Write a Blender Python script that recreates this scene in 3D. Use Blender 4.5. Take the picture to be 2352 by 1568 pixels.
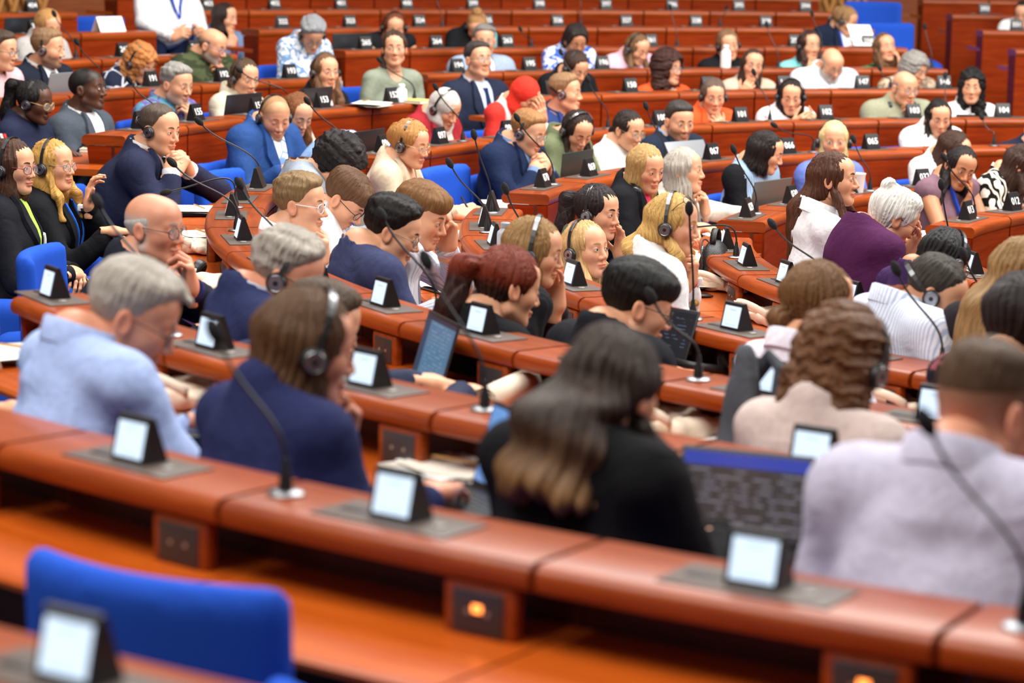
import bpy, math, time
import numpy as np
from mathutils import Vector, Matrix

for _o in list(bpy.data.objects): bpy.data.objects.remove(_o)
SC = bpy.context.scene
COL = SC.collection
PI = math.pi

# ------------------------------------------------------------------ camera
def make_camera():
    cx, cy, cz, yaw, pit, rol, F = CAM = (-6.4239, -8.3927, 2.3156, 0.24687, 0.1669, 0.01982, 5780.9)
    f = Vector((math.sin(yaw)*math.cos(pit), math.cos(yaw)*math.cos(pit), -math.sin(pit)))
    r = Vector((math.cos(yaw), -math.sin(yaw), 0)); u = r.cross(f)
    r2 = r*math.cos(rol)+u*math.sin(rol); u2 = u*math.cos(rol)-r*math.sin(rol)
    cd = bpy.data.cameras.new('camera'); co = bpy.data.objects.new('camera', cd); COL.objects.link(co)
    m = Matrix.Identity(4)
    for i in range(3):
        m[i][0] = r2[i]; m[i][1] = u2[i]; m[i][2] = -f[i]
    m[0][3], m[1][3], m[2][3] = cx, cy, cz
    co.matrix_world = m
    cd.sensor_width = 36; cd.sensor_fit = 'HORIZONTAL'; cd.lens = F*36/2352
    cd.clip_start = .05; cd.clip_end = 100
    cd.dof.use_dof = True; cd.dof.focus_distance = 9.3; cd.dof.aperture_fstop = 3.3
    SC.camera = co
make_camera()
SC.view_settings.view_transform = 'Standard'; SC.view_settings.look = 'None'
SC.view_settings.gamma = 1; SC.view_settings.use_curve_mapping = False
SC.view_settings.exposure = 0.22

# ------------------------------------------------------------------ light: soft room ambience and the ceiling's light panels
W = bpy.data.worlds.new('world'); SC.world = W; W.use_nodes = True
W.node_tree.nodes['Background'].inputs[0].default_value = (1, .95, .9, 1)
W.node_tree.nodes['Background'].inputs[1].default_value = .16
def area(name, loc, tgt, sx, sy, e, col=(1, .97, .93)):
    l = bpy.data.lights.new(name, 'AREA'); l.shape = 'RECTANGLE'; l.size = sx; l.size_y = sy; l.energy = e; l.color = col
    o = bpy.data.objects.new(name, l); COL.objects.link(o); o.location = loc
    o.rotation_euler = (Vector(tgt)-Vector(loc)).to_track_quat('-Z', 'Y').to_euler()
area('ceiling_light', (-1.5, 2.5, 7.5), (-1.5, 2.5, 0), 9, 7, 1500)
area('ceiling_light', (-7.5, -4.5, 6.5), (-5, -2, 1), 6, 4, 520)
area('ceiling_light', (4.5, -1.5, 6.5), (-1, 5, 1), 5, 4, 800)

# ------------------------------------------------------------------ tiers of the hemicycle
RR = [2.524, 3.349, 4.289, 5.238, 6.257, 7.282, 8.255, 9.205, 10.143, 11.08, 8.4]      # ledge radius of each tier
ZZ = [1.05, 1.063, 1.139, 1.214, 1.311, 1.377, 1.464, 1.555, 1.638, 1.722, 1.464]      # ledge height of each tier
def FL(i): return ZZ[i]-.95
DROP = .13     # writing surface below the ledge

def lin(h):
    h = h.lstrip('#'); v = [int(h[i:i+2], 16)/255 for i in (0, 2, 4)]
    return tuple((c/12.92 if c <= .04045 else ((c+.055)/1.055)**2.4) for c in v)

# ------------------------------------------------------------------ materials
MC = {}
def nodes(name):
    m = bpy.data.materials.new(name); m.use_nodes = True
    nt = m.node_tree; return m, nt, nt.nodes, nt.links, nt.nodes['Principled BSDF']
def plain(name, c, rough=.5, metal=0, spec=.5, emit=0, sheen=0, bump=0, bscale=200):
    k = ('p', name, c, rough, metal, emit, bump)
    if k in MC: return MC[k]
    m, nt, N, L, b = nodes(name)
    cl = lin(c) if isinstance(c, str) else c
    b.inputs['Base Color'].default_value = (*cl, 1); b.inputs['Roughness'].default_value = rough
    b.inputs['Metallic'].default_value = metal; b.inputs['Specular IOR Level'].default_value = spec
    if sheen: b.inputs['Sheen Weight'].default_value = sheen
    if emit: b.inputs['Emission Color'].default_value = (*cl, 1); b.inputs['Emission Strength'].default_value = emit
    if bump:
        t = N.new('ShaderNodeTexNoise'); t.inputs['Scale'].default_value = bscale; t.inputs['Detail'].default_value = 3
        tc = N.new('ShaderNodeTexCoord'); L.new(tc.outputs['Object'], t.inputs['Vector'])
        bp = N.new('ShaderNodeBump'); bp.inputs['Strength'].default_value = bump; bp.inputs['Distance'].default_value = .004
        L.new(t.outputs['Fac'], bp.inputs['Height']); L.new(bp.outputs['Normal'], b.inputs['Normal'])
    MC[k] = m; return m
def ramp(N, stops):
    r = N.new('ShaderNodeValToRGB'); e = r.color_ramp.elements
    while len(e) < len(stops): e.new(.5)
    for q, (p, c) in zip(e, stops): q.position = p; q.color = (*(lin(c) if isinstance(c, str) else c), 1)
    return r
def wood(name, c1, c2, rough=.28, coat=.25, scale=1.0):
    if name in MC: return MC[name]
    m, nt, N, L, b = nodes(name)
    uv = N.new('ShaderNodeUVMap'); uv.uv_map = 'UVMap'
    oi = N.new('ShaderNodeObjectInfo')
    ad = N.new('ShaderNodeVectorMath'); ad.operation = 'ADD'
    cmb = N.new('ShaderNodeCombineXYZ'); mu = N.new('ShaderNodeMath'); mu.operation = 'MULTIPLY'; mu.inputs[1].default_value = 37
    L.new(oi.outputs['Random'], mu.inputs[0]); L.new(mu.outputs[0], cmb.inputs[0]); L.new(mu.outputs[0], cmb.inputs[1])
    L.new(uv.outputs['UV'], ad.inputs[0]); L.new(cmb.outputs[0], ad.inputs[1])
    mp = N.new('ShaderNodeMapping'); mp.inputs['Scale'].default_value = (2.2*scale, 26*scale, 1); L.new(ad.outputs[0], mp.inputs['Vector'])
    t = N.new('ShaderNodeTexNoise'); t.inputs['Scale'].default_value = 1.6; t.inputs['Detail'].default_value = 6; t.inputs['Roughness'].default_value = .62; t.inputs['Distortion'].default_value = .6
    L.new(mp.outputs[0], t.inputs['Vector'])
    r = ramp(N, [(.3, c1), (.72, c2)]); L.new(t.outputs['Fac'], r.inputs['Fac'])
    hv = N.new('ShaderNodeHueSaturation'); L.new(r.outputs['Color'], hv.inputs['Color'])
    mr = N.new('ShaderNodeMapRange'); mr.inputs['To Min'].default_value = .86; mr.inputs['To Max'].default_value = 1.12
    L.new(oi.outputs['Random'], mr.inputs['Value']); L.new(mr.outputs[0], hv.inputs['Value'])
    L.new(hv.outputs['Color'], b.inputs['Base Color'])
    b.inputs['Specular IOR Level'].default_value = .25 if coat > 0 else .06; b.inputs['Roughness'].default_value = rough; b.inputs['Coat Weight'].default_value = coat; b.inputs['Coat Roughness'].default_value = .18
    MC[name] = m; return m
def screen_mat(name, kind):
    """display glass that gives off light; content is drawn in the face's own UV space"""
    if name in MC: return MC[name]
    m, nt, N, L, b = nodes(name)
    uv = N.new('ShaderNodeUVMap'); uv.uv_map = 'UVMap'; sp = N.new('ShaderNodeSeparateXYZ'); L.new(uv.outputs['UV'], sp.inputs[0])
    def mth(op, a, bb):
        q = N.new('ShaderNodeMath'); q.operation = op
        for i, v in enumerate((a, bb)):
            if isinstance(v, (int, float)): q.inputs[i].default_value = v
            else: L.new(v, q.inputs[i])
        return q.outputs[0]
    def band(s, a, bb): return mth('MULTIPLY', mth('GREATER_THAN', s, a), mth('LESS_THAN', s, bb))
    X, Y = sp.outputs[0], sp.outputs[1]
    def mix(f, c1, c2):
        q = N.new('ShaderNodeMix'); q.data_type = 'RGBA'
        L.new(f, q.inputs[0])
        for i, v in ((6, c1), (7, c2)):
            if isinstance(v, str): q.inputs[i].default_value = (*lin(v), 1)
            else: L.new(v, q.inputs[i])
        return q.outputs[2]
    if kind == 'unit':
        col = mix(mth('MULTIPLY', band(X, .3, .7), band(Y, .80, .84)), 'd8ebff', '9fb8d8')
        col = mix(mth('MULTIPLY', band(X, .2, .8), band(Y, .1, .13)), col, 'a8c4e6'); st = 1.1
    elif kind == 'blue':
        ty = mth('LESS_THAN', mth('FRACT', mth('MULTIPLY', Y, 16), 0), .45)
        nz = N.new('ShaderNodeTexNoise'); nz.inputs['Scale'].default_value = 14; L.new(uv.outputs['UV'], nz.inputs['Vector'])
        tx = mth('GREATER_THAN', nz.outputs['Fac'], .5)
        col = mix(mth('MULTIPLY', mth('MULTIPLY', ty, tx), band(X, .25, .9)), '5f8fb4', '86b0cf')
        col = mix(mth('LESS_THAN', X, .16), col, '35506c'); col = mix(mth('GREATER_THAN', Y, .93), col, '2c3e55'); st = .55
    elif kind == 'paleblue':
        ty = mth('LESS_THAN', mth('FRACT', mth('MULTIPLY', Y, 12), 0), .3)
        col = mix(mth('MULTIPLY', ty, band(X, .2, .8)), '6ea6ea', '8abaf2'); st = .75
    elif kind == 'dark':
        ty = mth('LESS_THAN', mth('FRACT', mth('MULTIPLY', Y, 15), 0), .35)
        nz = N.new('ShaderNodeTexNoise'); nz.inputs['Scale'].default_value = 9; L.new(uv.outputs['UV'], nz.inputs['Vector'])
        tx = mth('GREATER_THAN', nz.outputs['Fac'], .52)
        col = mix(mth('MULTIPLY', mth('MULTIPLY', ty, tx), mth('MULTIPLY', band(X, .3, .95), band(Y, .3, .9))), '181b22', '56657e')
        col = mix(mth('MULTIPLY', band(X, .03, .28), band(Y, .82, .94)), col, '2a6ad0')
        col = mix(mth('MULTIPLY', band(X, .45, .9), band(Y, .06, .12)), col, 'b08a3c'); st = .5
    else:
        ty = mth('LESS_THAN', mth('FRACT', mth('MULTIPLY', Y, 13), 0), .35)
        nz = N.new('ShaderNodeTexNoise'); nz.inputs['Scale'].default_value = 11; L.new(uv.outputs['UV'], nz.inputs['Vector'])
        tx = mth('GREATER_THAN', nz.outputs['Fac'], .5)
        col = mix(mth('MULTIPLY', mth('MULTIPLY', ty, tx), mth('LESS_THAN', Y, .84)), '463f3c', '8b8694')
        col = mix(mth('GREATER_THAN', Y, .84), col, '3c4ec2'); st = .6
    b.inputs['Base Color'].default_value = (.01, .01, .012, 1); b.inputs['Roughness'].default_value = .2
    L.new(col, b.inputs['Emission Color']); b.inputs['Emission Strength'].default_value = st
    MC[name] = m; return m
def cloth(c, pat=None, c2=None, rough=.85):
    k = ('c', c, pat, c2)
    if k in MC: return MC[k]
    m, nt, N, L, b = nodes('cloth')
    tc = N.new('ShaderNodeTexCoord'); V = tc.outputs['Object']
    b.inputs['Roughness'].default_value = rough; b.inputs['Specular IOR Level'].default_value = .12
    c1 = tuple(x*.86 for x in lin(c)); cc = tuple(x*.86 for x in lin(c2)) if c2 else c1
    out = None
    if pat in ('blob', 'camo', 'spots'):
        t = N.new('ShaderNodeTexNoise'); t.inputs['Scale'].default_value = {'blob': 26, 'camo': 15, 'spots': 20}[pat]; t.inputs['Detail'].default_value = 1.5; t.inputs['Distortion'].default_value = 1.2
        L.new(V, t.inputs['Vector']); lo = {'blob': .5, 'camo': .48, 'spots': .66}[pat]
        r = ramp(N, [(lo-.02, c1), (lo+.02, cc)]); L.new(t.outputs['Fac'], r.inputs['Fac']); out = r.outputs['Color']
    elif pat == 'zebra':
        t = N.new('ShaderNodeTexWave'); t.inputs['Scale'].default_value = 9; t.inputs['Distortion'].default_value = 9; t.inputs['Detail'].default_value = 1.5; t.inputs['Detail Scale'].default_value = 1.6
        L.new(V, t.inputs['Vector']); r = ramp(N, [(.46, cc), (.52, c1)]); L.new(t.outputs['Fac'], r.inputs['Fac']); out = r.outputs['Color']
    elif pat == 'lines':
        t = N.new('ShaderNodeTexVoronoi'); t.feature = 'DISTANCE_TO_EDGE'; t.inputs['Scale'].default_value = 13; L.new(V, t.inputs['Vector'])
        r = ramp(N, [(.03, cc), (.06, c1)]); L.new(t.outputs['Distance'], r.inputs['Fac']); out = r.outputs['Color']
    elif pat in ('pin', 'knit'):
        t = N.new('ShaderNodeTexWave'); t.bands_direction = 'X'; t.inputs['Scale'].default_value = 32 if pat == 'pin' else 22; t.inputs['Distortion'].default_value = 0; t.inputs['Detail'].default_value = 0
        L.new(V, t.inputs['Vector']); r = ramp(N, [(.5, c1), (.8, cc)]); L.new(t.outputs['Fac'], r.inputs['Fac']); out = r.outputs['Color']
    elif pat == 'half':
        s = N.new('ShaderNodeSeparateXYZ'); L.new(V, s.inputs[0]); r = ramp(N, [(.10, c1), (.12, cc)])
        a = N.new('ShaderNodeMath'); a.operation = 'ABSOLUTE'; L.new(s.outputs[0], a.inputs[0]); L.new(a.outputs[0], r.inputs['Fac']); out = r.outputs['Color']
    else:
        t = N.new('ShaderNodeTexNoise'); t.inputs['Scale'].default_value = 60; t.inputs['Detail'].default_value = 3; L.new(V, t.inputs['Vector'])
        r = ramp(N, [(.3, tuple(x*.9 for x in c1)), (.7, tuple(min(1, x*1.06) for x in c1))]); L.new(t.outputs['Fac'], r.inputs['Fac']); out = r.outputs['Color']
    L.new(out, b.inputs['Base Color'])
    n2 = N.new('ShaderNodeTexNoise'); n2.inputs['Scale'].default_value = 9; n2.inputs['Detail'].default_value = 4; n2.inputs['Distortion'].default_value = .8; L.new(V, n2.inputs['Vector'])
    bp = N.new('ShaderNodeBump'); bp.inputs['Strength'].default_value = .35; bp.inputs['Distance'].default_value = .03; L.new(n2.outputs['Fac'], bp.inputs['Height'])
    L.new(bp.outputs['Normal'], b.inputs['Normal'])
    MC[k] = m; return m
def hairmat(c, tips=None, L0=.3, red=False):
    k = ('h', c, tips, red)
    if k in MC: return MC[k]
    m, nt, N, L, b = nodes('hair')
    tc = N.new('ShaderNodeTexCoord')
    at = N.new('ShaderNodeAttribute'); at.attribute_name = 'strand'
    mp = N.new('ShaderNodeMapping'); mp.inputs['Scale'].default_value = (520, 14, 14); L.new(at.outputs['Vector'], mp.inputs['Vector'])
    t = N.new('ShaderNodeTexNoise'); t.inputs['Scale'].default_value = 1; t.inputs['Detail'].default_value = 4; L.new(mp.outputs[0], t.inputs['Vector'])
    c1 = lin(c)
    r = ramp(N, [(.28, tuple(x*.45 for x in c1)), (.5, c1), (.78, tuple(min(1, x*1.6+.01) for x in c1))]); L.new(t.outputs['Fac'], r.inputs['Fac'])
    out = r.outputs['Color']
    if tips or red:
        s = N.new('ShaderNodeSeparateXYZ'); L.new(tc.outputs['Object'], s.inputs[0])
        mx = N.new('ShaderNodeMix'); mx.data_type = 'RGBA'; mr = N.new('ShaderNodeMapRange')
        if tips:
            mr.inputs['From Min'].default_value = -.09; mr.inputs['From Max'].default_value = -.24; L.new(s.outputs[2], mr.inputs['Value']); mx.inputs[7].default_value = (*lin(tips), 1)
        else:
            mr.inputs['From Min'].default_value = -.01; mr.inputs['From Max'].default_value = .03; L.new(s.outputs[2], mr.inputs['Value']); mx.inputs[7].default_value = (*lin('a03a18'), 1)
            a2 = N.new('ShaderNodeMapRange'); a2.inputs['From Min'].default_value = .075; a2.inputs['From Max'].default_value = .05; L.new(s.outputs[1], a2.inputs['Value'])
        fm = N.new('ShaderNodeMath'); fm.operation = 'MULTIPLY'; L.new(mr.outputs[0], fm.inputs[0]); L.new(t.outputs['Fac'], fm.inputs[1])
        f2 = N.new('ShaderNodeMath'); f2.operation = 'MULTIPLY'; f2.inputs[1].default_value = 1.5 if tips else .75; f2.use_clamp = True; L.new(fm.outputs[0], f2.inputs[0])
        L.new(f2.outputs[0], mx.inputs[0]); L.new(out, mx.inputs[6]); out = mx.outputs[2]
    L.new(out, b.inputs['Base Color'])
    b.inputs['Roughness'].default_value = .52; b.inputs['Specular IOR Level'].default_value = .25
    if 'Anisotropic' in b.inputs: b.inputs['Anisotropic'].default_value = .4
    bp = N.new('ShaderNodeBump'); bp.inputs['Strength'].default_value = .55; bp.inputs['Distance'].default_value = .006; L.new(t.outputs['Fac'], bp.inputs['Height']); L.new(bp.outputs['Normal'], b.inputs['Normal'])
    MC[k] = m; return m
def skinmat():
    if 'skin' in MC: return MC['skin']
    m, nt, N, L, b = nodes('skin')
    at = N.new('ShaderNodeVertexColor'); at.layer_name = 'Col'
    tc = N.new('ShaderNodeTexCoord'); t = N.new('ShaderNodeTexNoise'); t.inputs['Scale'].default_value = 45; t.inputs['Detail'].default_value = 3; L.new(tc.outputs['Object'], t.inputs['Vector'])
    hv = N.new('ShaderNodeHueSaturation'); mr = N.new('ShaderNodeMapRange'); mr.inputs['To Min'].default_value = .9; mr.inputs['To Max'].default_value = 1.08
    L.new(t.outputs['Fac'], mr.inputs['Value']); L.new(mr.outputs[0], hv.inputs['Value']); L.new(at.outputs['Color'], hv.inputs['Color'])
    L.new(hv.outputs['Color'], b.inputs['Base Color']); b.inputs['Roughness'].default_value = .48; b.inputs['Specular IOR Level'].default_value = .4
    b.inputs['Subsurface Weight'].default_value = .12; b.inputs['Subsurface Radius'].default_value = (.012, .005, .003); b.inputs['Subsurface Scale'].default_value = .6
    MC['skin'] = m; return m

W_LEDGE = wood('wood_ledge', '782c06', '9c4610', .36, .14)
W_PANEL = wood('wood_panel', '6c1e05', '8c320b', .5, .0)
W_DESK = wood('wood_desk', 'a2420c', 'be5a18', .32, .2)
W_DARK = wood('wood_inner', '3c1a10', '57281a', .4, .1)
BLACK = plain('black_plastic', '141416', .42)
FOAM = plain('foam', '101012', .95, bump=.6, bscale=400)
STEEL = plain('steel', '9a9ca0', .34, 1)
GREY = plain('grey_plate', '4d4038', .5, 0)
DGREY = plain('socket_plate', '3a3634', .4, .2)
WHITE = plain('white_text', 'f2f2f2', .6)
BLUE = plain('blue_upholstery', '2450b8', .9, spec=.1, sheen=.0, bump=.25, bscale=500)
PAPER = plain('paper', 'f3f1ee', .8)
CANVAS = plain('canvas', 'e6d6c0', .95, bump=.4, bscale=220)
# ------------------------------------------------------------------ mesh helpers
def new_mesh(name, v, f, mats=(), mi=None, smooth=True, angle=None, uv=None):
    me = bpy.data.meshes.new(name)
    if isinstance(f, np.ndarray):
        n, k = f.shape
        me.vertices.add(len(v)); me.vertices.foreach_set('co', np.asarray(v, np.float32).ravel())
        me.loops.add(n*k); me.loops.foreach_set('vertex_index', f.astype(np.int32).ravel())
        me.polygons.add(n); me.polygons.foreach_set('loop_start', np.arange(0, n*k, k, dtype=np.int32))
        me.update(calc_edges=True)
    else:
        me.from_pydata([tuple(p) for p in v], [], f); me.update()
    for m in mats: me.materials.append(m)
    if mi is not None: me.polygons.foreach_set('material_index', np.asarray(mi, np.int32))
    if smooth:
        me.polygons.foreach_set('use_smooth', np.ones(len(me.polygons), bool))
        if angle: me.set_sharp_from_angle(angle=math.radians(angle))
    if uv is not None:
        l = me.uv_layers.new(name='UVMap'); l.data.foreach_set('uv', np.asarray(uv, np.float32).ravel())
    return me
def link(name, me, parent=None, loc=None, rz=0, mat=None):
    o = bpy.data.objects.new(name, me); COL.objects.link(o)
    if loc is not None: o.location = loc
    if rz: o.rotation_euler = (0, 0, rz)
    if mat is not None: o.matrix_local = mat
    if parent is not None: o.parent = parent
    return o
def tag(o, label, cat, group=None, kind=None):
    o['label'] = label; o['category'] = cat
    if group: o['group'] = group
    if kind: o['kind'] = kind
    return o
def empty(name, loc, rz=0):
    o = bpy.data.objects.new(name, None); COL.objects.link(o); o.location = loc; o.rotation_euler = (0, 0, rz); o.empty_display_size = .1
    return o
class MB:
    def __init__(s): s.v = []; s.f = []; s.m = []; s.uv = []
    def add(s, v, f, m=0, uv=None):
        b = len(s.v); s.v += [tuple(p) for p in v]
        for i, q in enumerate(f):
            s.f.append(tuple(b+j for j in q)); s.m.append(m)
            s.uv += (uv[i] if uv else [(v[j][0], v[j][1]+v[j][2]) for j in q])
        return s
    def box(s, c, h, m=0, bev=0, M=None):
        """rounded box: centre c, half sizes h"""
        hx, hy, hz = h
        if bev <= 0:
            v = [(sx*hx, sy*hy, sz*hz) for sz in (-1, 1) for sy in (-1, 1) for sx in (-1, 1)]
            f = [(0, 2, 3, 1), (4, 5, 7, 6), (0, 1, 5, 4), (2, 6, 7, 3), (0, 4, 6, 2), (1, 3, 7, 5)]
        else:
            b = min(bev, hx*.99, hy*.99, hz*.99); n = 3; v = []; f = []
            angs = [i*PI/2/n for i in range(n+1)]
            ring = []
            for (sx, sy, a0) in ((1, 1, 0), (-1, 1, PI/2), (-1, -1, PI), (1, -1, 1.5*PI)):
                for a in angs: ring.append((sx*(hx-b), sy*(hy-b), a0+a))
            K = len(ring)
            prof = [(-(hz-b)-b*math.cos(a), b*math.sin(a)) for a in angs]+[((hz-b)+b*math.sin(a), b*math.cos(a)) for a in angs]
            for (z, rr) in prof:
                for (cx, cy, a) in ring: v.append((cx+rr*math.cos(a), cy+rr*math.sin(a), z))
            for i in range(len(prof)-1):
                for j in range(K): f.append((i*K+j, i*K+(j+1) % K, (i+1)*K+(j+1) % K, (i+1)*K+j))
            f.append(tuple(range(K-1, -1, -1))); f.append(tuple((len(prof)-1)*K+j for j in range(K)))
        v = [Vector(p)+Vector(c) if M is None else M @ Vector(p)+Vector(c) for p in v]
        return s.add([tuple(p) for p in v], f, m)
    def tube(s, pts, rad, n=8, m=0, cap=True):
        pts = [Vector(p) for p in pts]; v = []; f = []
        rad = rad if isinstance(rad, (list, tuple)) else [rad]*len(pts)
        up = None
        for i, p in enumerate(pts):
            t = (pts[min(i+1, len(pts)-1)]-pts[max(i-1, 0)]).normalized()
            if up is None: up = Vector((0, 0, 1)) if abs(t.z) < .9 else Vector((1, 0, 0))
            a = t.cross(up)
            a = a.normalized() if a.length > 1e-6 else Vector((1, 0, 0)); b = a.cross(t).normalized(); up = b
            for k in range(n):
                q = 2*PI*k/n; v.append(p+(a*math.cos(q)+b*math.sin(q))*rad[i])
        for i in range(len(pts)-1):
            for k in range(n): f.append((i*n+k, i*n+(k+1) % n, (i+1)*n+(k+1) % n, (i+1)*n+k))
        if cap: f.append(tuple(range(n-1, -1, -1))); f.append(tuple((len(pts)-1)*n+k for k in range(n)))
        return s.add([tuple(p) for p in v], f, m)
    def lathe(s, prof, n=16, m=0, c=(0, 0, 0), M=None):
        v = []; f = []
        for (r, z) in prof:
            for k in range(n):
                p = Vector((r*math.cos(2*PI*k/n), r*math.sin(2*PI*k/n), z)); p = (M @ p if M is not None else p)+Vector(c); v.append(tuple(p))
        for i in range(len(prof)-1):
            for k in range(n): f.append((i*n+k, i*n+(k+1) % n, (i+1)*n+(k+1) % n, (i+1)*n+k))
        f.append(tuple(range(n-1, -1, -1))); f.append(tuple((len(prof)-1)*n+k for k in range(n)))
        return s.add(v, f, m)
    def grid(s, P, m=0, flip=False):
        nu, nv = len(P), len(P[0]); v = [p for r in P for p in r]; f = []; uv = []
        for i in range(nu-1):
            for j in range(nv-1):
                q = (i*nv+j, (i+1)*nv+j, (i+1)*nv+j+1, i*nv+j+1); w = [(i/(nu-1), j/(nv-1)), ((i+1)/(nu-1), j/(nv-1)), ((i+1)/(nu-1), (j+1)/(nv-1)), (i/(nu-1), (j+1)/(nv-1))]
                if flip: q = q[::-1]; w = w[::-1]
                f.append(q); uv.append(w)
        return s.add(v, f, m, uv)
    def mesh(s, name, mats, angle=35, smooth=True): return new_mesh(name, s.v, s.f, mats, s.m, smooth, angle, s.uv)
    def build(s, name, mats, parent=None, loc=None, rz=0, angle=35):
        return link(name, s.mesh(name, mats, angle), parent, loc, rz)
def thick(me_obj, t):
    md = me_obj.modifiers.new('thickness', 'SOLIDIFY'); md.thickness = t; md.offset = 1
def arc_prism(prof, R, half, n, z0=0):
    """closed profile [(radial offset, z)] swept about the hemicycle axis over +-half (radians); UV = (arc length, profile length)"""
    if sum(prof[i][0]*prof[(i+1) % len(prof)][1]-prof[(i+1) % len(prof)][0]*prof[i][1] for i in range(len(prof))) > 0: prof = prof[::-1]
    K = len(prof); v = []; f = []; uv = []
    pl = [0]
    for i in range(K): a, b = prof[i], prof[(i+1) % K]; pl.append(pl[-1]+math.hypot(a[0]-b[0], a[1]-b[1]))
    for i in range(n+1):
        a = -half+2*half*i/n
        for (r, z) in prof: v.append(((R+r)*math.cos(a), (R+r)*math.sin(a), z+z0))
    for i in range(n):
        u0, u1 = (-half+2*half*i/n)*R, (-half+2*half*(i+1)/n)*R
        for k in range(K):
            k2 = (k+1) % K
            f.append((i*K+k, i*K+k2, (i+1)*K+k2, (i+1)*K+k)); uv += [(u0, pl[k]), (u0, pl[k+1]), (u1, pl[k+1]), (u1, pl[k])]
    f.append(tuple(range(K-1, -1, -1))); uv += [prof[k] for k in range(K-1, -1, -1)]
    f.append(tuple(n*K+k for k in range(K))); uv += [prof[k] for k in range(K)]
    return v, f, uv
def arc_mesh(name, prof, R, half, n, z0, mat, angle=40):
    v, f, uv = arc_prism(prof, R, half, n, z0)
    return new_mesh(name, v, f, [mat], None, True, angle, uv)

# ------------------------------------------------------------------ implicit surfaces (organic shapes), polygonised with surface nets
def polygonise(fn, lo, hi, h):
    lo = np.asarray(lo, np.float32); hi = np.asarray(hi, np.float32)
    n = np.maximum(np.ceil((hi-lo)/h).astype(int)+1, 4)
    ax = [lo[i]+h*np.arange(n[i], dtype=np.float32) for i in range(3)]
    b = 4; nc = -(-n//b)+1                      # coarse pass first, then only the blocks near the surface
    ca = [lo[i]+h*(b*np.arange(nc[i], dtype=np.float32)+(b-1)/2) for i in range(3)]
    dc = fn(np.stack(np.meshgrid(*ca, indexing='ij'), -1).reshape(-1, 3)).reshape(nc)
    act = np.abs(dc) < h*b*1.5+.012
    d = np.repeat(np.repeat(np.repeat(dc.astype(np.float32), b, 0), b, 1), b, 2)[:n[0], :n[1], :n[2]].copy()
    am = np.repeat(np.repeat(np.repeat(act, b, 0), b, 1), b, 2)[:n[0], :n[1], :n[2]]
    ix = np.argwhere(am)
    if len(ix): d[ix[:, 0], ix[:, 1], ix[:, 2]] = fn(np.stack([ax[k][ix[:, k]] for k in range(3)], 1))
    s = d < 0
    cs = [s[i:n[0]-1+i, j:n[1]-1+j, k:n[2]-1+k] for i in (0, 1) for j in (0, 1) for k in (0, 1)]
    al = cs[0].copy(); an = cs[0].copy()
    for q in cs[1:]: al &= q; an |= q
    idx = np.argwhere(an & ~al)
    if len(idx) == 0: return np.zeros((0, 3), np.float32), np.zeros((0, 4), int)
    off = np.array([(i, j, k) for i in (0, 1) for j in (0, 1) for k in (0, 1)])
    cor = np.stack([d[idx[:, 0]+o[0], idx[:, 1]+o[1], idx[:, 2]+o[2]] for o in off], 1)
    acc = np.zeros((len(idx), 3), np.float32); cnt = np.zeros(len(idx), np.float32)
    for a in range(8):
        for b in range(a+1, 8):
            if np.abs(off[a]-off[b]).sum() != 1: continue
            x, y = cor[:, a], cor[:, b]; cr = (x < 0) != (y < 0)
            t = np.where(cr, x/np.where(np.abs(x-y) < 1e-9, 1, x-y), 0)[:, None]
            acc += np.where(cr[:, None], off[a]+t*(off[b]-off[a]), 0); cnt += cr
    V = lo+h*(idx+acc/np.maximum(cnt, 1)[:, None])
    vid = -np.ones(np.array(n)-1, np.int64); vid[idx[:, 0], idx[:, 1], idx[:, 2]] = np.arange(len(idx))
    Q = []
    for a in range(3):
        b, c = (a+1) % 3, (a+2) % 3
        sl0 = [slice(None)]*3; sl1 = [slice(None)]*3; sl0[a] = slice(0, -1); sl1[a] = slice(1, None)
        s0, s1 = s[tuple(sl0)], s[tuple(sl1)]
        e = np.argwhere(s0 != s1)
        e = e[(e[:, b] > 0) & (e[:, c] > 0) & (e[:, b] < n[b]-1) & (e[:, c] < n[c]-1)]
        if not len(e): continue
        ins = s0[e[:, 0], e[:, 1], e[:, 2]]
        q = []
        for db, dc in ((-1, -1), (0, -1), (0, 0), (-1, 0)):
            g = e.copy(); g[:, b] += db; g[:, c] += dc; q.append(vid[g[:, 0], g[:, 1], g[:, 2]])
        q = np.stack(q, 1); q[~ins] = q[~ins][:, ::-1]; Q.append(q)
    Q = np.concatenate(Q); Q = Q[(Q >= 0).all(1)]
    return V, Q
def A3(*p): return np.array(p, np.float32)
def ell(P, c, r):
    q = (P-A3(*c)); r = A3(*r); a = q/r; b = a/r
    k0 = np.sqrt((a*a).sum(1)); k1 = np.sqrt((b*b).sum(1))+1e-9
    return k0*(k0-1)/k1
def cap(P, a, b, ra, rb=None, sc=None):
    """tapered capsule; sc = (sx,sy,sz) squash"""
    a = A3(*a); b = A3(*b); rb = ra if rb is None else rb
    if sc is not None: s = A3(*sc); P = P/s; a = a/s; b = b/s
    ab = b-a; t = np.clip(((P-a)@ab)/max((ab@ab), 1e-9), 0, 1)
    d = P-(a+t[:, None]*ab)
    return (np.sqrt((d*d).sum(1))-(ra+(rb-ra)*t))*(1 if sc is None else min(sc))
def rbox(P, c, h, r):
    q = np.abs(P-A3(*c))-A3(*h)+r
    return np.sqrt((np.maximum(q, 0)**2).sum(1))+np.minimum(q.max(1), 0)-r
def smin(a, b, k):
    h = np.maximum(k-np.abs(a-b), 0)/k
    return np.minimum(a, b)-h*h*k*.25
def smax(a, b, k): return -smin(-a, -b, k)
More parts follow.
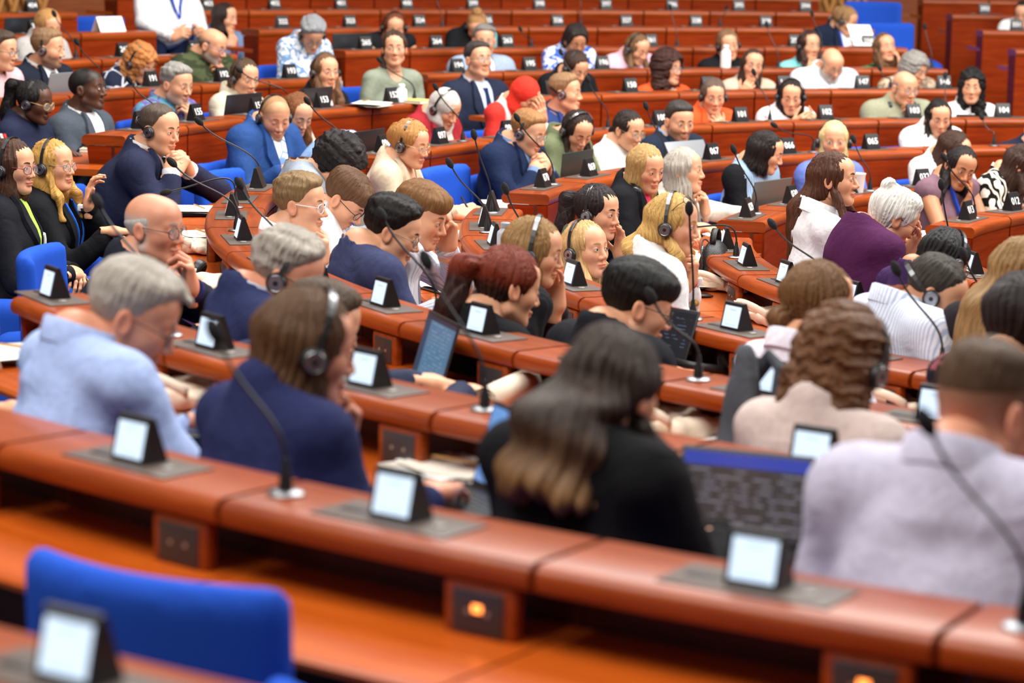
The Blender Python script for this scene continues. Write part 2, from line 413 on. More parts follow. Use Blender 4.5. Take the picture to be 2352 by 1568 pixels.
def wob(P, f, ph=0.0):
    x, y, z = (P*f).T
    return (np.sin(x+1.7*np.sin(y*.9+ph)+ph)*np.cos(y*1.1+1.3*np.sin(z*.8-ph))+np.sin(z*1.2+1.5*np.cos(x*.7+ph*2)))*.5
class Acc:
    def __init__(s): s.v = []; s.q = []; s.c = []; s.n = 0
    def add(s, V, Q, C):
        s.v.append(V); s.q.append(Q+s.n); s.c.append(np.broadcast_to(np.asarray(C, np.float32), (len(V), 3))); s.n += len(V)
    def mesh(s, name, mat):
        V = np.concatenate(s.v); Q = np.concatenate(s.q); C = np.concatenate(s.c)
        me = new_mesh(name, V, Q, [mat])
        a = me.color_attributes.new('Col', 'FLOAT_COLOR', 'POINT')
        a.data.foreach_set('color', np.concatenate([C, np.ones((len(C), 1), np.float32)], 1).ravel()); return me
# ------------------------------------------------------------------ people
SKIN = {'L': lin('d89f7c'), 'R': lin('cf8f72'), 'T': lin('bd835f'), 'D': lin('553424')}
def head_sdf(P, g):
    """head in its own frame: +Y face, +Z crown, +X right; chin at -.112, crown at .112"""
    X = P.copy(); X[:, 0] = np.abs(X[:, 0]); jw = g['jw']; ns = g['ns']
    d = ell(P, (0, -.012, .032), (.0715, .090, .080))
    d = smin(d, ell(P, (0, .030, -.030), (.055*jw, .056, .078)), .04)
    d = smin(d, ell(P, (0, .042, .050), (.060, .046, .046)), .03)
    d = smin(d, cap(X, (.050*jw, .002, -.062), (.014, .064, -.094), .018, .017), .035)
    d = smin(d, ell(P, (0, .072, -.096), (.020*jw, .013, .014)), .022)
    d = smin(d, ell(X, (.038, .053, -.020), (.024, .027, .024)), .03)
    d = smin(d, cap(X, (.006, .081, .0215), (.040, .070, .022), .0095, .008), .018)
    d = smax(d, -ell(X, (.031, .108, .004), (.020, .021, .0125)), .012)
    d = smin(d, ell(X, (.031, .0775, .003), (.0140, .0138, .0125)), .003)
    d = smin(d, cap(P, (0, .083, .014), (0, .1065*ns, -.029), .0066, .0098), .013)
    d = smin(d, ell(X, (.0115, .095, -.034), (.0085, .010, .0075)), .009)
    d = smin(d, ell(P, (0, .0875, -.0585), (.0235, .0105, .0062)), .007)
    d = smin(d, ell(P, (0, .0865, -.0700), (.0195, .0105, .0068)), .007)
    d = smax(d, -ell(P, (0, .099, -.0640), (.023, .0065, .0020)), .003)
    q = X-A3(.077, -.008, -.006); a = .2; q = np.stack([q[:, 0]-.25*np.minimum(q[:, 1], 0)*-1, q[:, 1]*math.cos(a)+q[:, 2]*math.sin(a), q[:, 2]*math.cos(a)-q[:, 1]*math.sin(a)], 1)
    e = ell(q, (0, 0, 0), (.0095, .0195, .0315)); e = smax(e, -ell(q, (.010, .004, .002), (.0075, .0115, .019)), .005)
    d = smin(d, e, .006)
    d = smin(d, cap(P, (0, -.022, -.055), (0, -.040, -.15), .050*g['nk'], .053*g['nk']), .022)
    return d
def sstep(a, b, x):
    t = np.clip((x-a)/(b-a), 0, 1); return t*t*(3-2*t)
def head_color(V, g):
    base = np.array(SKIN[g['skin']], np.float32); C = np.tile(base, (len(V), 1)); x, y, z = V.T; ax = np.abs(x)
    red = base*A3(1.0, .74, .70)
    def mix(m, c): C[:] = C*(1-m[:, None])+np.asarray(c, np.float32)*m[:, None]
    mix(.35*np.exp(-((ax-.042)**2+(z+.03)**2)/.0006)*(y > .03), red)
    mix(.5*np.exp(-(x**2+(z+.03)**2)/.0003)*(y > .095), red)
    mix(.45*(ax > .074), red)
    mix(.35*np.exp(-((ax-.031)**2/.0003+(z-.006)**2/.00012))*(y > .07), base*A3(.75, .6, .55))
    if g.get('beard'):
        bc, st = g['beard']
        m = sstep(-.034, -.052, z)*sstep(-.03, .01, y)*(1-.0*ax)
        m = np.maximum(m, sstep(-.02, -.05, z)*sstep(.055, .045, y)*sstep(-.015, .005, y)*(ax > .04))
        m = m*(1-np.exp(-((x/.021)**2+((z+.064)/.010)**2)**2))
        mix(np.clip(m*st*.85, 0, 1), lin(bc))
    m = np.exp(-((x/.023)**2+((z+.0645)/.0105)**2)**2)*(y > .08)
    lip = base*A3(.82, .50, .48) if g['skin'] != 'D' else base*A3(.95, .62, .6)
    if g['sex'] == 'F': lip = base*A3(.80, .38, .38)
    mix(.85*m, lip)
    hs = g.get('scalp')
    if hs:
        hc, kind = hs
        if kind == 'bald': m = sstep(.06, .02, z)*sstep(.035, -.005, y)*sstep(-.085, -.06, z)*.75*(ax < .079)
        elif kind == 'fade': m = sstep(.07, .03, y-z*.4)*sstep(-.065, .055, z)*.9*(ax < .077)
        else: m = (sstep(.0, .02, z-.62*y))*.8*(ax < .0765)
        mix(np.clip(m, 0, 1), lin(hc))
    return C

def hair_build(g, h):
    style, col, o = g['hair']; rs = np.random.RandomState(abs(hash(g['key'])) % 9999 if False else sum(map(ord, g['key'])))
    ph = rs.rand()*6; L = o.get('L', .1); t = o.get('t', .018)
    lo, hi = A3(-.14, -.17, -.10), A3(.14, .13, .17)
    def skull(P, tt): return ell(P, (0, -.012, .032), (.0715+tt*.8, .090+tt, .080+tt))
    def face(P, rx=.068, top=.0): return ell(P, (0, .105, -.035), (rx, .080, .103+top))
    def ears(P): X = P.copy(); X[:, 0] = np.abs(X[:, 0]); return ell(X, (.085, .006, -.012), (.022, .028, .034))
    def column(P, w, L, back=0, flare=.15):
        z = P[:, 2]; k = np.clip((.03-z)/max(L, .05), 0, 1.2)
        ax_ = .081*w*(1+flare*k); ay = .090*(1-.10*k*(back > 0)); y0 = -.022-back*sstep(.05, .5, k)
        q = np.sqrt((P[:, 0]/ax_)**2+((P[:, 1]-y0)/ay)**2)
        dr = (q-1)*.085; rag = .012*np.sin(th(P)*9+ph)+.008*np.sin(th(P)*23+2*ph); return smax(dr, np.maximum(z-.04, -(L+.03)+rag-z), .03)
    def front(P, L, w=1):
        Q = P*A3(1/.92, 1, 1); return cap(Q, (0, .118, .0), (0, .150, -L-.12), .070*w, .098*w)
    def th(P): return np.arctan2(P[:, 0], -(P[:, 1]+.02))
    def strands(P, amp, fr): a = th(P); return amp*np.sin(a*fr+2.2*np.sin(P[:, 2]*23+ph)+1.5*np.sin(a*7+ph))
    wave = o.get('wave', 0); mess = o.get('mess', .0025 if style in ('short', 'buzz', 'fade', 'mop') else .004)
    if style == 'hijab':
        lo, hi = A3(-.20, -.2, -.30), A3(.20, .2, .17)
        def fn(P):
            d = smin(skull(P, .017), column(P, 1.02, .12), .03)
            d = smin(d, cap(P, (0, .0, -.10), (0, .005, -.235), .085, .150, (1, .8, 1)), .05)
            d = d-.006*np.sin(P[:, 2]*62+3*np.abs(th(P))+2*np.sin(P[:, 0]*25+ph))*sstep(.05, -.04, P[:, 2])-.002*wob(P, 40, ph)
            return smax(d, -np.minimum(face(P, .057, -.012), ell(P, (0, .13, -.05), (.05, .09, .07))), .008)
    elif style in ('short', 'mop', 'buzz', 'fade'):
        tt = {'short': t, 'mop': max(t, .026), 'buzz': .0045, 'fade': .012}[style]
        def fn(P):
            z, y = P[:, 2], P[:, 1]
            k = sstep(.0, .095, z)
            cl = z-(-.006+.60*y) if style != 'fade' else z-(.042+.30*y)
            if style == 'mop': cl = z-(-.012+.55*y)
            top = -.03 if style == 'mop' else .014
            fc = face(P, .066, top); tap = sstep(-.006, .075, cl)*sstep(-.006, .045, fc)
            loc = (tt*(.28+.72*k) if style != 'buzz' else tt)*(.06+.94*tap)
            d = skull(P, 0)-loc
            if style == 'mop': d = smin(d, ell(P, (0, .060, .070), (.066, .045, .040)), .03)
            if o.get('quiff'): d = smin(d, cap(P, (-.02, .070, .090), (.012, .100, .088), .016, .008), .03)
            if style == 'short' and tt > .017: d = smin(d, ell(P, (0, .040, .094), (.054, .036, .022)), .03)
            if style != 'buzz': d = d-(strands(P, .0018, 34)+strands(P, .001, 71)+mess*wob(P, 62, ph)+.6*mess*wob(P, 130, ph))*tap
            d = smax(d, -cl-.002*np.sin(P[:, 0]*420)*np.sin(P[:, 1]*390), .006)
            d = smax(d, -fc-.002*np.sin(P[:, 0]*520), .006)
            return smax(d, -ears(P), .006)
    elif style == 'bald':
        def fn(P):
            z, y = P[:, 2], P[:, 1]
            d = skull(P, .004)-.0012*wob(P, 120, ph)
            d = smax(d, -(z-(.0+.66*y)), .008); d = smax(d, z-(.048+.25*y), .02); d = smax(d, y-.035, .01)
            return smax(d, -ears(P), .006)
    else:
        curly = style == 'curly'; vol = o.get('vol', .02)
        long_ = style in ('long', 'bob', 'curly') and L > .02
        ext = (L+.09) if long_ else .12
        lo = A3(-.17, -.36 if o.get('back') else (-.24 if style in ('pony', 'updo') else -.19), -ext); hi = A3(.17, .14, .19)
        if style == 'pony' or o.get('tail') or style == 'braid': lo = A3(-.16, -.24, -.32)
        w = o.get('w', 1.0)
        def fn(P):
            X = P.copy(); X[:, 0] = np.abs(X[:, 0]); z, y = P[:, 2], P[:, 1]
            tt = (.02+vol) if curly else {'long': .012, 'bob': .015, 'updo': max(t, .018), 'topknot': .014, 'topbun': .022, 'lowbun': .014, 'pony': .015, 'braid': .014}[style]
            d = skull(P, tt)
            if long_:
                ww = w*(1.05+vol*4 if curly else .99)
                d = smin(d, column(P, ww, L, o.get('back', 0), .3 if curly else .16), .03)
                d = smax(d, -front(P, L, 1.12 if curly else 1.0), .018)
            else:
                d = smax(d, -(z-(-.062+.95*np.maximum(y+.02, 0))), .016)
            if style == 'long' and L >= .2: d = smin(d, cap(X, (.070, .018, -.05), (.080+.02*o.get('back', 0), .075, -L*.55), .020, .022), .015); d = smin(d, cap(X, (.080, .075, -L*.55), (.088, .105, -L), .022, .012), .012)
            fc = face(P, .066 if curly else .062, .006 if not o.get('fringe') else -.012)
            if not curly: d = d+(tt-.003)*(1-sstep(-.002, .034, fc))*sstep(.0, .03, z)
            d = smax(d, -fc, .008)
            if style == 'topknot': d = smin(d, ell(P, (0, -.035, .130), (.040, .040, .034)), .012)
            if style == 'topbun':
                d = smin(d, ell(P, (0, -.085, .108), (.036, .036, .032)), .010); d = smin(d, ell(P, (0, .040, .095), (.062, .040, .030)), .03)
            if style == 'lowbun': d = smin(d, ell(P, (0, -.118, -.040), (.034, .030, .032)), .012)
            if style == 'updo':
                d = smin(d, ell(P, (0, -.108, .030), (.040, .030, .055)), .02)
                if o.get('tail'): d = smin(d, cap(P, (.05, -.08, -.03), (.085, .03, -.26), .036, .026), .03)
            if style == 'pony':
                hz = .085 if o.get('high') else .055
                a = cap(P, (0, -.10, hz), (0, -.155, hz-.02), .024, .034); b = cap(P, (0, -.155, hz-.02), (0, -.165, -.10), .036, .042); c = cap(P, (0, -.165, -.10), (0, -.15, -.25), .042, .018)
                d = smin(d, smin(a, smin(b, c, .02), .02), .012)
            if style == 'braid':
                d = smin(d, cap(P, (.03, -.1, -.03), (.075, -.02, -.14), .026, .022), .015)
                q = P-A3(.078, .01, -.16); s_ = np.sqrt(q[:, 0]**2+(q[:, 1]-(-q[:, 2])*.35)**2)-.017-.005*np.abs(np.sin(P[:, 2]*75)); d = smin(d, np.maximum(s_, np.maximum(P[:, 2]+.12, -.30-P[:, 2])), .01)
            if curly: d = d-.006*wob(P, 80, ph)-.0045*wob(P, 165, ph+1)-.003*wob(P, 330, ph+2)
            else:
                d = d-(strands(P, .0030, 29)+strands(P, .0018, 61)+mess*wob(P, 45, ph))*sstep(.0, .03, fc)
                if wave: d = d-wave*.55*np.sin(z*58+2.5*th(P)+ph)*sstep(.0, -.08, z)
            if style in ('updo', 'pony', 'lowbun', 'topknot', 'braid', 'topbun'): d = smax(d, -ell(X, (.088, .008, -.016), (.022, .024, .032)), .006)
            return d
    V, Q = polygonise(fn, lo, hi, h)
    if not len(V): return None
    me = new_mesh('hair', V, Q, [hairmat(col, o.get('tips'), L, bool(o.get('red')))])
    a = me.attributes.new('strand', 'FLOAT_VECTOR', 'POINT')
    tt = np.arctan2(V[:, 0], -(V[:, 1]+.02)); a.data.foreach_set('vector', np.stack([tt*.1+.02*np.sin(V[:, 2]*25)*(2 if wave or style == 'curly' else .4), V[:, 2], V[:, 1]*.3], 1).astype(np.float32).ravel())
    if style == 'hijab': me.materials[0] = cloth(col)
    return me

# ---- hands (right hand: fingers +Y, palm -Z, thumb -X); cached per pose
HC = {}
POSES = {'flat': (8, 18, 12, .9), 'relax': (25, 35, 22, .8), 'curl': (48, 55, 35, .7), 'fist': (78, 95, 65, .35), 'face': (14, 24, 16, .6), 'pen': (52, 58, 30, .4), 'clasp': (62, 50, 30, .5)}
def hand(pose, h):
    k = (pose, h)
    if k in HC: return HC[k]
    f1, f2, f3, tho = POSES[pose]; segs = []
    for i, (bx, by, sc, fan) in enumerate(((-.029, .086, .96, -.12), (-.0095, .091, 1.05, -.03), (.0105, .088, .98, .05), (.029, .079, .80, .15))):
        p = Vector((bx, by, 0)); a = 0; dv = [(f1, .043), (f2, .027), (f3, .022)]
        for j, (fl, ln) in enumerate(dv):
            a += math.radians(fl*(1+.06*i)); d = Vector((math.sin(fan)*math.cos(a), math.cos(fan)*math.cos(a), -math.sin(a)))
            q = p+d*ln*sc; segs.append((tuple(p), tuple(q), (.0088, .0080, .0074)[j]*(.9 if i == 3 else 1), (.0080, .0074, .0062)[j]*(.9 if i == 3 else 1), i)); p = q
    p = Vector((-.026, .018, -.006)); d = Vector((-.72*tho-.1, .62, -.25-.25*(1-tho))).normalized()
    for j, ln in enumerate((.042, .034, .027)):
        q = p+d*ln; segs.append((tuple(p), tuple(q), (.0135, .0098, .0088)[j], (.0098, .0088, .0070)[j], 9)); p = q; d = (d+Vector((.30, .25, -.12))*(1.1-tho)).normalized()
    def fn(P):
        pm = rbox(P, (0, .046, -.001), (.040, .046, .0135), .0125)
        pm = smin(pm, ell(P, (-.022, .030, -.010), (.018, .028, .012)), .012)
        d = smin(pm, cap(P, (0, -.035, 0), (0, .012, 0), .027, .030, (1, 1, .72)), .03)
        for (a, b, ra, rb, i) in segs: d = smin(d, cap(P, a, b, ra, rb), .0055)
        return d
    HC[k] = polygonise(fn, (-.105, -.05, -.12), (.07, .21, .05), h); return HC[k]

def basis(fdir, pal):
    y = Vector(fdir).normalized(); z = -Vector(pal); z = (z-y*z.dot(y)).normalized(); x = y.cross(z)
    m = Matrix((x, y, z)).transposed(); return m
def march(fn, x, z, off, y0=.5):
    y = np.full(len(x), y0, np.float32)
    for _ in range(30):
        d = fn(np.stack([x, y, z], 1).astype(np.float32))-off; y = y-np.clip(d*.8, -.05, .08)
    return y
def patch(fn, left, right, n, m, off):
    """strip of cloth lying on the chest: left/right = polylines [(x,z)..] with n samples"""
    def samp(pl, t):
        pl = np.array(pl); k = np.linspace(0, 1, len(pl)); return np.stack([np.interp(t, k, pl[:, 0]), np.interp(t, k, pl[:, 1])], 1)
    t = np.linspace(0, 1, n); a = samp(left, t); b = samp(right, t); s = np.linspace(0, 1, m)[None, :, None]
    g = a[:, None]*(1-s)+b[:, None]*s; x = g[..., 0].ravel(); z = g[..., 1].ravel(); y = march(fn, x, z, off)
    return np.stack([x, y, z], 1).reshape(n, m, 3)
def patch_obj(name, fn, left, right, n, m, off, mat, parent, th_=.003):
    G = patch(fn, left, right, n, m, off); mb = MB(); mb.grid([[tuple(p) for p in r] for r in G])
    Vb = G.copy(); Vb[..., 1] -= th_+off; mb.grid([[tuple(p) for p in r] for r in Vb], flip=True)
    b = n*m
    per = [i*m for i in range(n)]+[(n-1)*m+j for j in range(1, m)]+[i*m+m-1 for i in range(n-2, -1, -1)]+[j for j in range(m-2, 0, -1)]
    v = mb.v; fs = []
    for i in range(len(per)):
        p, q = per[i], per[(i+1) % len(per)]; mb.f.append((q, p, p+b, q+b)); mb.m.append(0); mb.uv += [(0, 0)]*4
    return mb.build(name, [mat], parent, angle=50)

EYES = {}
def eye_mesh(closed, col, s):
    k = (closed, col, s)
    if k in EYES: return EYES[k]
    mb = MB(); c = Vector((s*.031, .0775, .003)); R0 = .0146
    n, m = 12, 6; hw, hh = .0135, (.0056 if not closed else .0012)
    def pt(a, b, r, dz=0):
        x = a*hw; z = (b*hh*math.sqrt(max(0, 1-a*a))+dz)
        y = math.sqrt(max(r*r-x*x*.85-z*z, 1e-6)); return (c.x+x, c.y+y, c.z+z)
    if not closed:
        mb.grid([[pt(-1+2*i/n, -1+2*j/m, R0) for j in range(m+1)] for i in range(n+1)], 0)
        ir = [(c.x+.0056*math.cos(q*PI/6), c.z+.0008+max(-.0046, min(.0056*math.sin(q*PI/6), .0040))) for q in range(12)]
        mb.add([(c.x, c.y+R0+.0008, c.z)]+[(p[0], c.y+math.sqrt(R0*R0-(p[0]-c.x)**2*.85-(p[1]-c.z)**2)+.0006, p[1]) for p in ir], [(0, 1+(i+1) % 12, 1+i) for i in range(12)], 1)
    top = [pt(-1+2*i/n, 1, R0+.001) for i in range(n+1)]; top2 = [(p[0], p[1]-.0006, p[2]+.0017) for p in top]
    mb.grid([[(a[0], a[1]+.0006, a[2]) for a in (p, q)] for p, q in zip(top, top2)], 2)
    EYES[k] = mb.mesh('eye', [plain('eye_white', 'd2cac4', .25), plain('iris', col, .2), plain('lash', '2a1c18', .6)])
    return EYES[k]
def brow_pair(fn, root, mat, Mh):
    x1 = np.array([.012+.0052*i for i in range(7)]); z1 = .0235+.006*np.sin(np.linspace(.3, 2.5, 7)); wd = np.array([.0030, .0036, .0036, .0034, .0028, .0021, .0010])
    x = np.concatenate([x1, x1]); z = np.concatenate([z1+wd, z1-wd]); y = np.full(14, .125, np.float32)
    for _ in range(14): y = y-np.clip((fn(np.stack([x, y, z], 1).astype(np.float32))-.0012)*.9, -.02, .03)
    for s in (-1, 1):
        mb = MB(); mb.grid([[(s*x1[i], y[i], z1[i]+wd[i]), (s*x1[i], y[7+i], z1[i]-wd[i])] for i in range(7)], 0, s < 0)
        o = mb.build('eyebrow', [mat], root); o.matrix_local = Mh
HSM = {}
def headset_mesh(wd, top, white=False):
    k = (round(wd, 3), round(top, 3), white)
    if k in HSM: return HSM[k]
    mb = MB(); n = 18
    def bp(a, r=0): return Vector(((wd+r)*math.cos(a), 0, -.006+(top+.006+r)*math.sin(a)**.9 if math.sin(a) > 0 else -.006))
    for i in range(n):
        a0, a1 = PI*i/n, PI*(i+1)/n; m = 1 if i in (4, 5, 6, 11, 12, 13) else 0; w = .0065 if m == 0 else .0075
        p = [bp(a0), bp(a1), bp(a1, .004), bp(a0, .004)]
        v = [(q.x, -w, q.z) for q in p]+[(q.x, w, q.z) for q in p]
        mb.add(v, [(0, 1, 2, 3), (7, 6, 5, 4), (0, 4, 5, 1), (1, 5, 6, 2), (2, 6, 7, 3), (3, 7, 4, 0)], m)
    for s in (-1, 1):
        M = Matrix.Rotation(s*PI/2, 3, 'Y')
        mb.lathe([(.024, -.014), (.029, -.010), (.029, .002), (.026, .007), (.020, .009), (.019, .0075), (.008, .0075), (.007, .009), (.001, .0095)], 18, 0, (s*(wd+.002), 0, -.008), M)
        mb.lathe([(.0195, .0082), (.0215, .0095), (.0225, .0085)], 18, 1, (s*(wd+.002), 0, -.008), M)
    HSM[k] = mb.mesh('headset', [BLACK, STEEL], 40); return HSM[k]
GLM = {}
def glasses_mesh(col):
    if col in GLM: return GLM[col]
    mb = MB(); cy = .1015
    for s in (-1, 1):
        ring = [(s*.0315+.0245*math.cos(a)*(1-.06*math.sin(a)), cy-.010*abs((s*.0315+.0245*math.cos(a))/.056)**2, -.002+.0195*math.sin(a)) for a in [2*PI*i/20 for i in range(21)]]
        mb.tube(ring, .0015, 6, 0, False)
        mb.add([(s*.0315, cy-.002, -.002)]+ring[:20], [(0, 1+i, 1+(i+1) % 20) for i in range(20)], 1)
        mb.tube([(s*.0555, cy-.010, .003), (s*.074, .072, .007), (s*.079, .0, .010), (s*.080, -.022, -.004)], .0016, 6)
    mb.tube([(-.009, cy, .003), (0, cy+.003, .006), (.009, cy, .003)], .0014, 6)
    if 'lens' not in MC:
        m, nt, N, L, b = nodes('lens'); b.inputs['Base Color'].default_value = (.9, .93, .95, 1); b.inputs['Alpha'].default_value = .14; b.inputs['Roughness'].default_value = .05; MC['lens'] = m
    GLM[col] = mb.mesh('glasses', [plain('glasses_frame', col, .3, .3), MC['lens']], 60); return GLM[col]

LEGS = {}
def legs_mesh(c):
    if c in LEGS: return LEGS[c]
    def fn(P):
        X = P.copy(); X[:, 0] = np.abs(X[:, 0])
        d = ell(P, (0, 0, .50), (.17, .13, .10)); d = smin(d, cap(X, (.085, .02, .50), (.10, .38, .49), .08, .062), .05)
        d = smin(d, cap(X, (.10, .38, .48), (.10, .38, .10), .060, .045), .04); return d
    V, Q = polygonise(fn, (-.22, -.16, .04), (.22, .5, .70), .02)
    LEGS[c] = new_mesh('trousers', V, Q, [cloth(c)]); return LEGS[c]
def shoes_mesh():
    if 'shoes' in LEGS: return LEGS['shoes']
    mb = MB()
    for s in (-1, 1):
        mb.box((s*.10, .43, .035), (.045, .13, .033), 0, .03); mb.box((s*.10, .36, .07), (.042, .05, .05), 0, .03)
    LEGS['shoes'] = mb.mesh('shoes', [plain('leather', '1c1714', .4)]); return LEGS['shoes']

def collar(N_, parent, mat, r=.068, hgt=.042, opening=.30, drop=.03, band=False):
    mb = MB(); n = 22; P = []
    for i in range(n+1):
        a = opening+(2*PI-2*opening)*i/n; fr = (1+math.cos(a))/2   # a=0 is the front
        def p(rr, z): return (N_[0]+rr*math.sin(a), N_[1]+.012+rr*1.06*math.cos(a), N_[2]+z-.034*fr+.020*(1-fr))
        if band: P.append([p(r+.002, -.022), p(r-.004, hgt*.9), p(r-.002, hgt), p(r+.001, hgt*.9), p(r+.006, -.022-.012*fr)]); continue
        P.append([p(r+.004, -.020), p(r-.004, hgt*.9), p(r, hgt), p(r+.006, hgt*.95), p(r+.018, -.004-drop*fr*.6), p(r+.014, -.008-drop*fr*.6), p(r+.004, -.020)])
    mb.grid(P); return mb.build('collar', [mat], parent, angle=60)

def build_person(g):
    H = Vector(g['H']); row = g['row']; st = g['ex'].get('stand'); sex = g['sex']; M_ = sex == 'M'
    fl = g['fl']; bdir = math.radians(g['bd']); fw = Vector((math.cos(bdir), math.sin(bdir), 0)); lean = g['lean']; rgt = fw.cross(Vector((0, 0, 1)))
    org = Vector((H.x, H.y, 0))-fw*lean; org.z = fl
    rz = bdir-PI/2
    root = empty('person', org, rz); tag(root, g['label'], 'person')
    hz = H.z-fl; dk = ZZ[row]-DROP-fl
    hl = Vector((0, lean, hz)); hs = ((.95 if M_ else .91) if g['dist'] < 7 else (.885 if M_ else .845))
    Rh = Matrix.Rotation(math.radians(g['rel']), 3, 'Z') @ Matrix.Rotation(-math.radians(g['pitch']), 3, 'X') @ Matrix.Rotation(math.radians(g['tilt']), 3, 'Y')
    far = g['dist'] > 9.8; big = g['dist'] < 6
    hv = .0052 if far else (.0036 if big else .0042)
    top = g['top']; kind = top['kind']
    rs = np.random.RandomState(sum(map(ord, g['key']))*7 % 9973)
    gg = dict(g); gg.update(jw=(1.06 if M_ else .94)*(1+.04*rs.randn()), ns=(1.015 if M_ else .985)+.012*rs.randn(), nk=1.0 if M_ else .86, beard=g['ex'].get('beard'))
    if g['hair'][0] in ('bald', 'fade', 'buzz'): gg['scalp'] = (g['hair'][1], g['hair'][0])
    # ---- head
    fnh = lambda P: head_sdf(P, gg)
    V, Q = polygonise(fnh, (-.097, -.122, -.152), (.097, .132, .123), hv)
    C = head_color(V, gg); Mh = Matrix.Translation(hl) @ (Rh*hs).to_4x4()
    def xf(V, M): m = np.array(M, np.float32); return V@m[:3, :3].T+m[:3, 3]
    body = Acc(); body.add(xf(V, Mh), Q, C)
    # ---- skeleton
    N_ = hl+(Rh @ Vector((0, -.055, -.100)))*hs+Vector((0, -.018-.03*math.sin(math.radians(g['pitch'])), (-.030 if M_ else -.028)+.12*math.sin(math.radians(min(g['pitch'], 22))))); N_.x = hl.x+(N_.x-hl.x)*.5
    zp = .50 if not st else .95
    P0 = Vector((0, 0, zp)); C_ = P0.lerp(N_, .60)+Vector((0, .0, 0)); sw = (.184 if M_ else .150)*g['w']; bw = (1.08 if M_ else .90)*g['w']
    sh = {s: N_+Vector((s*sw, .022, -.062)) for s in (1, -1)}
    edge = g['edge']                        # forward distance of the desk's edge
    arms = {}
    for s, nm in ((1, 'R'), (-1, 'L')):
        ps = g['arms'].get(nm); loc = True; S = sh[s]
        def hd(v): return hl+Rh @ Vector(v)
        def hdir(v): return Rh @ Vector(v)
        t = {None: ((s*.17, .30, min(dk+.05, S.z-.06)), (-s*.45, 1, -.05), (0, 0, -1), 'relax'),
             'desk': ((s*.13, max(.30, edge+.06), dk+.03), (-s*.5, 1, -.05), (0, 0, -1), 'relax'),
             'pen': ((s*.10, max(.30, edge+.05), dk+.045), (-s*.5, .9, -.15), (-s*.6, 0, -.8), 'pen'),
             'type': ((s*.085, edge+.03, dk+.055), (-s*.12, 1, -.18), (0, -.1, -1), 'flat'),
             'lap': ((s*.05, .25, min(.70, S.z-.2)), (-s*.95, .35, -.1), (0, -.3, -1), 'relax'),
             'hold': ((s*.13, .28, dk+.06), (-s*.5, .7, .35), (-s*.8, 0, -.2), 'curl'),
             'phone': ((s*.07, .26, dk+.06), (-s*.45, .6, .5), (-s*.6, -.5, .1), 'curl')}.get(ps)
        if t is None:
            q = {'chin': ((s*.042, .088, -.190), (-s*.30, .05, .95), (-s*.5, -.85, .1), 'curl'),
                 'mouth': ((s*.045, .112, -.172), (-s*.25, .0, .97), (-s*.6, -.8, 0), 'curl'),
                 'fist': ((s*.050, .070, -.185), (-s*.22, .12, .95), (-s*.6, -.75, .1), 'fist'),
                 'cheek': ((s*.062, .088, -.165), (s*.02, -.16, 1), (-s*.85, -.5, 0), 'face'),
                 'temple': ((s*.098, .085, -.090), (-s*.12, -.15, .95), (-s*.9, -.3, 0), 'curl'),
                 'fore': ((s*.055, .135, -.085), (-s*.28, -.22, .93), (-s*.2, -.97, 0), 'face'),
                 'ear': ((s*.060, .125, -.165), (s*.05, .02, 1), (s*.3, .9, .1), 'relax'),
                 'clasp': ((s*.058, .130, -.150), (-s*.62, .12, .76), (-s*.7, -.45, -.45), 'clasp')}[ps]
            t = (hd(q[0]), hdir(q[1]), hdir(q[2]), q[3])
        T = Vector(t[0]); fd = Vector(t[1]).normalized(); pal = Vector(t[2])
        u, f_ = (.285, .250) if M_ else (.262, .232)
        d = T-S; D = d.length
        if D > (u+f_)*.985: T = S+d.normalized()*(u+f_)*.985; d = T-S; D = d.length
        if D < abs(u-f_)+.05: D = abs(u-f_)+.05
        a = (u*u-f_*f_+D*D)/(2*D); hgt = math.sqrt(max(u*u-a*a, 1e-6)); ax = d.normalized()
        e1 = ax.cross(Vector((0, 0, 1))); e1 = e1.normalized() if e1.length > .05 else Vector((1, 0, 0)); e2 = e1.cross(ax)
        best = None
        for i in range(36):
            w = 2*PI*i/36; E = S+ax*a+(e1*math.cos(w)+e2*math.sin(w))*hgt
            c = E.z*1.0+abs(E.x-s*(sw+.05))*1.1+max(0, -E.y+S.y-.10)*1.0+max(0, sw*.9-s*E.x)*3
            if E.y > edge-.08 and E.z < dk+.035: c += (dk+.035-E.z)*6
            if best is None or c < best[0]: best = (c, E)
        arms[s] = dict(S=S, E=best[1], W=T, fd=fd, pal=pal, pose=t[3], shown=ps is not None)
    sleeve = {'tee': .55, 'sleeveless': 0}.get(kind, 1.0)
    thk = .009 if kind in ('suit', 'shawl') else (.007 if kind == 'sweater' else .004)
    rr = 1.06 if M_ else .90
    def core(P, o=0.0, arms_=True, armk=1.0):
        d = ell(P, tuple(P0), (.165*bw+o, .130*bw+o, .13+o))
        d = smin(d, cap(P, tuple(P0), tuple(C_), .150*bw+o, .150*bw+o, (1, .80, 1)), .07)
        d = smin(d, ell(P, tuple(C_+Vector((0, .012, .02))), (.158*bw+o, .112*bw+o, .17+o)), .06)
        d = smin(d, cap(P, tuple(sh[-1]+Vector((.035, -.005, -.005))), tuple(sh[1]+Vector((-.035, -.005, -.005))), .064*rr+o, None), .06)
        d = smin(d, cap(P, tuple(N_+Vector((0, -.012, .022))), tuple(N_+Vector((0, -.014, -.07))), .052*rr+o, .088*rr+o), .035)
        X = P.copy(); X[:, 0] = np.abs(X[:, 0]-0)
        d = smin(d, cap(X, tuple(N_+Vector((.02, -.012, -.012))), (sh[1].x-.02, sh[1].y-.01, sh[1].z+.015), .036*rr+o, .045*rr+o), .035)
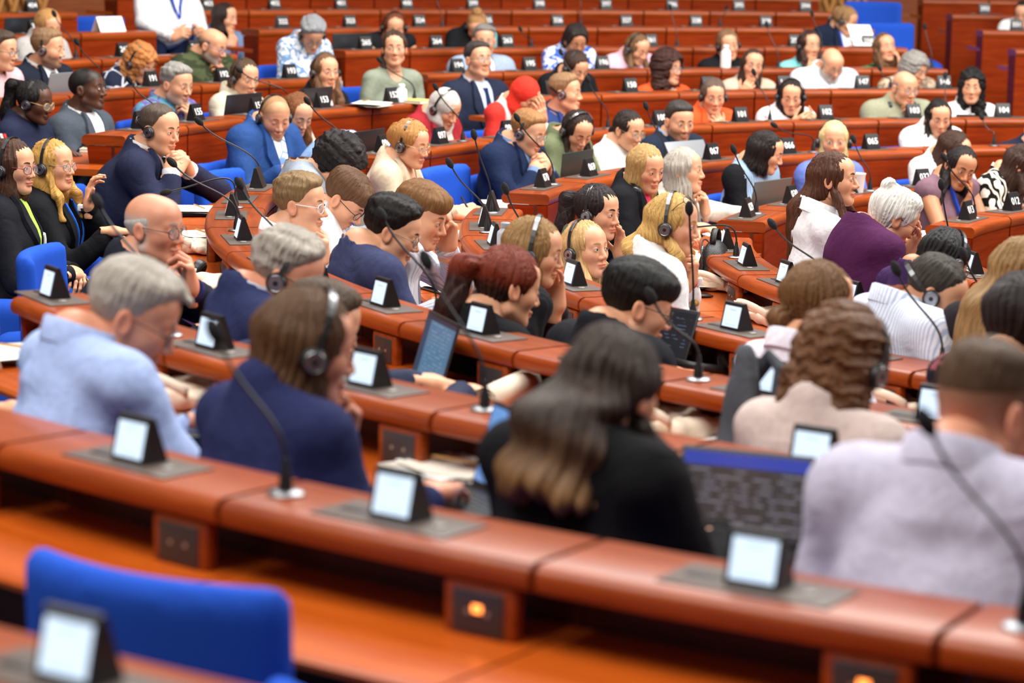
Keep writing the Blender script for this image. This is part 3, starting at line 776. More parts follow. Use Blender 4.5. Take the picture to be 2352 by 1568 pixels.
        if not M_: d = smin(d, ell(X, (.068*bw, C_.y+.085*bw, C_.z+.02), (.062+o, .058+o, .062+o)), .04)
        if arms_:
            for s in (1, -1):
                a = arms[s]; E = a['E']; W = a['W']
                if armk > .3:
                    d = smin(d, cap(P, tuple(a['S']), tuple(E), (.050*rr+o), (.042*rr+o)), .035)
                else: d = smin(d, ell(P, tuple(a['S']), (.058*rr+o,)*3), .035)
                if armk > .9: d = smin(d, cap(P, tuple(E), tuple(W-(W-E).normalized()*.038), .042*rr+o, .031*rr+o*1.3), .018)
        return d
    neck_a, neck_b = tuple(hl+Rh @ Vector((0, -.022, -.045))), tuple(N_+Vector((0, -.008, -.03)))
    def skin_fn(P):
        d = core(P, -.006, False)
        for s in (1, -1):
            a = arms[s]; E = a['E']; W = a['W']
            ka = .78 if sleeve > .9 else 1.0
            d = smin(d, cap(P, tuple(a['S']), tuple(E), .047*rr*ka, .039*rr*ka), .03)
            d = smin(d, cap(P, tuple(E), tuple(W), .039*rr*ka, .0255*rr), .012)
        return smin(d, cap(P, neck_a, neck_b, .051*gg['nk'], .060*gg['nk']), .03)
    pts = [P0, C_, N_, hl]+[arms[s][k] for s in (1, -1) for k in ('S', 'E', 'W')]
    lo = np.array([min(p[i] for p in pts) for i in range(3)])-A3(.15, .20, .16); hi = np.array([max(p[i] for p in pts) for i in range(3)])+A3(.15, .20, .02)
    hc = .018 if far else .014
    V, Q = polygonise(skin_fn, lo, hi, hc*.9); sk = np.array(SKIN[g['skin']]); body.add(V, Q, sk*.97)
    for s in (1, -1):
        a = arms[s]
        V, Q = hand(a['pose'] if a['shown'] else 'relax', .0034 if (a['shown'] and not far) else (.0042 if a['shown'] else .008))
        if s < 0: V = V*A3(-1, 1, 1); Q = Q[:, ::-1]
        m = (basis(a['fd'], a['pal'])*(1.0 if M_ else .9)).to_4x4(); m.translation = a['W']; body.add(xf(V, m), Q, sk*A3(1, .95, .93))
    link('body', body.mesh('body', skinmat()), root)
    # ---- clothing
    seed = rs.rand()*9; fold = .0035 if kind in ('suit', 'tee', 'sleeveless') else .0055
    vneck = kind in ('suit',)
    def cloth_fn(P, fine=True):
        d = core(P, thk, True, sleeve)
        if kind == 'shawl':
            d = smin(d, cap(P, tuple(N_+Vector((0, -.02, -.10))), tuple(P0+Vector((0, .03, .08))), .13, .21, (1, .8, 1)), .06)
        if fine:
            fo = wob(P*A3(1, 1, 1.5), 24, seed)+.6*wob(P*A3(1.3, 1, .7), 47, seed+2); d = d-fold*fo*sstep(0, -.10, P[:, 2]-N_.z)
        return d
    def chest_fn(P): return core(P, thk, True, .5)
    def neck_cut(P):
        r = {'suit': .066, 'shirt': .064, 'sweater': .054, 'tee': .066, 'sleeveless': .070, 'blouse': .060, 'shawl': .060}[kind]*(.90 if not M_ else 1)
        zc = {'suit': .026, 'shirt': .022, 'sweater': .058, 'tee': .030, 'sleeveless': .02, 'blouse': .04, 'shawl': .03}[kind]
        fy = .030 if kind in ('suit', 'shawl') else .010
        d = cap(P, tuple(N_+Vector((0, fy+.02, .16))), tuple(N_+Vector((0, fy, zc))), r)
        if kind == 'suit': d = smin(d, ell(P, (N_.x, N_.y+.090, N_.z-.015), (.042, .05, .06)), .02)
        if kind in ('blouse', 'sleeveless', 'tee') and g['key'] != 'whitebun': d = smin(d, ell(P, (N_.x, N_.y+.085, N_.z-.012), (.050, .06, .05)), .03)
        return d
    cl_fn = lambda P: smax(cloth_fn(P), -neck_cut(P), .010)
    V, Q = polygonise(cl_fn, lo, hi-A3(0, 0, max(0, hl.z-N_.z-.10)) if True else hi, hc*(.8 if big else .95))
    cm = cloth(top['c'], top.get('pat') if top.get('pat') else None, top.get('c2'))
    nm = {'suit': 'jacket', 'tee': 'shirt', 'sleeveless': 'top', 'blouse': 'blouse', 'shawl': 'shawl', 'shirt': 'shirt', 'sweater': 'sweater'}[kind]
    me = new_mesh(nm, V, Q, [cm])
    if top.get('sleeve') or top.get('stripe'):
        ce = np.array([V[q].mean(0) for q in Q]) if len(Q) < 30000 else V[Q].mean(1); mi = np.zeros(len(Q), np.int32)
        if top.get('sleeve'):
            me.materials.append(cloth(top['sleeve'])); mi[(np.abs(ce[:, 0]) > sw*.98)] = 1
        me.polygons.foreach_set('material_index', mi)
    link(nm, me, root)
    zN = N_.z
    if kind == 'suit':
        um = cloth(top['under'], 'lines' if top.get('upat') else None, '7f9fd0' if top.get('upat') else None)
        if top['under'] not in (top['c'],):
            zb = zN-(.30 if M_ else .25)
            patch_obj('shirt_front', chest_fn, [(-.056, zN+.014), (-.056, zN-.03), (-.044, zN-.12), (-.004, zb)], [(.056, zN+.014), (.056, zN-.03), (.044, zN-.12), (.004, zb)], 18, 9, .009, um, root)
        if M_: collar(N_, root, um, .0635, .046, .26, band=True)
        for s in (-1, 1):
            zb = zN-.31
            a = [(s*.050, zN+.020), (s*.050, zN-.04), (s*.040, zN-.12), (s*.003, zb)]; b = [(s*.066, zN+.016), (s*.090, zN-.05), (s*.094, zN-.13), (s*.010, zb-.012)]
            patch_obj('lapel', chest_fn, a if s > 0 else b, b if s > 0 else a, 16, 4, .014, cloth(top['c']), root, .004)
    elif kind == 'shirt':
        collar(N_, root, cm)
        patch_obj('button_placket', chest_fn, [(-.014, zN-.055), (-.014, zN-.40)], [(.014, zN-.055), (.014, zN-.40)], 14, 3, .008, cm, root, .002)
        if top.get('vest'):
            for s in (-1, 1):
                pass
            patch_obj('vest', chest_fn, [(-.10, zN-.06), (-.12, zN-.2), (-.12, zN-.4)], [(.10, zN-.06), (.12, zN-.2), (.12, zN-.4)], 12, 12, .012, cloth(top['vest']), root)
    if top.get('tie'):
        tm = cloth(top['tie'])
        patch_obj('tie', chest_fn, [(-.018, zN-.022), (-.012, zN-.05), (-.030, zN-.30)], [(.018, zN-.022), (.012, zN-.05), (.030, zN-.30)], 18, 4, .016, tm, root)
    if top.get('badge'):
        bx = .075 if g['rel'] < 40 else -.075
        patch_obj('badge', chest_fn, [(-.115, zN-.15), (-.115, zN-.21)], [(-.045, zN-.15), (-.045, zN-.21)], 4, 4, .020, PAPER, root, .001)
    if top.get('lan'):
        lm = cloth(top['lan'])
        for s in (-1, 1): patch_obj('lanyard', chest_fn, [(s*.060, zN-.03), (s*.045, zN-.15), (s*.004, zN-.30)], [(s*.060-.013, zN-.03), (s*.045-.013, zN-.15), (s*.004-.011, zN-.30)], 12, 2, .019, lm, root, .001)
    if top.get('stripe'):
        for k_, cc in ((0, 'd83a34'), (1, 'f0f0f0')):
            for s in (1,):
                S, E = arms[s]['S'], arms[s]['E']; mb = MB(); pr = []
                for i in range(9):
                    p = S.lerp(E, i/8*.9); o_ = Vector((s*.072*rr, .012-.018*k_, .010)); pr.append([tuple(p+o_), tuple(p+o_+Vector((0, .016, 0)))])
                mb.grid(pr); ob = mb.build('sleeve_stripe', [cloth(cc)], root); thick(ob, .004)
    if kind in ('suit', 'shirt'):
        for s in (1, -1):
            a = arms[s]
            if not a['shown']: continue
            W, E = a['W'], a['E']; t_ = (W-E).normalized(); mb = MB(); c = W-t_*.010
            mb.tube([c-t_*.008, c, c+t_*.018, c+t_*.017, c], [.036*rr, .038*rr, .037*rr, .033*rr, .031*rr], 14, 0, False)
            mb.build('cuff', [cloth(top['under']) if kind == 'suit' and M_ else cm], root)
    wt = g['ex'].get('watch')
    if wt:
        a = arms[-1]; t_ = (a['W']-a['E']).normalized(); c = a['W']-t_*.004; mb = MB()
        mb.tube([c-t_*.011, c-t_*.010, c+t_*.010, c+t_*.011], [.028*rr, .032*rr, .032*rr, .028*rr], 16, 0, False)
        o_ = basis(a['fd'], a['pal']) @ Vector((0, 0, 1)); mb.box(tuple(c+o_*.031), (.014, .014, .014), 1, .005); mb.build('watch', [plain('strap', wt, .5), plain('watch_face', 'e8e4e0', .3)], root)
    lc = ('23262e', '1c1d22', '38404f')[rs.randint(3)]
    if not st:
        link('trousers', legs_mesh(lc), root); link('shoes', shoes_mesh(), root)
    else:
        def lf(P):
            X = P.copy(); X[:, 0] = np.abs(X[:, 0]); return smin(ell(P, (0, 0, .93), (.17, .13, .12)), cap(X, (.085, 0, .9), (.095, 0, .09), .085, .05), .05)
        V, Q = polygonise(lf, (-.24, -.2, .02), (.24, .2, 1.1), .022); link('trousers', new_mesh('trousers', V, Q, [cloth('23304e')]), root)
    # ---- on the head
    hm = hair_build(gg, .0062 if far else (.0048 if not big else .0044))
    if hm:
        o = link('hair', hm, root); o.matrix_local = Mh
    bc = g['hair'][1] if g['hair'][0] != 'hijab' else '2a1c16'
    bl = lin(bc); bm = plain('brow', tuple(min(1, x*.6) for x in bl), .8)
    closed = g['pitch'] > 21; ic = '3a2a20' if rs.rand() < .6 else '4a5a68'
    brow_pair(fnh, root, bm, Mh)
    for s in (-1, 1):
        o = link('eye', eye_mesh(closed, ic, s), root); o.matrix_local = Mh
    tt = {'hijab': .02, 'curly': .03, 'long': .017, 'bob': .02, 'updo': .016, 'mop': .02}.get(g['hair'][0], .010)
    if 'hs' in g['ex']:
        o = link('headset', headset_mesh(.084+(tt*.8 if g['hair'][0] in ('hijab', 'long', 'bob', 'curly') else .004), .116+tt), root)
        o.matrix_local = Mh @ Matrix.Translation((0, -.004, -.004)) @ Matrix.Rotation(math.radians(g['ex']['hs']), 4, 'X')
    if g['ex'].get('gl'): o = link('glasses', glasses_mesh(g['ex']['gl']), root); o.matrix_local = Mh
    if g['ex'].get('sung'):
        o = link('sunglasses', glasses_mesh('2a1a18'), root); o.matrix_local = Mh @ Matrix.Translation((0, -.015, .02)) @ Matrix.Rotation(math.radians(52), 4, 'X') @ Matrix.Translation((0, .012, .0))
    if g['ex'].get('hsn'):
        o = link('headset', headset_mesh(.082, .10), root)
        o.matrix_local = Matrix.Translation(N_+Vector((0, .055, -.02))) @ Matrix.Rotation(math.radians(78), 4, 'X')
    g['root'] = root; g['armsol'] = arms; g['cloth_fn'] = cloth_fn
    return root
# ------------------------------------------------------------------ the room
def pol(r, a, z=0): a = math.radians(a); return Vector((r*math.cos(a), r*math.sin(a), z))
def struct(o, label=None):
    o['kind'] = 'structure'
    if label: o['label'] = label
    return o
CARPET = plain('carpet', '15203a', .95, bump=.5, bscale=300)
def build_room():
    for i in range(10):
        r0 = 0 if i == 0 else RR[i]-.10; r1 = (RR[i+1]-.10) if i < 9 else 14.5
        n = 96; v = []; f = []
        for k in range(n+1):
            a = math.radians(50+k*190/n)
            for r, z in ((r0, FL(i)), (r1, FL(i)), (r1, FL(i)-.3), (r0, FL(i)-.3)): v.append((r*math.cos(a), r*math.sin(a), z))
        for k in range(n):
            for j in range(4): f.append((k*4+j, (k+1)*4+j, (k+1)*4+(j+1) % 4, k*4+(j+1) % 4))
        f += [(0, 1, 2, 3), (n*4+3, n*4+2, n*4+1, n*4)]
        me = new_mesh('floor', v, f, [CARPET], None, False); me.flip_normals() if False else None
        struct(link('floor', me))
    # curved back wall and its pale timber lattice
    v, f, uv = arc_prism([(0, 0), (.25, 0), (.25, 5), (0, 5)], 13.6, math.radians(70), 90, 0)
    struct(link('wall_back', new_mesh('wall_back', v, f, [wood('wall_wood', '7c3a1c', '95522a', .4, .1)], None, True, 40, uv), None, None, math.radians(110)))
    lat = plain('lattice', 'c98f4e', .55)
    for name, a0, a1 in (('lattice_screen', 112.6, 122), ('lattice_screen', 80.4, 82.9)):
        root = empty(name, pol(13.4, (a0+a1)/2, FL(9))); tag(root, 'pale timber lattice screen on the back wall, %s' % ('beside the number 404 desk' if a0 > 100 else 'beside the tall blue chairs'), 'lattice')
        L0 = root.location; mb = MB(); n = int((a1-a0)/.55)
        for k in range(n+1):
            for dx in (-1, 1):
                p = []
                for j in range(13): p.append(pol(13.42-.015*(dx+1), a0+(a1-a0)*k/n+dx*.16*(1 if j % 2 else -1), FL(9)+.05+j*.2)-L0)
                mb.tube(p, .020, 4, 0, True)
        mb.build('slat', [lat], root)['kind'] = 'stuff'
        mb = MB(); v = [pol(13.47, a0+(a1-a0)*k/8, z)-L0 for z in (FL(9), FL(9)+2.6) for k in range(9)]
        mb.add([tuple(q) for q in v], [(k, k+1, 10+k, 9+k) for k in range(8)]); ob = mb.build('backing', [plain('lattice_back', 'a8733c', .7)], root); thick(ob, .03)
build_room()

# ------------------------------------------------------------------ desks
LEDGE = [(-.105, -.046), (-.112, -.036), (-.112, -.014), (-.106, -.004), (-.096, 0), (.082, 0), (.094, -.005), (.101, -.015), (.102, -.030), (.097, -.041), (.086, -.046)]
DESKP = [(-.06, -DROP-.026), (.322, -DROP-.026), (.334, -DROP-.018), (.336, -DROP-.008), (.328, -DROP), (-.06, -DROP)]
def child(root, name, me, ang):
    o = link(name, me, root); o.matrix_parent_inverse = Matrix.Translation(-root.location); o.rotation_euler = (0, 0, math.radians(ang)); return o
def desk_run(row, a0, a1, plates, label):
    """curved desk: per seat a ledge piece, a front panel and an inner panel; one writing surface per seat"""
    R, z = RR[row], ZZ[row]; pitch = math.degrees(.55/R)
    if plates:
        edges = [p+pitch/2 for p in plates]; e = min(plates)-pitch/2
        ed = [e]+sorted(edges)
        ed = [ed[0]]+[(sorted(plates)[i]+sorted(plates)[i+1])/2 if abs(sorted(plates)[i+1]-sorted(plates)[i]) < 1.6*pitch else sorted(plates)[i]+pitch/2 for i in range(len(plates)-1)]+[ed[-1]]
        while ed[0]-pitch*.6 > a0: ed.insert(0, ed[0]-pitch)
        while ed[-1]+pitch*.6 < a1: ed.append(ed[-1]+pitch)
        ed[0] = a0 if abs(ed[0]-a0) < pitch else ed[0]; ed[-1] = a1 if abs(ed[-1]-a1) < pitch else ed[-1]
        ed2 = [ed[0]]
        for x in ed[1:]:
            while x-ed2[-1] > 1.6*pitch: ed2.append(ed2[-1]+pitch)
            ed2.append(x)
        ed = ed2
    else:
        n = max(1, round((a1-a0)/pitch)); ed = [a0+(a1-a0)*i/n for i in range(n+1)]
    mid = (a0+a1)/2; root = empty('curved_desk', pol(R, mid, FL(row))); tag(root, label, 'desk')
    zf = FL(row)-.02; cache = {}
    for e0, e1 in zip(ed[:-1], ed[1:]):
        c = (e0+e1)/2; half = round(math.radians((e1-e0)/2), 4)
        if half not in cache:
            g = .0065/R; ns = 5
            low = zf-z-.01
            cache[half] = (arc_mesh('ledge', LEDGE, R, half-g, ns, z, W_LEDGE), arc_mesh('front_panel', [(-.108, low), (-.084, low), (-.084, -.048), (-.108, -.048)], R, half-g, ns, z, W_PANEL),
                           arc_mesh('inner_panel', [(-.060, -DROP-.7), (-.045, -DROP-.7), (-.045, -.048), (-.060, -.048)], R, half-g*.5, ns, z, W_DARK), arc_mesh('writing_surface', DESKP, R, half-g*.6, ns, z, W_DESK))
        ml, mf, mi, mw = cache[half]
        child(root, 'ledge', ml, c); child(root, 'front_panel', mf, c); child(root, 'inner_panel', mi, c); child(root, 'writing_surface', mw, c)
    for a, s in ((ed[0], 1), (ed[-1], -1)):
        k = ('end', row)
        if k not in MC:
            MC[k] = arc_mesh('end_panel', [(-.100, zf-z), (.06, zf-z), (.06, -DROP-.05), (.075, -.05), (-.100, -.05)], R, .016/R, 1, z, W_PANEL)
        child(root, 'end_panel', MC[k], a+s*math.degrees(.020/R))
    return root, ed
SOCK = {}
def socket_mesh():
    if SOCK: return SOCK['h'], SOCK['p']
    mb = MB(); mb.box((0, 0, 0), (.014, .066, .050), 0, .008); SOCK['h'] = mb.mesh('socket_housing', [W_LEDGE], 40)
    mb = MB(); mb.box((.0150, 0, .004), (.0022, .048, .034), 0, .002)
    for y in (-.018, .018):
        for k in range(3): mb.tube([(.0165, y+.007*math.cos(k*2.1), .004+.007*math.sin(k*2.1)), (.0178, y+.007*math.cos(k*2.1), .004+.007*math.sin(k*2.1))], .0022, 6, 1)
        mb.tube([(.0165, y, .004), (.0180, y, .004)], .0045, 8, 2)
    SOCK['p'] = mb.mesh('socket_plate', [DGREY, BLACK, plain('socket_ring', 'a89a88', .4, .5)], 40); return SOCK['h'], SOCK['p']
def sockets(root, row, angs):
    h, p = socket_mesh(); R, z = RR[row], ZZ[row]
    for i, a in enumerate(angs):
        o = link('socket_housing', h, root); o.matrix_parent_inverse = Matrix.Translation(-root.location)
        P = pol(R+.078, a, z-.046-.050); o.location = P; o.rotation_euler = (0, 0, math.radians(a))
        q = link('socket_plate', p, o)
        if LIT.get((row, i)):
            mb = MB(); mb.box((.0178, .0, .010), (.0015, .009, .006), 0, .0014); mb.build('indicator_light', [plain('led', LIT[(row, i)], .3, emit=3)], o)
LIT = {(3, 8): '5ad0ff', (5, 2): 'ff8a3c', (5, 3): 'ff8a3c', (5, 4): 'ff7a2c', (5, 5): 'ff7a2c'}

UNIT = {}
def unit_parts():
    """desk unit: black wedge with a tilted screen facing the seat (+X) and the seat number on the back (-X)"""
    if UNIT: return UNIT
    mb = MB(); w = .043
    pr = [(-.026, 0), (.027, 0), (.029, .004), (.011, .081), (.007, .084), (.001, .083), (-.027, .006)]
    v = [(x, s*w, z) for s in (-1, 1) for x, z in pr]; n = len(pr); f = [(i, (i+1) % n, n+(i+1) % n, n+i) for i in range(n)]+[tuple(range(n-1, -1, -1)), tuple(range(n, 2*n))]
    mb.add(v, [q[::-1] for q in f][:n]+f[n:]); UNIT['body'] = mb.mesh('housing', [BLACK], 30)
    def onface(y, t, off):  # t along the front face
        a = Vector((.029, 0, .004)); b = Vector((.011, 0, .081)); n_ = Vector((.077, 0, .018)).normalized(); p = a.lerp(b, t)+n_*off; return (p.x, y, p.z)
    mb = MB(); P = [[onface(-.036+.072*i, .10+.78*j, .0012) for j in (0, 1)] for i in (0, 1)]; mb.grid(P); UNIT['screen'] = mb.mesh('screen', [screen_mat('unit_screen', 'unit')])
    mb = MB(); mb.box((.006, -.0, .0015), (.058, .135, .0020), 0, .0015); UNIT['plate'] = mb.mesh('base_plate', [GREY], 30)
    mb = MB(); mb.box((.010, -.082, .0042), (.010, .030, .0012), 0, .001); UNIT['slot'] = mb.mesh('card_slot', [BLACK])
    mb = MB(); mb.lathe([(.012, .0035), (.012, .006), (.009, .0075), (.001, .0078)], 14, 0, (.012, .085, 0)); UNIT['button'] = mb.mesh('button', [plain('button', '77726c', .4)], 40)
    return UNIT
TXT = {}
def number_mesh(t):
    if t in TXT: return TXT[t]
    cu = bpy.data.curves.new('number', 'FONT'); cu.body = t; cu.size = .047; cu.align_x = 'CENTER'; cu.align_y = 'CENTER'; cu.extrude = .0006; cu.offset = .0003; cu.resolution_u = 3
    ob = bpy.data.objects.new('number', cu); COL.objects.link(ob); dg = bpy.context.evaluated_depsgraph_get()
    me = bpy.data.meshes.new_from_object(ob.evaluated_get(dg)); bpy.data.objects.remove(ob); bpy.data.curves.remove(cu)
    me.materials.clear(); me.materials.append(WHITE); me.name = 'number'; TXT[t] = me; return me
def unit(row, a, label, num=None):
    U = unit_parts(); R, z = RR[row], ZZ[row]
    root = empty('desk_unit', pol(R, a, z), math.radians(a)); tag(root, label, 'desk unit', 'screens with seat numbers along the desks')
    link('housing', U['body'], root); link('screen', U['screen'], root); link('base_plate', U['plate'], root); link('card_slot', U['slot'], root); link('button', U['button'], root)
    if num:
        o = link('number', number_mesh(num), root)
        # back face runs from (-.032,.006) to (.001,.079); text reads from the hall's centre
        n_ = Vector((-.077, 0, .028)).normalized(); up = Vector((.028, 0, .077)).normalized(); x = up.cross(n_)
        m = Matrix((x, up, n_)).transposed().to_4x4(); m.translation = Vector((-.013, 0, .0445))+n_*.0012; o.matrix_local = m
def mic(row, a, tip, bend, label):
    R, z = RR[row], ZZ[row]; B = pol(R, a, z+.001); T = Vector(tip)-B
    root = empty('gooseneck_microphone', B); tag(root, label, 'microphone', 'gooseneck microphones on the desk ledges')
    mb = MB(); mb.lathe([(.030, 0), (.031, .003), (.027, .006), (.012, .008)], 20, 0); mb.lathe([(.0125, .006), (.011, .030), (.0065, .045), (.005, .06)], 14, 1); mb.build('base', [STEEL, BLACK], root)
    d = T.normalized(); p1 = Vector((0, 0, .05)); L = T.length
    ctrl = [p1, p1+Vector((0, 0, L*.30)), T-d*.1+Vector((0, 0, -.015)), T] if not bend else [p1, p1+Vector((0, 0, .11)), T*.35+Vector((0, 0, .075)), T]
    pts = []
    for i in range(15):
        t = i/14; q = ctrl[0]*(1-t)**3+ctrl[1]*3*t*(1-t)**2+ctrl[2]*3*t*t*(1-t)+ctrl[3]*t**3; pts.append(q)
    mb = MB(); mb.tube(pts, .0033, 7); mb.build('neck', [BLACK], root)
    e = (pts[-1]-pts[-3]).normalized(); q = pts[-1]
    mb = MB(); rr = [.004, .0095, .0125, .0130, .0125, .010, .005]
    mb.tube([q+e*(-.012+.0075*i) for i in range(7)], rr, 10); mb.build('foam_windscreen', [FOAM], root)

# ------------------------------------------------------------------ chairs
CH = {}
def chair_parts():
    if CH: return CH
    def P(name, fn, lo, hi, h=.016): V, Q = polygonise(fn, lo, hi, h); CH[name] = new_mesh(name, V, Q, [BLUE])
    P('seat', lambda P: rbox(P, (0, .02, .36), (.235, .235, .07), .05), (-.26, -.25, .26), (.26, .29, .46))
    def back(P):
        Q = P.copy(); Q[:, 1] = Q[:, 1]+.05*np.clip(P[:, 2]-.42, 0, 1)-.08*(P[:, 0]/.28)**2
        return rbox(Q, (0, -.180, .615), (.235, .032, .265), .031)
    P('backrest', back, (-.29, -.34, .33), (.29, -.02, 1.03))
    def arm(s):
        def fn(P):
            Q = P-A3(s*.275, 0, 0); Q = Q.copy(); y, z = Q[:, 1], Q[:, 2]; topz = .640-.35*np.clip(y-.05, 0, 1)**1.5-.10*np.clip(-y-.1, 0, 1)
            Q[:, 2] = z-topz; return rbox(Q, (0, -.01, -.17), (.055, .245, .17), .053)
        return fn
    P('armrest_a', arm(1), (.19, -.28, .26), (.36, .27, .72)); P('armrest_b', arm(-1), (-.36, -.28, .26), (-.19, .27, .72))
    mb = MB(); mb.box((0, 0, .28), (.19, .19, .012), 0, .008); mb.tube([(0, 0, .03), (0, 0, .28)], .035, 12); mb.lathe([(.20, 0), (.205, .012), (.17, .026), (.05, .04)], 24); CH['pedestal'] = mb.mesh('pedestal', [BLACK], 35)
    return CH
def chair(loc, rz, label, sz=1.0):
    c = chair_parts(); root = empty('blue_chair', loc, rz); tag(root, label, 'chair', 'blue upholstered chairs')
    link('seat', c['seat'], root); link('backrest', c['backrest'], root); link('armrest', c['armrest_a'], root); link('armrest', c['armrest_b'], root); link('pedestal', c['pedestal'], root); root.scale = (1, 1, sz)
    return root
# ------------------------------------------------------------------ things on the desks
def laptop(loc, rz, label, scr='dark', op=105, body='2b2c30', **k):
    root = empty('laptop', loc, rz); root.scale = (k.get('s', 1),)*3; tag(root, label, 'laptop'); bm = plain('laptop_shell', body, .35, .4)
    mb = MB(); mb.box((0, 0, .008), (.155, .108, .0075), 0, .006); base = mb.build('base', [bm], root)
    mb = MB()
    for r in range(5):
        for c in range(13): mb.box((-.132+c*.022, .062-r*.019, .0162), (.0092, .0080, .0012), 0)
    o = mb.build('keyboard', [plain('keys', '111214', .5)], base); o['kind'] = 'stuff'
    mb = MB(); mb.box((0, -.068, .0158), (.045, .028, .0008), 0, .0007); mb.build('touchpad', [plain('touchpad', '3a3b40', .3)], base)
    a = math.radians(op-90); M = Matrix.Rotation(-a, 3, 'X')
    mb = MB(); c = Vector((0, .104, .016))+M @ Vector((0, 0, .105)); mb.box(tuple(c), (.155, .0035, .105), 0, .003, M); lid = mb.build('lid', [bm], root)
    P = [[tuple(Vector((0, .104, .016))+M @ Vector((-.146+.292*i, -.0042, .012+.186*j))) for j in (0, 1)] for i in (0, 1)]
    mb = MB(); mb.grid(P); mb.build('screen', [screen_mat('screen_'+scr, scr)], lid)
def tablet(loc, rz, label, **k):
    root = empty('tablet', loc, rz); tag(root, label, 'tablet'); M = Matrix.Rotation(-.7, 3, 'X')
    mb = MB(); mb.box((0, .03, .07), (.09, .004, .07), 0, .003, M); mb.build('case', [STEEL], root)
    mb = MB(); mb.grid([[tuple(Vector((0, .03, .07))+M @ Vector((-.082+.164*i, -.0048, -.062+.124*j))) for j in (0, 1)] for i in (0, 1)]); mb.build('screen', [screen_mat('screen_blue', 'blue')], root)
    mb = MB(); mb.box((0, .075, .028), (.06, .003, .045), 0, .002, Matrix.Rotation(.7, 3, 'X')); mb.build('stand', [BLACK], root)
def sheet(mb, c, w, d, rz, n=6, curl=.006, m=0):
    P = []
    for i in range(n+1):
        r = []
        for j in range(n+1):
            x, y = w*(i/n-.5), d*(j/n-.5); z = curl*(math.sin(i*1.3+c[2]*90)*.3+(abs(2*i/n-1)**3)*.9)
            r.append((c[0]+x*math.cos(rz)-y*math.sin(rz), c[1]+x*math.sin(rz)+y*math.cos(rz), c[2]+z))
        P.append(r)
    mb.grid(P, m); Q = [[(p[0], p[1], p[2]-.0012) for p in r] for r in P]; mb.grid(Q, m, True)
def papers(loc, rz, label, n=3, up=0, **k):
    root = empty('papers', loc, rz); tag(root, label, 'papers'); rs = np.random.RandomState(len(label)*13+n)
    if up:
        mb = MB(); M = Matrix.Rotation(.9, 3, 'X'); mb.box((0, -.05, .08), (.085, .0012, .11), 0, 0, M); mb.build('sheet', [PAPER], root); return
    for i in range(n):
        mb = MB(); sheet(mb, (rs.uniform(-.03, .03), rs.uniform(-.03, .03), .003+i*.0035), .21, .15 if i % 2 else .20, rs.uniform(-.35, .35)); mb.build('sheet', [PAPER if i % 3 else plain('paper_warm', 'e9e0d2', .8)], root)
    mb = MB(); mb.tube([(-.06, -.02, .012+n*.004), (.07, .03, .012+n*.004)], .0035, 8); mb.build('pencil', [plain('pencil', 'b98a4a', .5)], root)
def notebook(loc, rz, label, open=0, c='e8e2d4', **k):
    root = empty('notebook', loc, rz); tag(root, label, 'notebook')
    if open:
        mb = MB(); mb.box((0, 0, .003), (.155, .105, .003), 0, .002); mb.build('cover', [plain('cover', '3a3230', .6)], root)
        for s in (-1, 1):
            P = [[(s*(.002+.146*i/8), -.10+.2*j/2, .0062+.010*math.sin(PI*min(1, i/8*1.15))**.6) for j in range(3)] for i in range(9)]
            mb = MB(); mb.grid(P, 0, s < 0); mb.grid([[(p[0], p[1], .0055) for p in r] for r in P], 0, s > 0); mb.build('page', [PAPER], root)
    else:
        mb = MB(); mb.box((0, 0, .008), (.075, .105, .0065), 0, .001); mb.build('pages', [PAPER], root)
        for z in (.0012, .0155):
            mb = MB(); mb.box((0, 0, z), (.078, .108, .0012), 0, .001); mb.build('cover', [plain('cover_'+c, c, .6)], root)
BAGN = [0]
def bag(loc, rz, label, s=.8, **k):
    root = empty('tote_bag', loc, rz); tag(root, label, 'bag'); BAGN[0] += 1; ph = BAGN[0]*1.7
    def fn(P):
        Q = P/s; d = rbox(Q, (0, 0, .030), (.165, .105, .030), .028)
        d = d-.016*wob(Q*A3(1, 1, .5), 30, ph)-.010*np.abs(wob(Q, 52, ph*2))+.008
        return d*s
    V, Q = polygonise(fn, (-.2*s, -.15*s, -.004), (.2*s, .15*s, .105*s), .008); V[:, 2] = np.maximum(V[:, 2], .0005)
    link('bag_body', new_mesh('bag_body', V, Q, [CANVAS]), root)
    for q in (0, 1):
        p = []
        for i in range(13):
            t = i/12; a = PI*t; p.append((s*(-.09+.10*q+.12*math.cos(a)), s*(-.06-.05*q-.06*math.sin(a)), s*(.055+.05*math.sin(a)*(.4+.6*q))))
        P = [[tuple(Vector(x)+Vector((0, 0, .012))), tuple(Vector(x)-Vector((0, .004, .012)))] for x in p]
        mb = MB(); mb.grid(P); o = mb.build('strap', [CANVAS], root); thick(o, .003)
    if k.get('print'):
        x = np.linspace(-.06, .06, 9)*s
        for i in range(3):
            mb = MB(); zz = []
            for yy in (.045-.022*i, .036-.022*i):
                PP = np.stack([x*(1-.2*i), np.full(9, yy*s), np.full(9, .12*s)], 1).astype(np.float32)
                for _ in range(40): PP[:, 2] -= np.clip(fn(PP), -.02, .02)*.8
                PP[:, 2] = np.clip(PP[:, 2], .001, .2)
                zz.append(PP[:, 2]+.0015)
            mb.grid([[(x[j]*(1-.2*i), (.036-.022*i)*s, zz[1][j]), (x[j]*(1-.2*i), (.045-.022*i)*s, zz[0][j])] for j in range(9)], 0, True); mb.build('print_line', [plain('print', '5a6494', .8)], root)
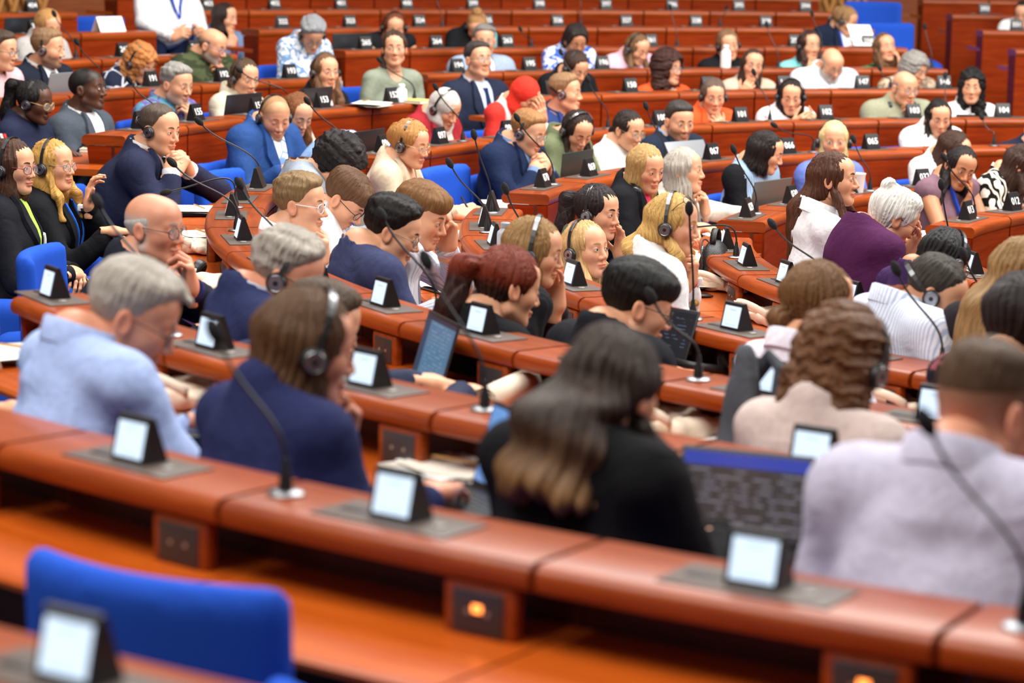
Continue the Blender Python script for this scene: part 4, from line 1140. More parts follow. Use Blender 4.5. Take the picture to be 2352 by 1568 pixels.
def roll(loc, rz, label, **k):
    root = empty('paper_roll', loc, rz); tag(root, label, 'poster'); mb = MB(); P = []
    for i in range(30):
        a = i*.55; r = .020+.0006*i; P.append([(x, r*math.cos(a), .04+r*math.sin(a)) for x in (-.16, 0, .16)])
    mb.grid(P); o = mb.build('sheet', [CANVAS], root); thick(o, .0008)
def handbag(loc, rz, label, **k):
    root = empty('handbag', loc, rz); tag(root, label, 'handbag'); lea = plain('black_leather', '121315', .38, bump=.5, bscale=260)
    def fn(P): return smin(ell(P, (0, 0, .085), (.10, .055, .09)), ell(P, (0, 0, .04), (.085, .06, .05)), .04)-.002*wob(P, 60)
    V, Q = polygonise(fn, (-.13, -.09, -.02), (.13, .09, .2), .008); V[:, 2] = np.maximum(V[:, 2], .001); link('bag_body', new_mesh('bag_body', V, Q, [lea]), root)
    mb = MB(); mb.tube([(.098*math.cos(a), -.045*(.5+.5*abs(math.sin(a))), .085+.088*math.sin(a)) for a in [2*PI*i/28 for i in range(29)]], .003, 6, 0, False); mb.build('seam', [lea], root)
    P = [[(.03*math.cos(a)*1.6, w, .165+.055*math.sin(a)) for w in (-.012, .012)] for a in [PI*i/12 for i in range(13)]]
    mb = MB(); mb.grid(P); o = mb.build('strap', [lea], root); thick(o, .005)
    mb = MB(); mb.tube([(.012*math.cos(a), -.048, .135+.012*math.sin(a)) for a in [2*PI*i/12 for i in range(13)]], .0028, 6, 0, False); mb.box((0, -.050, .105), (.005, .004, .018), 0, .003); mb.build('clip', [STEEL], root)
def phone(loc, rz, label, **k):
    root = empty('phone', loc, rz); tag(root, label, 'phone'); mb = MB(); mb.box((0, 0, .005), (.037, .075, .004), 0, .0038); mb.build('case', [plain('phone_case', '3a2f30', .4)], root)
    mb = MB(); mb.box((0, 0, .0095), (.033, .070, .0006), 0, .0005); mb.build('glass', [plain('phone_glass', '17181c', .12)], root)
def headphones(loc, rz, label, s=1.0, **k):
    root = empty('headphones', loc, rz); tag(root, label, 'headphones')
    p = [(.085*math.cos(a)*s, (-.02-.10*math.sin(a))*s, .018*s+.012*math.sin(a)) for a in [PI*i/16 for i in range(17)]]
    mb = MB(); mb.grid([[tuple(Vector(q)+Vector((0, 0, .014*s))), tuple(Vector(q)-Vector((0, 0, .012*s)))] for q in p]); o = mb.build('headband', [BLACK], root); thick(o, .007*s)
    for sd in (-1, 1):
        M = Matrix.Rotation(sd*1.1, 3, 'Y'); mb = MB(); mb.lathe([(.030*s, -.020*s), (.042*s, -.014*s), (.044*s, 0), (.040*s, .012*s), (.028*s, .018*s), (.002, .019*s)], 22, 0, (sd*.075*s, .01*s, .045*s), M); cup_ = mb.build('ear_cup', [BLACK], root)
        mb = MB(); mb.lathe([(.018*s, -.023*s), (.034*s, -.028*s), (.042*s, -.020*s), (.040*s, -.012*s)], 22, 0, (sd*.075*s, .01*s, .045*s), M); mb.build('ear_cushion', [plain('cushion', '1b1b1d', .8)], cup_)
def cup(loc, rz, label, **k):
    root = empty('paper_cup', loc, rz); tag(root, label, 'cup'); wm = plain('cup_white', 'f4f2ee', .6)
    mb = MB(); mb.lathe([(.024, 0), (.025, .002), (.034, .088), (.0355, .090), (.0345, .092), (.033, .089), (.0245, .006), (.001, .005)], 24, 0); mb.build('cup_wall', [wm], root)
    mb = MB(); mb.tube([(.0345*math.cos(a), .0345*math.sin(a), .0905) for a in [2*PI*i/24 for i in range(25)]], .0018, 6, 0, False); mb.build('rim', [wm], root)
def bottle(loc, rz, label, c='eeeeee', h=.14, cap='ffffff', **k):
    root = empty('bottle', loc, rz); tag(root, label, 'bottle'); r = .030 if h < .14 else .034
    mb = MB(); mb.lathe([(r*.9, 0), (r, .004), (r, h*.62), (r*.92, h*.70), (r*.55, h*.80), (r*.5, h*.84)], 20); mb.build('bottle_body', [plain('bottle_'+c, c, .3)], root)
    mb = MB(); mb.lathe([(r*.56, h*.82), (r*.60, h*.84), (r*.60, h*.97), (r*.5, h), (.001, h)], 20); mb.build('cap', [plain('cap_'+cap, cap, .4)], root)
def tent(loc, rz, label, **k):
    root = empty('tent_card', loc, rz); tag(root, label, 'card')
    for s in (-1, 1):
        mb = MB(); mb.box((0, s*.024, .047), (.10, .0008, .052), 0, 0, Matrix.Rotation(s*.47, 3, 'X')); mb.build('card_face', [PAPER], root)
def jacket(loc, rz, label, c='7f9cc4', **k):
    root = empty('folded_jacket', loc, rz); root.scale = (1.3, 1.3, 1.4); tag(root, label, 'jacket')
    def fn(P): return smin(ell(P, (0, 0, .06), (.17, .11, .085)), ell(P, (.10, -.03, .05), (.10, .09, .06)), .04)-.012*wob(P, 28, 1.2)-.006*np.abs(wob(P, 50, 3))
    V, Q = polygonise(fn, (-.24, -.17, -.02), (.26, .17, .2), .009); V[:, 2] = np.maximum(V[:, 2], .001); link('fabric', new_mesh('fabric', V, Q, [cloth(c)]), root)
    for q in (0, 1):
        mb = MB(); x = np.linspace(-.13, .13, 20); PP = np.stack([x, -.05+.07*q+.25*x*(1-2*q), np.full(20, .2)], 1).astype(np.float32)
        for _ in range(40): PP[:, 2] -= np.clip(fn(PP), -.02, .02)*.8
        PP[:, 2] = np.clip(PP[:, 2], 0, .2)
        mb.tube([tuple(p) for p in PP], .0035, 6); mb.build('seam', [plain('seam', 'dfe6f0', .8)], root)
def folder(loc, rz, label, c='2f58c8', **k):
    root = empty('folder', loc, rz); tag(root, label, 'folder')
    for z, t in ((.002, .0015), (.010, .0015)):
        mb = MB(); mb.box((0, 0, z), (.16, .11, t), 0, .001); mb.build('cover', [plain('folder_blue', c, .5)], root)
    mb = MB(); mb.box((0, .002, .006), (.155, .105, .0025), 0); mb.build('pages', [PAPER], root)
def grey_coat(loc, rz, label):
    root = empty('hanging_coat', loc, rz); tag(root, label, 'coat')
    def fn(P):
        d = cap(P, (0, 0, 1.0), (.02, 0, .62), .035, .10, (1, .7, 1)); d = smin(d, rbox(P, (.02, .0, .52), (.13, .055, .18), .05), .06)
        return d-.012*np.sin(P[:, 0]*60+3*np.sin(P[:, 2]*9))*sstep(1.02, .8, P[:, 2])-.003*wob(P, 40)
    V, Q = polygonise(fn, (-.2, -.14, .30), (.2, .14, 1.08), .010); link('fabric', new_mesh('fabric', V, Q, [cloth('55585e')]), root)
    mb = MB(); mb.tube([(-.05, .03, .93), (-.02, .07, 1.0), (.03, .075, .98), (.07, .04, .86)], .018, 10); mb.build('collar', [cloth('3c3f45')], root)
# ------------------------------------------------------------------ build: desks, units, microphones
FAR_RUNS = [(9, 85.0, 115.82, [], 'rearmost plain desk front across the top of the hall'), (9, 57.74, 80.54, [], 'rearmost plain desk front beyond the tall blue chairs'), (8, 84.8, 116.12, [(394, 87.0), (395, 90.04), (396, 93.1), (397, 96.16), (398, 99.24), (399, 102.32), (400, 105.38), (401, 108.42), (402, 111.48), (403, 114.54)], 'long top desk run with numbers 394 to 403'),
 (8, 120.86, 124.74, [(404, 122.54)], 'short desk stub numbered 404 beside the lattice screen'), (8, 58.48, 80.5, [(393, 78.9)], 'desk end numbered 393 beyond the stair aisle'), (7, 85.66, 116.18, [(330, 87.44), (329, 90.74), (328, 94.14), (327, 97.56), (326, 100.94), (325, 104.42), (324, 107.76), (323, 111.2), (322, 114.54)], 'second desk run from the back, numbers 322 to 330'),
 (7, 121.22, 129.7, [(321, 126.72)], 'desk run bearing the blank white tent card'), (7, 59.38, 80.52, [(331, 78.76)], 'desk end numbered 331 before the white top at the frame edge'), (6, 86.06, 116.14, [(258, 87.9), (259, 91.66), (260, 95.42), (261, 99.22), (262, 103.0), (263, 106.86), (264, 110.66), (265, 114.48)], 'third desk run from the back, numbers 258 to 265'),
 (6, 122.02, 136.4, [(266, 123.76), (267, 127.68)], 'desk run numbered 266 and 267 behind the camouflage shirt'), (6, 60.5, 80.62, [], 'plain desk end below number 331 beyond the stair aisle'), (5, 86.48, 116.98, [(199, 92.92), (198, 97.24), (197, 101.54), (196, 105.86), (195, 110.18), (194, 114.48)], 'desk run 194 to 199 before the turquoise blazer and pink top'),
 (5, 122.7, 145.92, [(193, 124.72), (192, 128.96), (191, 133.5)], 'desk run 191 to 193 before the camouflage shirt'), (4, 89.24, 118.4, [(146, 89.86), (147, 94.92), (148, 99.9), (149, 104.84), (150, 110.0), (151, 115.4)], 'desk run 146 to 151 before the orange blazer with big curls'),
 (4, 123.94, 150.86, [(152, 126.74), (153, 132.0), (154, 137.16), (155, 142.24), (156, 147.2)], 'desk run 152 to 156 before the sage green blouse'), (3, 69.74, 145.4, [(104, 90.58), (103, 96.92), (102, 103.38), (101, 109.88), (100, 116.32), (99, 122.92), (98, 129.58), (97, 136.18), (96, 142.28)], 'long desk run 096 to 104 before the two headscarves'),
 (2, 70.8, 150.7, [(65, 108.24), (66, 116.22), (67, 124.04), (68, 131.34), (69, 139.3), (70, 146.84)], 'desk run 065 to 070 before the olive green shirt'), (1, 81.42, 150.0, [(32, 116.76), (31, 126.24), (30, 136.74), (29, 147.3)], 'desk run 029 to 032 before the periwinkle sweater'), (0, 96.06, 142.88, [(12, 125.58), (13, 136.36)], 'desk run 012 and 013 before the mauve sleeveless top')]
NEAR_RUNS = [(10, 219, 224.5, [222.2]), (5, 208.4, 241.35, [214.45, 219.2, 224.25, 229.05]), (4, 196.05, 239.35, [196.65, 204.75, 210.1, 215.45, 220.65]), (3, 159.8, 235.25, [160.9, 165.75, 171.4, 179.1, 185.4, 190.25, 195.75, 201.5, 207.3, 213.0, 218.0]), (2, 158.45, 231.35, [160.25, 166.85, 174.3, 181.8, 187.8, 194.4, 200.65, 207.0]), (1, 159.55, 225.3, [165.9, 174.2, 182.2, 190.6, 197.55]),
 (0, 152.0, 214.8, [176.8, 186.25])]
MICS = [(2, 'f', 97.42, (-0.596, 4.328, 1.283), 0), (2, 'f', 113.66, (-1.918, 3.969, 1.272), 0), (1, 'f', 123.82, (-1.927, 2.85, 1.295), 0), (1, 'f', 144.88, (-2.828, 1.983, 1.33), 0), (2, 'f', 129.4, (-2.806, 3.371, 1.412), 0), (2, 'f', 145.04, (-3.678, 2.471, 1.428), 0), (3, 'f', 133.86, (-3.76, 3.803, 1.472), 0), (3, 'f', 120.64, (-2.767, 4.561, 1.464), 0), (4, 'f', 113.62, (-2.585, 5.797, 1.538), 0),
 (3, 'f', 107.58, (-1.656, 5.068, 1.473), 0), (3, 'f', 94.64, (-0.398, 5.301, 1.445), 0), (4, 'f', 93.16, (-0.384, 6.324, 1.425), 0), (5, 'f', 87.1, (0.347, 7.359, 1.641), 0), (5, 'f', 95.7, (-0.782, 7.321, 1.645), 0), (6, 'f', 90.32, (-0.083, 8.342, 1.68), 0), (6, 'f', 97.82, (-1.151, 8.259, 1.717), 0), (6, 'f', 105.54, (-2.266, 8.024, 1.571), 0), (7, 'f', 106.62, (-2.657, 8.893, 1.749), 0),
 (7, 'f', 99.76, (-1.549, 9.147, 1.753), 0), (7, 'f', 92.94, (-0.404, 9.269, 1.686), 0), (6, 'f', 130.28, (-5.451, 6.326, 1.711), 0), (5, 'f', 136.56, (-5.42, 5.02, 1.619), 0), (4, 'f', 145.5, (-5.287, 3.55, 1.518), 0), (4, 'f', 134.56, (-4.647, 4.405, 1.516), 0), (3, 'f', 146.62, (-4.554, 2.87, 1.472), 0), (4, 'f', 125.08, (-3.783, 5.129, 1.528), 0), (0, 'f', 134.52, (-1.898, 1.849, 1.305), 0),
 (3, 'n', 160.4, (-5.181, 1.728, 1.475), 0), (3, 'n', 176.45, (-5.438, 0.391, 1.442), 0), (3, 'n', 168.7, (-5.388, 1.021, 1.278), 1), (3, 'n', 186.4, (-5.331, -0.519, 1.463), 0), (4, 'n', 202.85, (-5.925, -2.351, 1.619), 0), (3, 'n', 198.95, (-5.092, -1.63, 1.494), 0), (4, 'n', 213.3, (-5.348, -3.408, 1.612), 0), (5, 'n', 217.25, (-5.907, -4.4, 1.639), 0),
 (5, 'n', 227.35, (-5.072, -5.325, 1.651), 0), (3, 'n', 210.55, (-4.624, -2.638, 1.411), 0), (2, 'n', 197.8, (-4.122, -1.365, 1.47), 0), (1, 'n', 170.5, (-3.475, 0.664, 1.167), 1), (1, 'n', 187.55, (-3.468, -0.304, 1.29), 0), (0, 'n', 169.9, (-2.53, 0.439, 1.338), 0), (1, 'n', 202.65, (-3.19, -1.255, 1.309), 0), (2, 'n', 211.05, (-3.794, -2.167, 1.399), 0),
 (2, 'n', 160.85, (-4.113, 1.459, 1.441), 0), (2, 'n', 169.4, (-4.347, 0.843, 1.389), 0), (2, 'n', 182.5, (-4.376, -0.146, 1.399), 0)]
PEOPLE = [{'H': (-4.143, 8.831, 1.599),
  'arms': {'R': 'chin'},
  'bd': 295.1,
  'chair': 0.06,
  'dist': 17.39,
  'edge': 0.325,
  'ex': {},
  'fl': 0.605,
  'hair': ('bob', '2a1c17', {}),
  'key': 'denim',
  'label': 'person in blue denim shirt resting chin on hand, second tier from the back',
  'lean': 0.11,
  'pitch': 5,
  'ref': 'blue denim shirt',
  'rel': 22.5,
  'row': 7,
  'sex': 'F',
  'skin': 'L',
  'tilt': 0,
  'top': {'c': '6f86a8', 'kind': 'shirt', 'lan': 'b03050'},
  'w': 1.0},
 {'H': (-5.454, 6.913, 1.617),
  'arms': {},
  'bd': 308.3,
  'chair': 0.05,
  'dist': 15.35,
  'edge': 0.315,
  'ex': {},
  'fl': 0.514,
  'hair': ('updo', 'b5854f', {}),
  'key': 'cardigan',
  'label': 'person in pale grey knit behind the dark-suited one, upper rows by the lattice',
  'lean': 0.1,
  'pitch': 15,
  'ref': 'pale grey knit',
  'rel': -10.5,
  'row': 6,
  'sex': 'F',
  'skin': 'L',
  'tilt': 0,
  'top': {'c': 'b9b4b0', 'kind': 'sweater'},
  'w': 1.0},
 {'H': (-3.088, 8.246, 1.576),
  'arms': {},
  'bd': 290.5,
  'chair': 0.05,
  'dist': 16.99,
  'edge': 0.315,
  'ex': {'hs': 0},
  'fl': 0.514,
  'hair': ('long', '6e3a22', {'L': 0.24, 'wave': 0.01}),
  'key': 'sleeveless',
  'label': 'person in black and white sleeveless top behind plate 265',
  'lean': 0.1,
  'pitch': 22,
  'ref': 'black and white sleeveless top',
  'rel': -22.0,
  'row': 6,
  'sex': 'F',
  'skin': 'L',
  'tilt': 0,
  'top': {'c': '1b1b20', 'kind': 'sleeveless'},
  'w': 1.0},
 {'H': (-2.471, 8.451, 1.572),
  'arms': {},
  'bd': 283.6,
  'chair': 0.05,
  'dist': 17.32,
  'edge': 0.315,
  'ex': {'hs': 0},
  'fl': 0.514,
  'hair': ('topknot', 'a5794c', {}),
  'key': 'topknot',
  'label': 'person in black top looking down beside the teal bottle',
  'lean': 0.1,
  'pitch': 40,
  'ref': 'black top beside the teal bottle',
  'rel': -26.8,
  'row': 6,
  'sex': 'F',
  'skin': 'L',
  'tilt': 0,
  'top': {'c': '18181b', 'kind': 'sweater'},
  'w': 1.0},
 {'H': (0.345, 8.798, 1.624),
  'arms': {'R': 'hold'},
  'bd': 280.6,
  'chair': 0.05,
  'dist': 18.49,
  'edge': 0.315,
  'ex': {'gl': 'c8c8cc', 'hs': 10},
  'fl': 0.514,
  'hair': ('updo', '8f6c46', {}),
  'key': 'papers',
  'label': 'person in navy blazer with blue lanyard reading papers behind plate 258',
  'lean': 0.1,
  'pitch': 22,
  'ref': 'navy blazer with papers',
  'rel': 33.6,
  'row': 6,
  'sex': 'F',
  'skin': 'L',
  'tilt': 0,
  'top': {'c': '1c2438', 'kind': 'suit', 'lan': '3050c0', 'under': 'f2f2f4'},
  'w': 1.0},
 {'H': (2.088, 9.528, 1.662),
  'arms': {},
  'bd': 253.8,
  'chair': 0.049,
  'dist': 19.85,
  'edge': 0.314,
  'ex': {},
  'fl': 0.605,
  'hair': ('long', '2a1a15', {'L': 0.2}),
  'key': 'edge331',
  'label': 'person in white top behind plate 331 at the frame edge',
  'lean': 0.1,
  'pitch': 20,
  'ref': 'white top at the frame edge',
  'rel': -27.6,
  'row': 7,
  'sex': 'F',
  'skin': 'L',
  'tilt': 0,
  'top': {'c': 'f3f2f0', 'kind': 'blouse'},
  'w': 1.0},
 {'H': (-5.806, 5.257, 1.563),
  'arms': {},
  'bd': 317.8,
  'chair': 0.0,
  'dist': 13.68,
  'edge': 0.315,
  'ex': {'gl': '30302f'},
  'fl': 0.427,
  'hair': ('short', '4a3a30', {}),
  'key': 'pinkshirt',
  'label': 'person in pale pink shirt cut by the frame beside the dark suit',
  'lean': 0.1,
  'pitch': 5,
  'ref': 'pale pink shirt',
  'rel': 9.6,
  'row': 5,
  'sex': 'M',
  'skin': 'L',
  'tilt': 0,
  'top': {'c': 'e8b9bd', 'kind': 'shirt'},
  'w': 1.0},
 {'H': (-5.543, 5.534, 1.563),
  'arms': {},
  'bd': 315.0,
  'chair': 0.05,
  'dist': 13.97,
  'edge': 0.315,
  'ex': {'beard': ('4a3a2e', 0.9), 'hs': 8},
  'fl': 0.427,
  'hair': ('short', '8a6a4c', {}),
  'key': 'darksuit',
  'label': 'person in dark suit and white shirt with headset in front of the pale grey knit',
  'lean': 0.1,
  'pitch': 5,
  'ref': 'dark suit and white shirt',
  'rel': 19.4,
  'row': 5,
  'sex': 'M',
  'skin': 'L',
  'tilt': 0,
  'top': {'c': '1d2330', 'kind': 'suit', 'tie': '1c2438', 'under': 'f4f4f6'},
  'w': 1.0},
 {'H': (-4.996, 6.032, 1.456),
  'arms': {},
  'bd': 309.6,
  'chair': 0.05,
  'dist': 14.52,
  'edge': 0.315,
  'ex': {'gl': '8f9aa8', 'hs': 5},
  'fl': 0.427,
  'hair': ('curly', 'b4743e', {'L': 0.1, 'vol': 0.016}),
  'key': 'ginger',
  'label': 'person in navy top with pale line print behind plate 191',
  'lean': 0.1,
  'pitch': 28,
  'ref': 'navy top',
  'rel': 4.1,
  'row': 5,
  'sex': 'F',
  'skin': 'L',
  'tilt': 0,
  'top': {'c': '20263c', 'c2': 'd8dae2', 'kind': 'blouse', 'pat': 'lines'},
  'w': 1.0},
 {'H': (-4.544, 6.379, 1.539),
  'arms': {'L': 'chin'},
  'bd': 305.5,
  'chair': 0.06,
  'dist': 14.91,
  'edge': 0.325,
  'ex': {'beard': ('8d8480', 1.0), 'gl': '3a4a8a'},
  'fl': 0.427,
  'hair': ('bald', '6a5a4e', {}),
  'key': 'camo',
  'label': 'person in green camouflage shirt and glasses behind plate 192',
  'lean': 0.11,
  'pitch': 18,
  'ref': 'green camouflage shirt',
  'rel': 16.7,
  'row': 5,
  'sex': 'M',
  'skin': 'L',
  'tilt': 0,
  'top': {'c': '4c5438', 'c2': '343c28', 'kind': 'shirt', 'pat': 'camo'},
  'w': 1.0},
 {'H': (-3.882, 6.802, 1.589),
  'arms': {'L': 'phone'},
  'bd': 299.7,
  'chair': 0.0,
  'dist': 15.42,
  'edge': 0.315,
  'ex': {'gl': '505050', 'hs': 0},
  'fl': 0.427,
  'hair': ('short', '8b8c8f', {'mess': 0.007, 't': 0.03}),
  'key': 'bluepat',
  'label': 'person in blue and white patterned blouse looking down behind plate 193',
  'lean': 0.1,
  'pitch': 40,
  'ref': 'blue and white patterned blouse',
  'rel': -24.6,
  'row': 5,
  'sex': 'F',
  'skin': 'L',
  'tilt': 0,
  'top': {'c': '6f8fb8', 'c2': 'dfe6ee', 'kind': 'blouse', 'pat': 'blob'},
  'w': 1.0},
 {'H': (-2.677, 7.361, 1.53),
  'arms': {},
  'bd': 288.0,
  'chair': 0.05,
  'dist': 16.21,
  'edge': 0.315,
  'ex': {'gl': '6b6460'},
  'fl': 0.427,
  'hair': ('short', '7c7670', {}),
  'key': 'paleblue',
  'label': 'person in pale blue suit half hidden behind the one in navy suit and tie',
  'lean': 0.1,
  'pitch': 3,
  'ref': 'pale blue suit',
  'rel': -26.3,
  'row': 5,
  'sex': 'M',
  'skin': 'L',
  'tilt': 0,
  'top': {'c': '9fb0c6', 'kind': 'suit', 'tie': '4a5068', 'under': 'eceef2'},
  'w': 1.0},
 {'H': (-2.013, 7.569, 1.524),
  'arms': {},
  'bd': 284.9,
  'chair': 0.05,
  'dist': 16.58,
  'edge': 0.315,
  'ex': {'sung': 1},
  'fl': 0.427,
  'hair': ('updo', '231a18', {'t': 0.03, 'tail': 1}),
  'key': 'bluewhite',
  'label': 'person in white blouse with bright blue print beside plate 196',
  'lean': 0.1,
  'pitch': 24,
  'ref': 'white blouse',
  'rel': -10.2,
  'row': 5,
  'sex': 'F',
  'skin': 'T',
  'tilt': 0,
  'top': {'c': 'eef2f8', 'c2': '3a62c0', 'kind': 'blouse', 'pat': 'blob'},
  'w': 1.0},
 {'H': (-1.557, 7.676, 1.473),
  'arms': {},
  'bd': 281.5,
  'chair': 0.05,
  'dist': 16.81,
  'edge': 0.315,
  'ex': {'hs': 5},
  'fl': 0.427,
  'hair': ('long', '6f5236', {'L': 0.22}),
  'key': 'pinktop',
  'label': 'person in pink top with long hair and headset behind plate 261',
  'lean': 0.1,
  'pitch': 24,
  'ref': 'pink top',
  'rel': 12.8,
  'row': 5,
  'sex': 'F',
  'skin': 'L',
  'tilt': 0,
  'top': {'c': 'e9bccb', 'kind': 'blouse'},
  'w': 1.0},
 {'H': (-0.89, 7.781, 1.495),
  'arms': {},
  'bd': 276.5,
  'chair': 0.05,
  'dist': 17.11,
  'edge': 0.315,
  'ex': {'hs': 15},
  'fl': 0.427,
  'hair': ('updo', '7a5a40', {}),
  'key': 'blackcard',
  'label': 'person in black cardigan with headset behind a white bottle',
  'lean': 0.1,
  'pitch': 5,
  'ref': 'black cardigan',
  'rel': -10.1,
  'row': 5,
  'sex': 'F',
  'skin': 'L',
  'tilt': 8,
  'top': {'c': '191a1d', 'kind': 'sweater'},
  'w': 1.0},
 {'H': (-0.295, 7.827, 1.491),
  'arms': {'R': 'chin'},
  'bd': 272.2,
  'chair': 0.06,
  'dist': 17.36,
  'edge': 0.325,
  'ex': {'hs': 0},
  'fl': 0.427,
  'hair': ('long', '3a211a', {'L': 0.2}),
  'key': 'turquoise',
  'label': 'person in turquoise blazer with chin on hand',
  'lean': 0.11,
  'pitch': 0,
  'ref': 'turquoise blazer',
  'rel': 8.7,
  'row': 5,
  'sex': 'F',
  'skin': 'L',
  'tilt': 0,
  'top': {'c': '86d4d4', 'kind': 'suit', 'under': 'd8f0f0'},
  'w': 1.0},
 {'H': (0.258, 7.828, 1.482),
  'arms': {'L': 'cheek'},
  'bd': 268.1,
  'chair': 0.06,
  'dist': 17.56,
  'edge': 0.325,
  'ex': {},
  'fl': 0.427,
  'hair': ('long', '6b4a30', {'L': 0.2, 'wave': 0.012}),
  'key': 'floral',
  'label': 'person in dark green floral blouse leaning cheek on hand',
  'lean': 0.11,
  'pitch': -8,
  'ref': 'dark green floral blouse',
  'rel': 5.8,
  'row': 5,
  'sex': 'F',
  'skin': 'L',
  'tilt': 5,
  'top': {'c': '25352a', 'c2': '57804c', 'kind': 'blouse', 'pat': 'blob'},
  'w': 1.0},
 {'H': (-5.723, 3.685, 1.411),
  'arms': {},
  'bd': 327.2,
  'chair': 0.0,
  'dist': 12.13,
  'edge': 0.315,
  'ex': {'gl': 'c9a86a', 'hs': 3},
  'fl': 0.361,
  'hair': ('pony', '16120f', {'high': 1}),
  'key': 'navyjacket',
  'label': 'person in navy track jacket with red and white sleeve stripe behind plate 157',
  'lean': 0.1,
  'pitch': 10,
  'ref': 'navy track jacket',
  'rel': -1.6,
  'row': 4,
  'sex': 'F',
  'skin': 'D',
  'tilt': 0,
  'top': {'c': '232840', 'kind': 'sweater', 'stripe': 1},
  'w': 1.0},
 {'H': (-5.448, 4.08, 1.446),
  'arms': {},
  'bd': 323.2,
  'chair': 0.05,
  'dist': 12.54,
  'edge': 0.315,
  'ex': {},
  'fl': 0.361,
  'hair': ('buzz', '120e0c', {}),
  'key': 'greyjacket',
  'label': 'person in grey jacket over white shirt beside the navy track jacket',
  'lean': 0.1,
  'pitch': -3,
  'ref': 'grey jacket over white shirt',
  'rel': 8.5,
  'row': 4,
  'sex': 'M',
  'skin': 'D',
  'tilt': 0,
  'top': {'c': '4b525c', 'kind': 'suit', 'open': 1, 'under': 'f2f3f6'},
  'w': 1.0},
 {'H': (-4.945, 4.677, 1.428),
  'arms': {'L': 'chin'},
  'bd': 316.6,
  'chair': 0.06,
  'dist': 13.18,
  'edge': 0.325,
  'ex': {'beard': ('8c8680', 0.6)},
  'fl': 0.361,
  'hair': ('short', '8f8b85', {'mess': 0.006, 't': 0.022}),
  'key': 'purplepat',
  'label': 'person in purple and teal patterned shirt with hand at chin behind plate 155',
  'lean': 0.11,
  'pitch': 10,
  'ref': 'purple and teal patterned shirt',
  'rel': -5.8,
  'row': 4,
  'sex': 'M',
  'skin': 'L',
  'tilt': 0,
  'top': {'c': '6b5590', 'c2': '5b93a8', 'kind': 'shirt', 'pat': 'blob'},
  'w': 1.0},
 {'H': (-4.535, 5.076, 1.437),
  'arms': {},
  'bd': 311.8,
  'chair': 0.05,
  'dist': 13.63,
  'edge': 0.315,
  'ex': {'hs': 5},
  'fl': 0.361,
  'hair': ('braid', '4d3826', {}),
  'key': 'beigebraid',
  'label': 'person in cream shirt with long braid and headset behind plate 154',
  'lean': 0.1,
  'pitch': 10,
  'ref': 'cream shirt',
  'rel': -16.8,
  'row': 4,
  'sex': 'F',
  'skin': 'L',
  'tilt': 0,
  'top': {'c': 'd8cdb6', 'kind': 'shirt'},
  'w': 1.0},
 {'H': (-4.027, 5.487, 1.448),
  'arms': {},
  'bd': 306.3,
  'chair': 0.049,
  'dist': 14.11,
  'edge': 0.314,
  'ex': {'hs': 3},
  'fl': 0.361,
  'hair': ('long', '6a4a30', {'L': 0.34}),
  'key': 'blackjac153',
  'label': 'person in black jacket with long loose hair behind plate 153',
  'lean': 0.1,
  'pitch': 2,
  'ref': 'black jacket with loose hair',
  'rel': -17.2,
  'row': 4,
  'sex': 'F',
  'skin': 'L',
  'tilt': 0,
  'top': {'c': '1a1a1d', 'kind': 'suit', 'under': 'e9e4e0'},
  'w': 1.0},
 {'H': (-3.576, 5.792, 1.56),
  'arms': {},
  'bd': 292.1,
  'chair': 0.0,
  'dist': 14.49,
  'edge': 0.315,
  'ex': {},
  'fl': 0.361,
  'hair': ('updo', '3f2c20', {'tail': 1}),
  'key': 'sage',
  'label': 'person in sage green blouse behind plate 152',
  'lean': 0.1,
  'pitch': -3,
  'ref': 'sage green blouse',
  'rel': -31.4,
  'row': 4,
  'sex': 'F',
  'skin': 'L',
  'tilt': 0,
  'top': {'c': '8c9482', 'kind': 'blouse'},
  'w': 1.0},
 {'H': (-3.01, 6.105, 1.482),
  'arms': {'L': 'lap', 'R': 'lap'},
  'bd': 296.2,
  'chair': 0.0,
  'dist': 14.92,
  'edge': 0.255,
  'ex': {'gl': '4a3428'},
  'fl': 0.361,
  'hair': ('short', '3c3533', {'t': 0.02}),
  'key': 'navytie',
  'label': 'person in navy suit and wide dark tie with folded hands',
  'lean': 0.04,
  'pitch': -6,
  'ref': 'navy suit and wide dark tie',
  'rel': -7.8,
  'row': 4,
  'sex': 'M',
  'skin': 'L',
  'tilt': 0,
  'top': {'badge': 1, 'c': '232a3e', 'kind': 'suit', 'tie': '1c2c50', 'under': 'cfdcf0'},
  'w': 1.0},
 {'H': (-2.334, 6.394, 1.419),
  'arms': {},
  'bd': 290.0,
  'chair': 0.05,
  'dist': 15.37,
  'edge': 0.315,
  'ex': {'hs': 5, 'hsc': 'white'},
  'fl': 0.361,
  'hair': ('updo', '3a261e', {'tail': 0}),
  'key': 'blackbadge',
  'label': 'person in black jacket with large white badge behind the blue suit',
  'lean': 0.1,
  'pitch': 26,
  'ref': 'black jacket with large badge',
  'rel': -0.1,
  'row': 4,
  'sex': 'F',
  'skin': 'L',
  'tilt': 0,
  'top': {'badge': 1, 'c': '17181b', 'kind': 'suit', 'under': '24242a'},
  'w': 1.0},
 {'H': (-1.684, 6.595, 1.407),
  'arms': {},
  'bd': 284.3,
  'chair': 0.05,
  'dist': 15.75,
  'edge': 0.315,
  'ex': {'gl': '6a4030'},
  'fl': 0.361,
  'hair': ('curly', '3a1f18', {'L': 0.13, 'vol': 0.028}),
  'key': 'orangeblazer',
  'label': 'person in orange blazer with big curls beside plate 150',
  'lean': 0.1,
  'pitch': 0,
  'ref': 'orange blazer',
  'rel': 20.1,
  'row': 4,
  'sex': 'F',
  'skin': 'L',
  'tilt': 0,
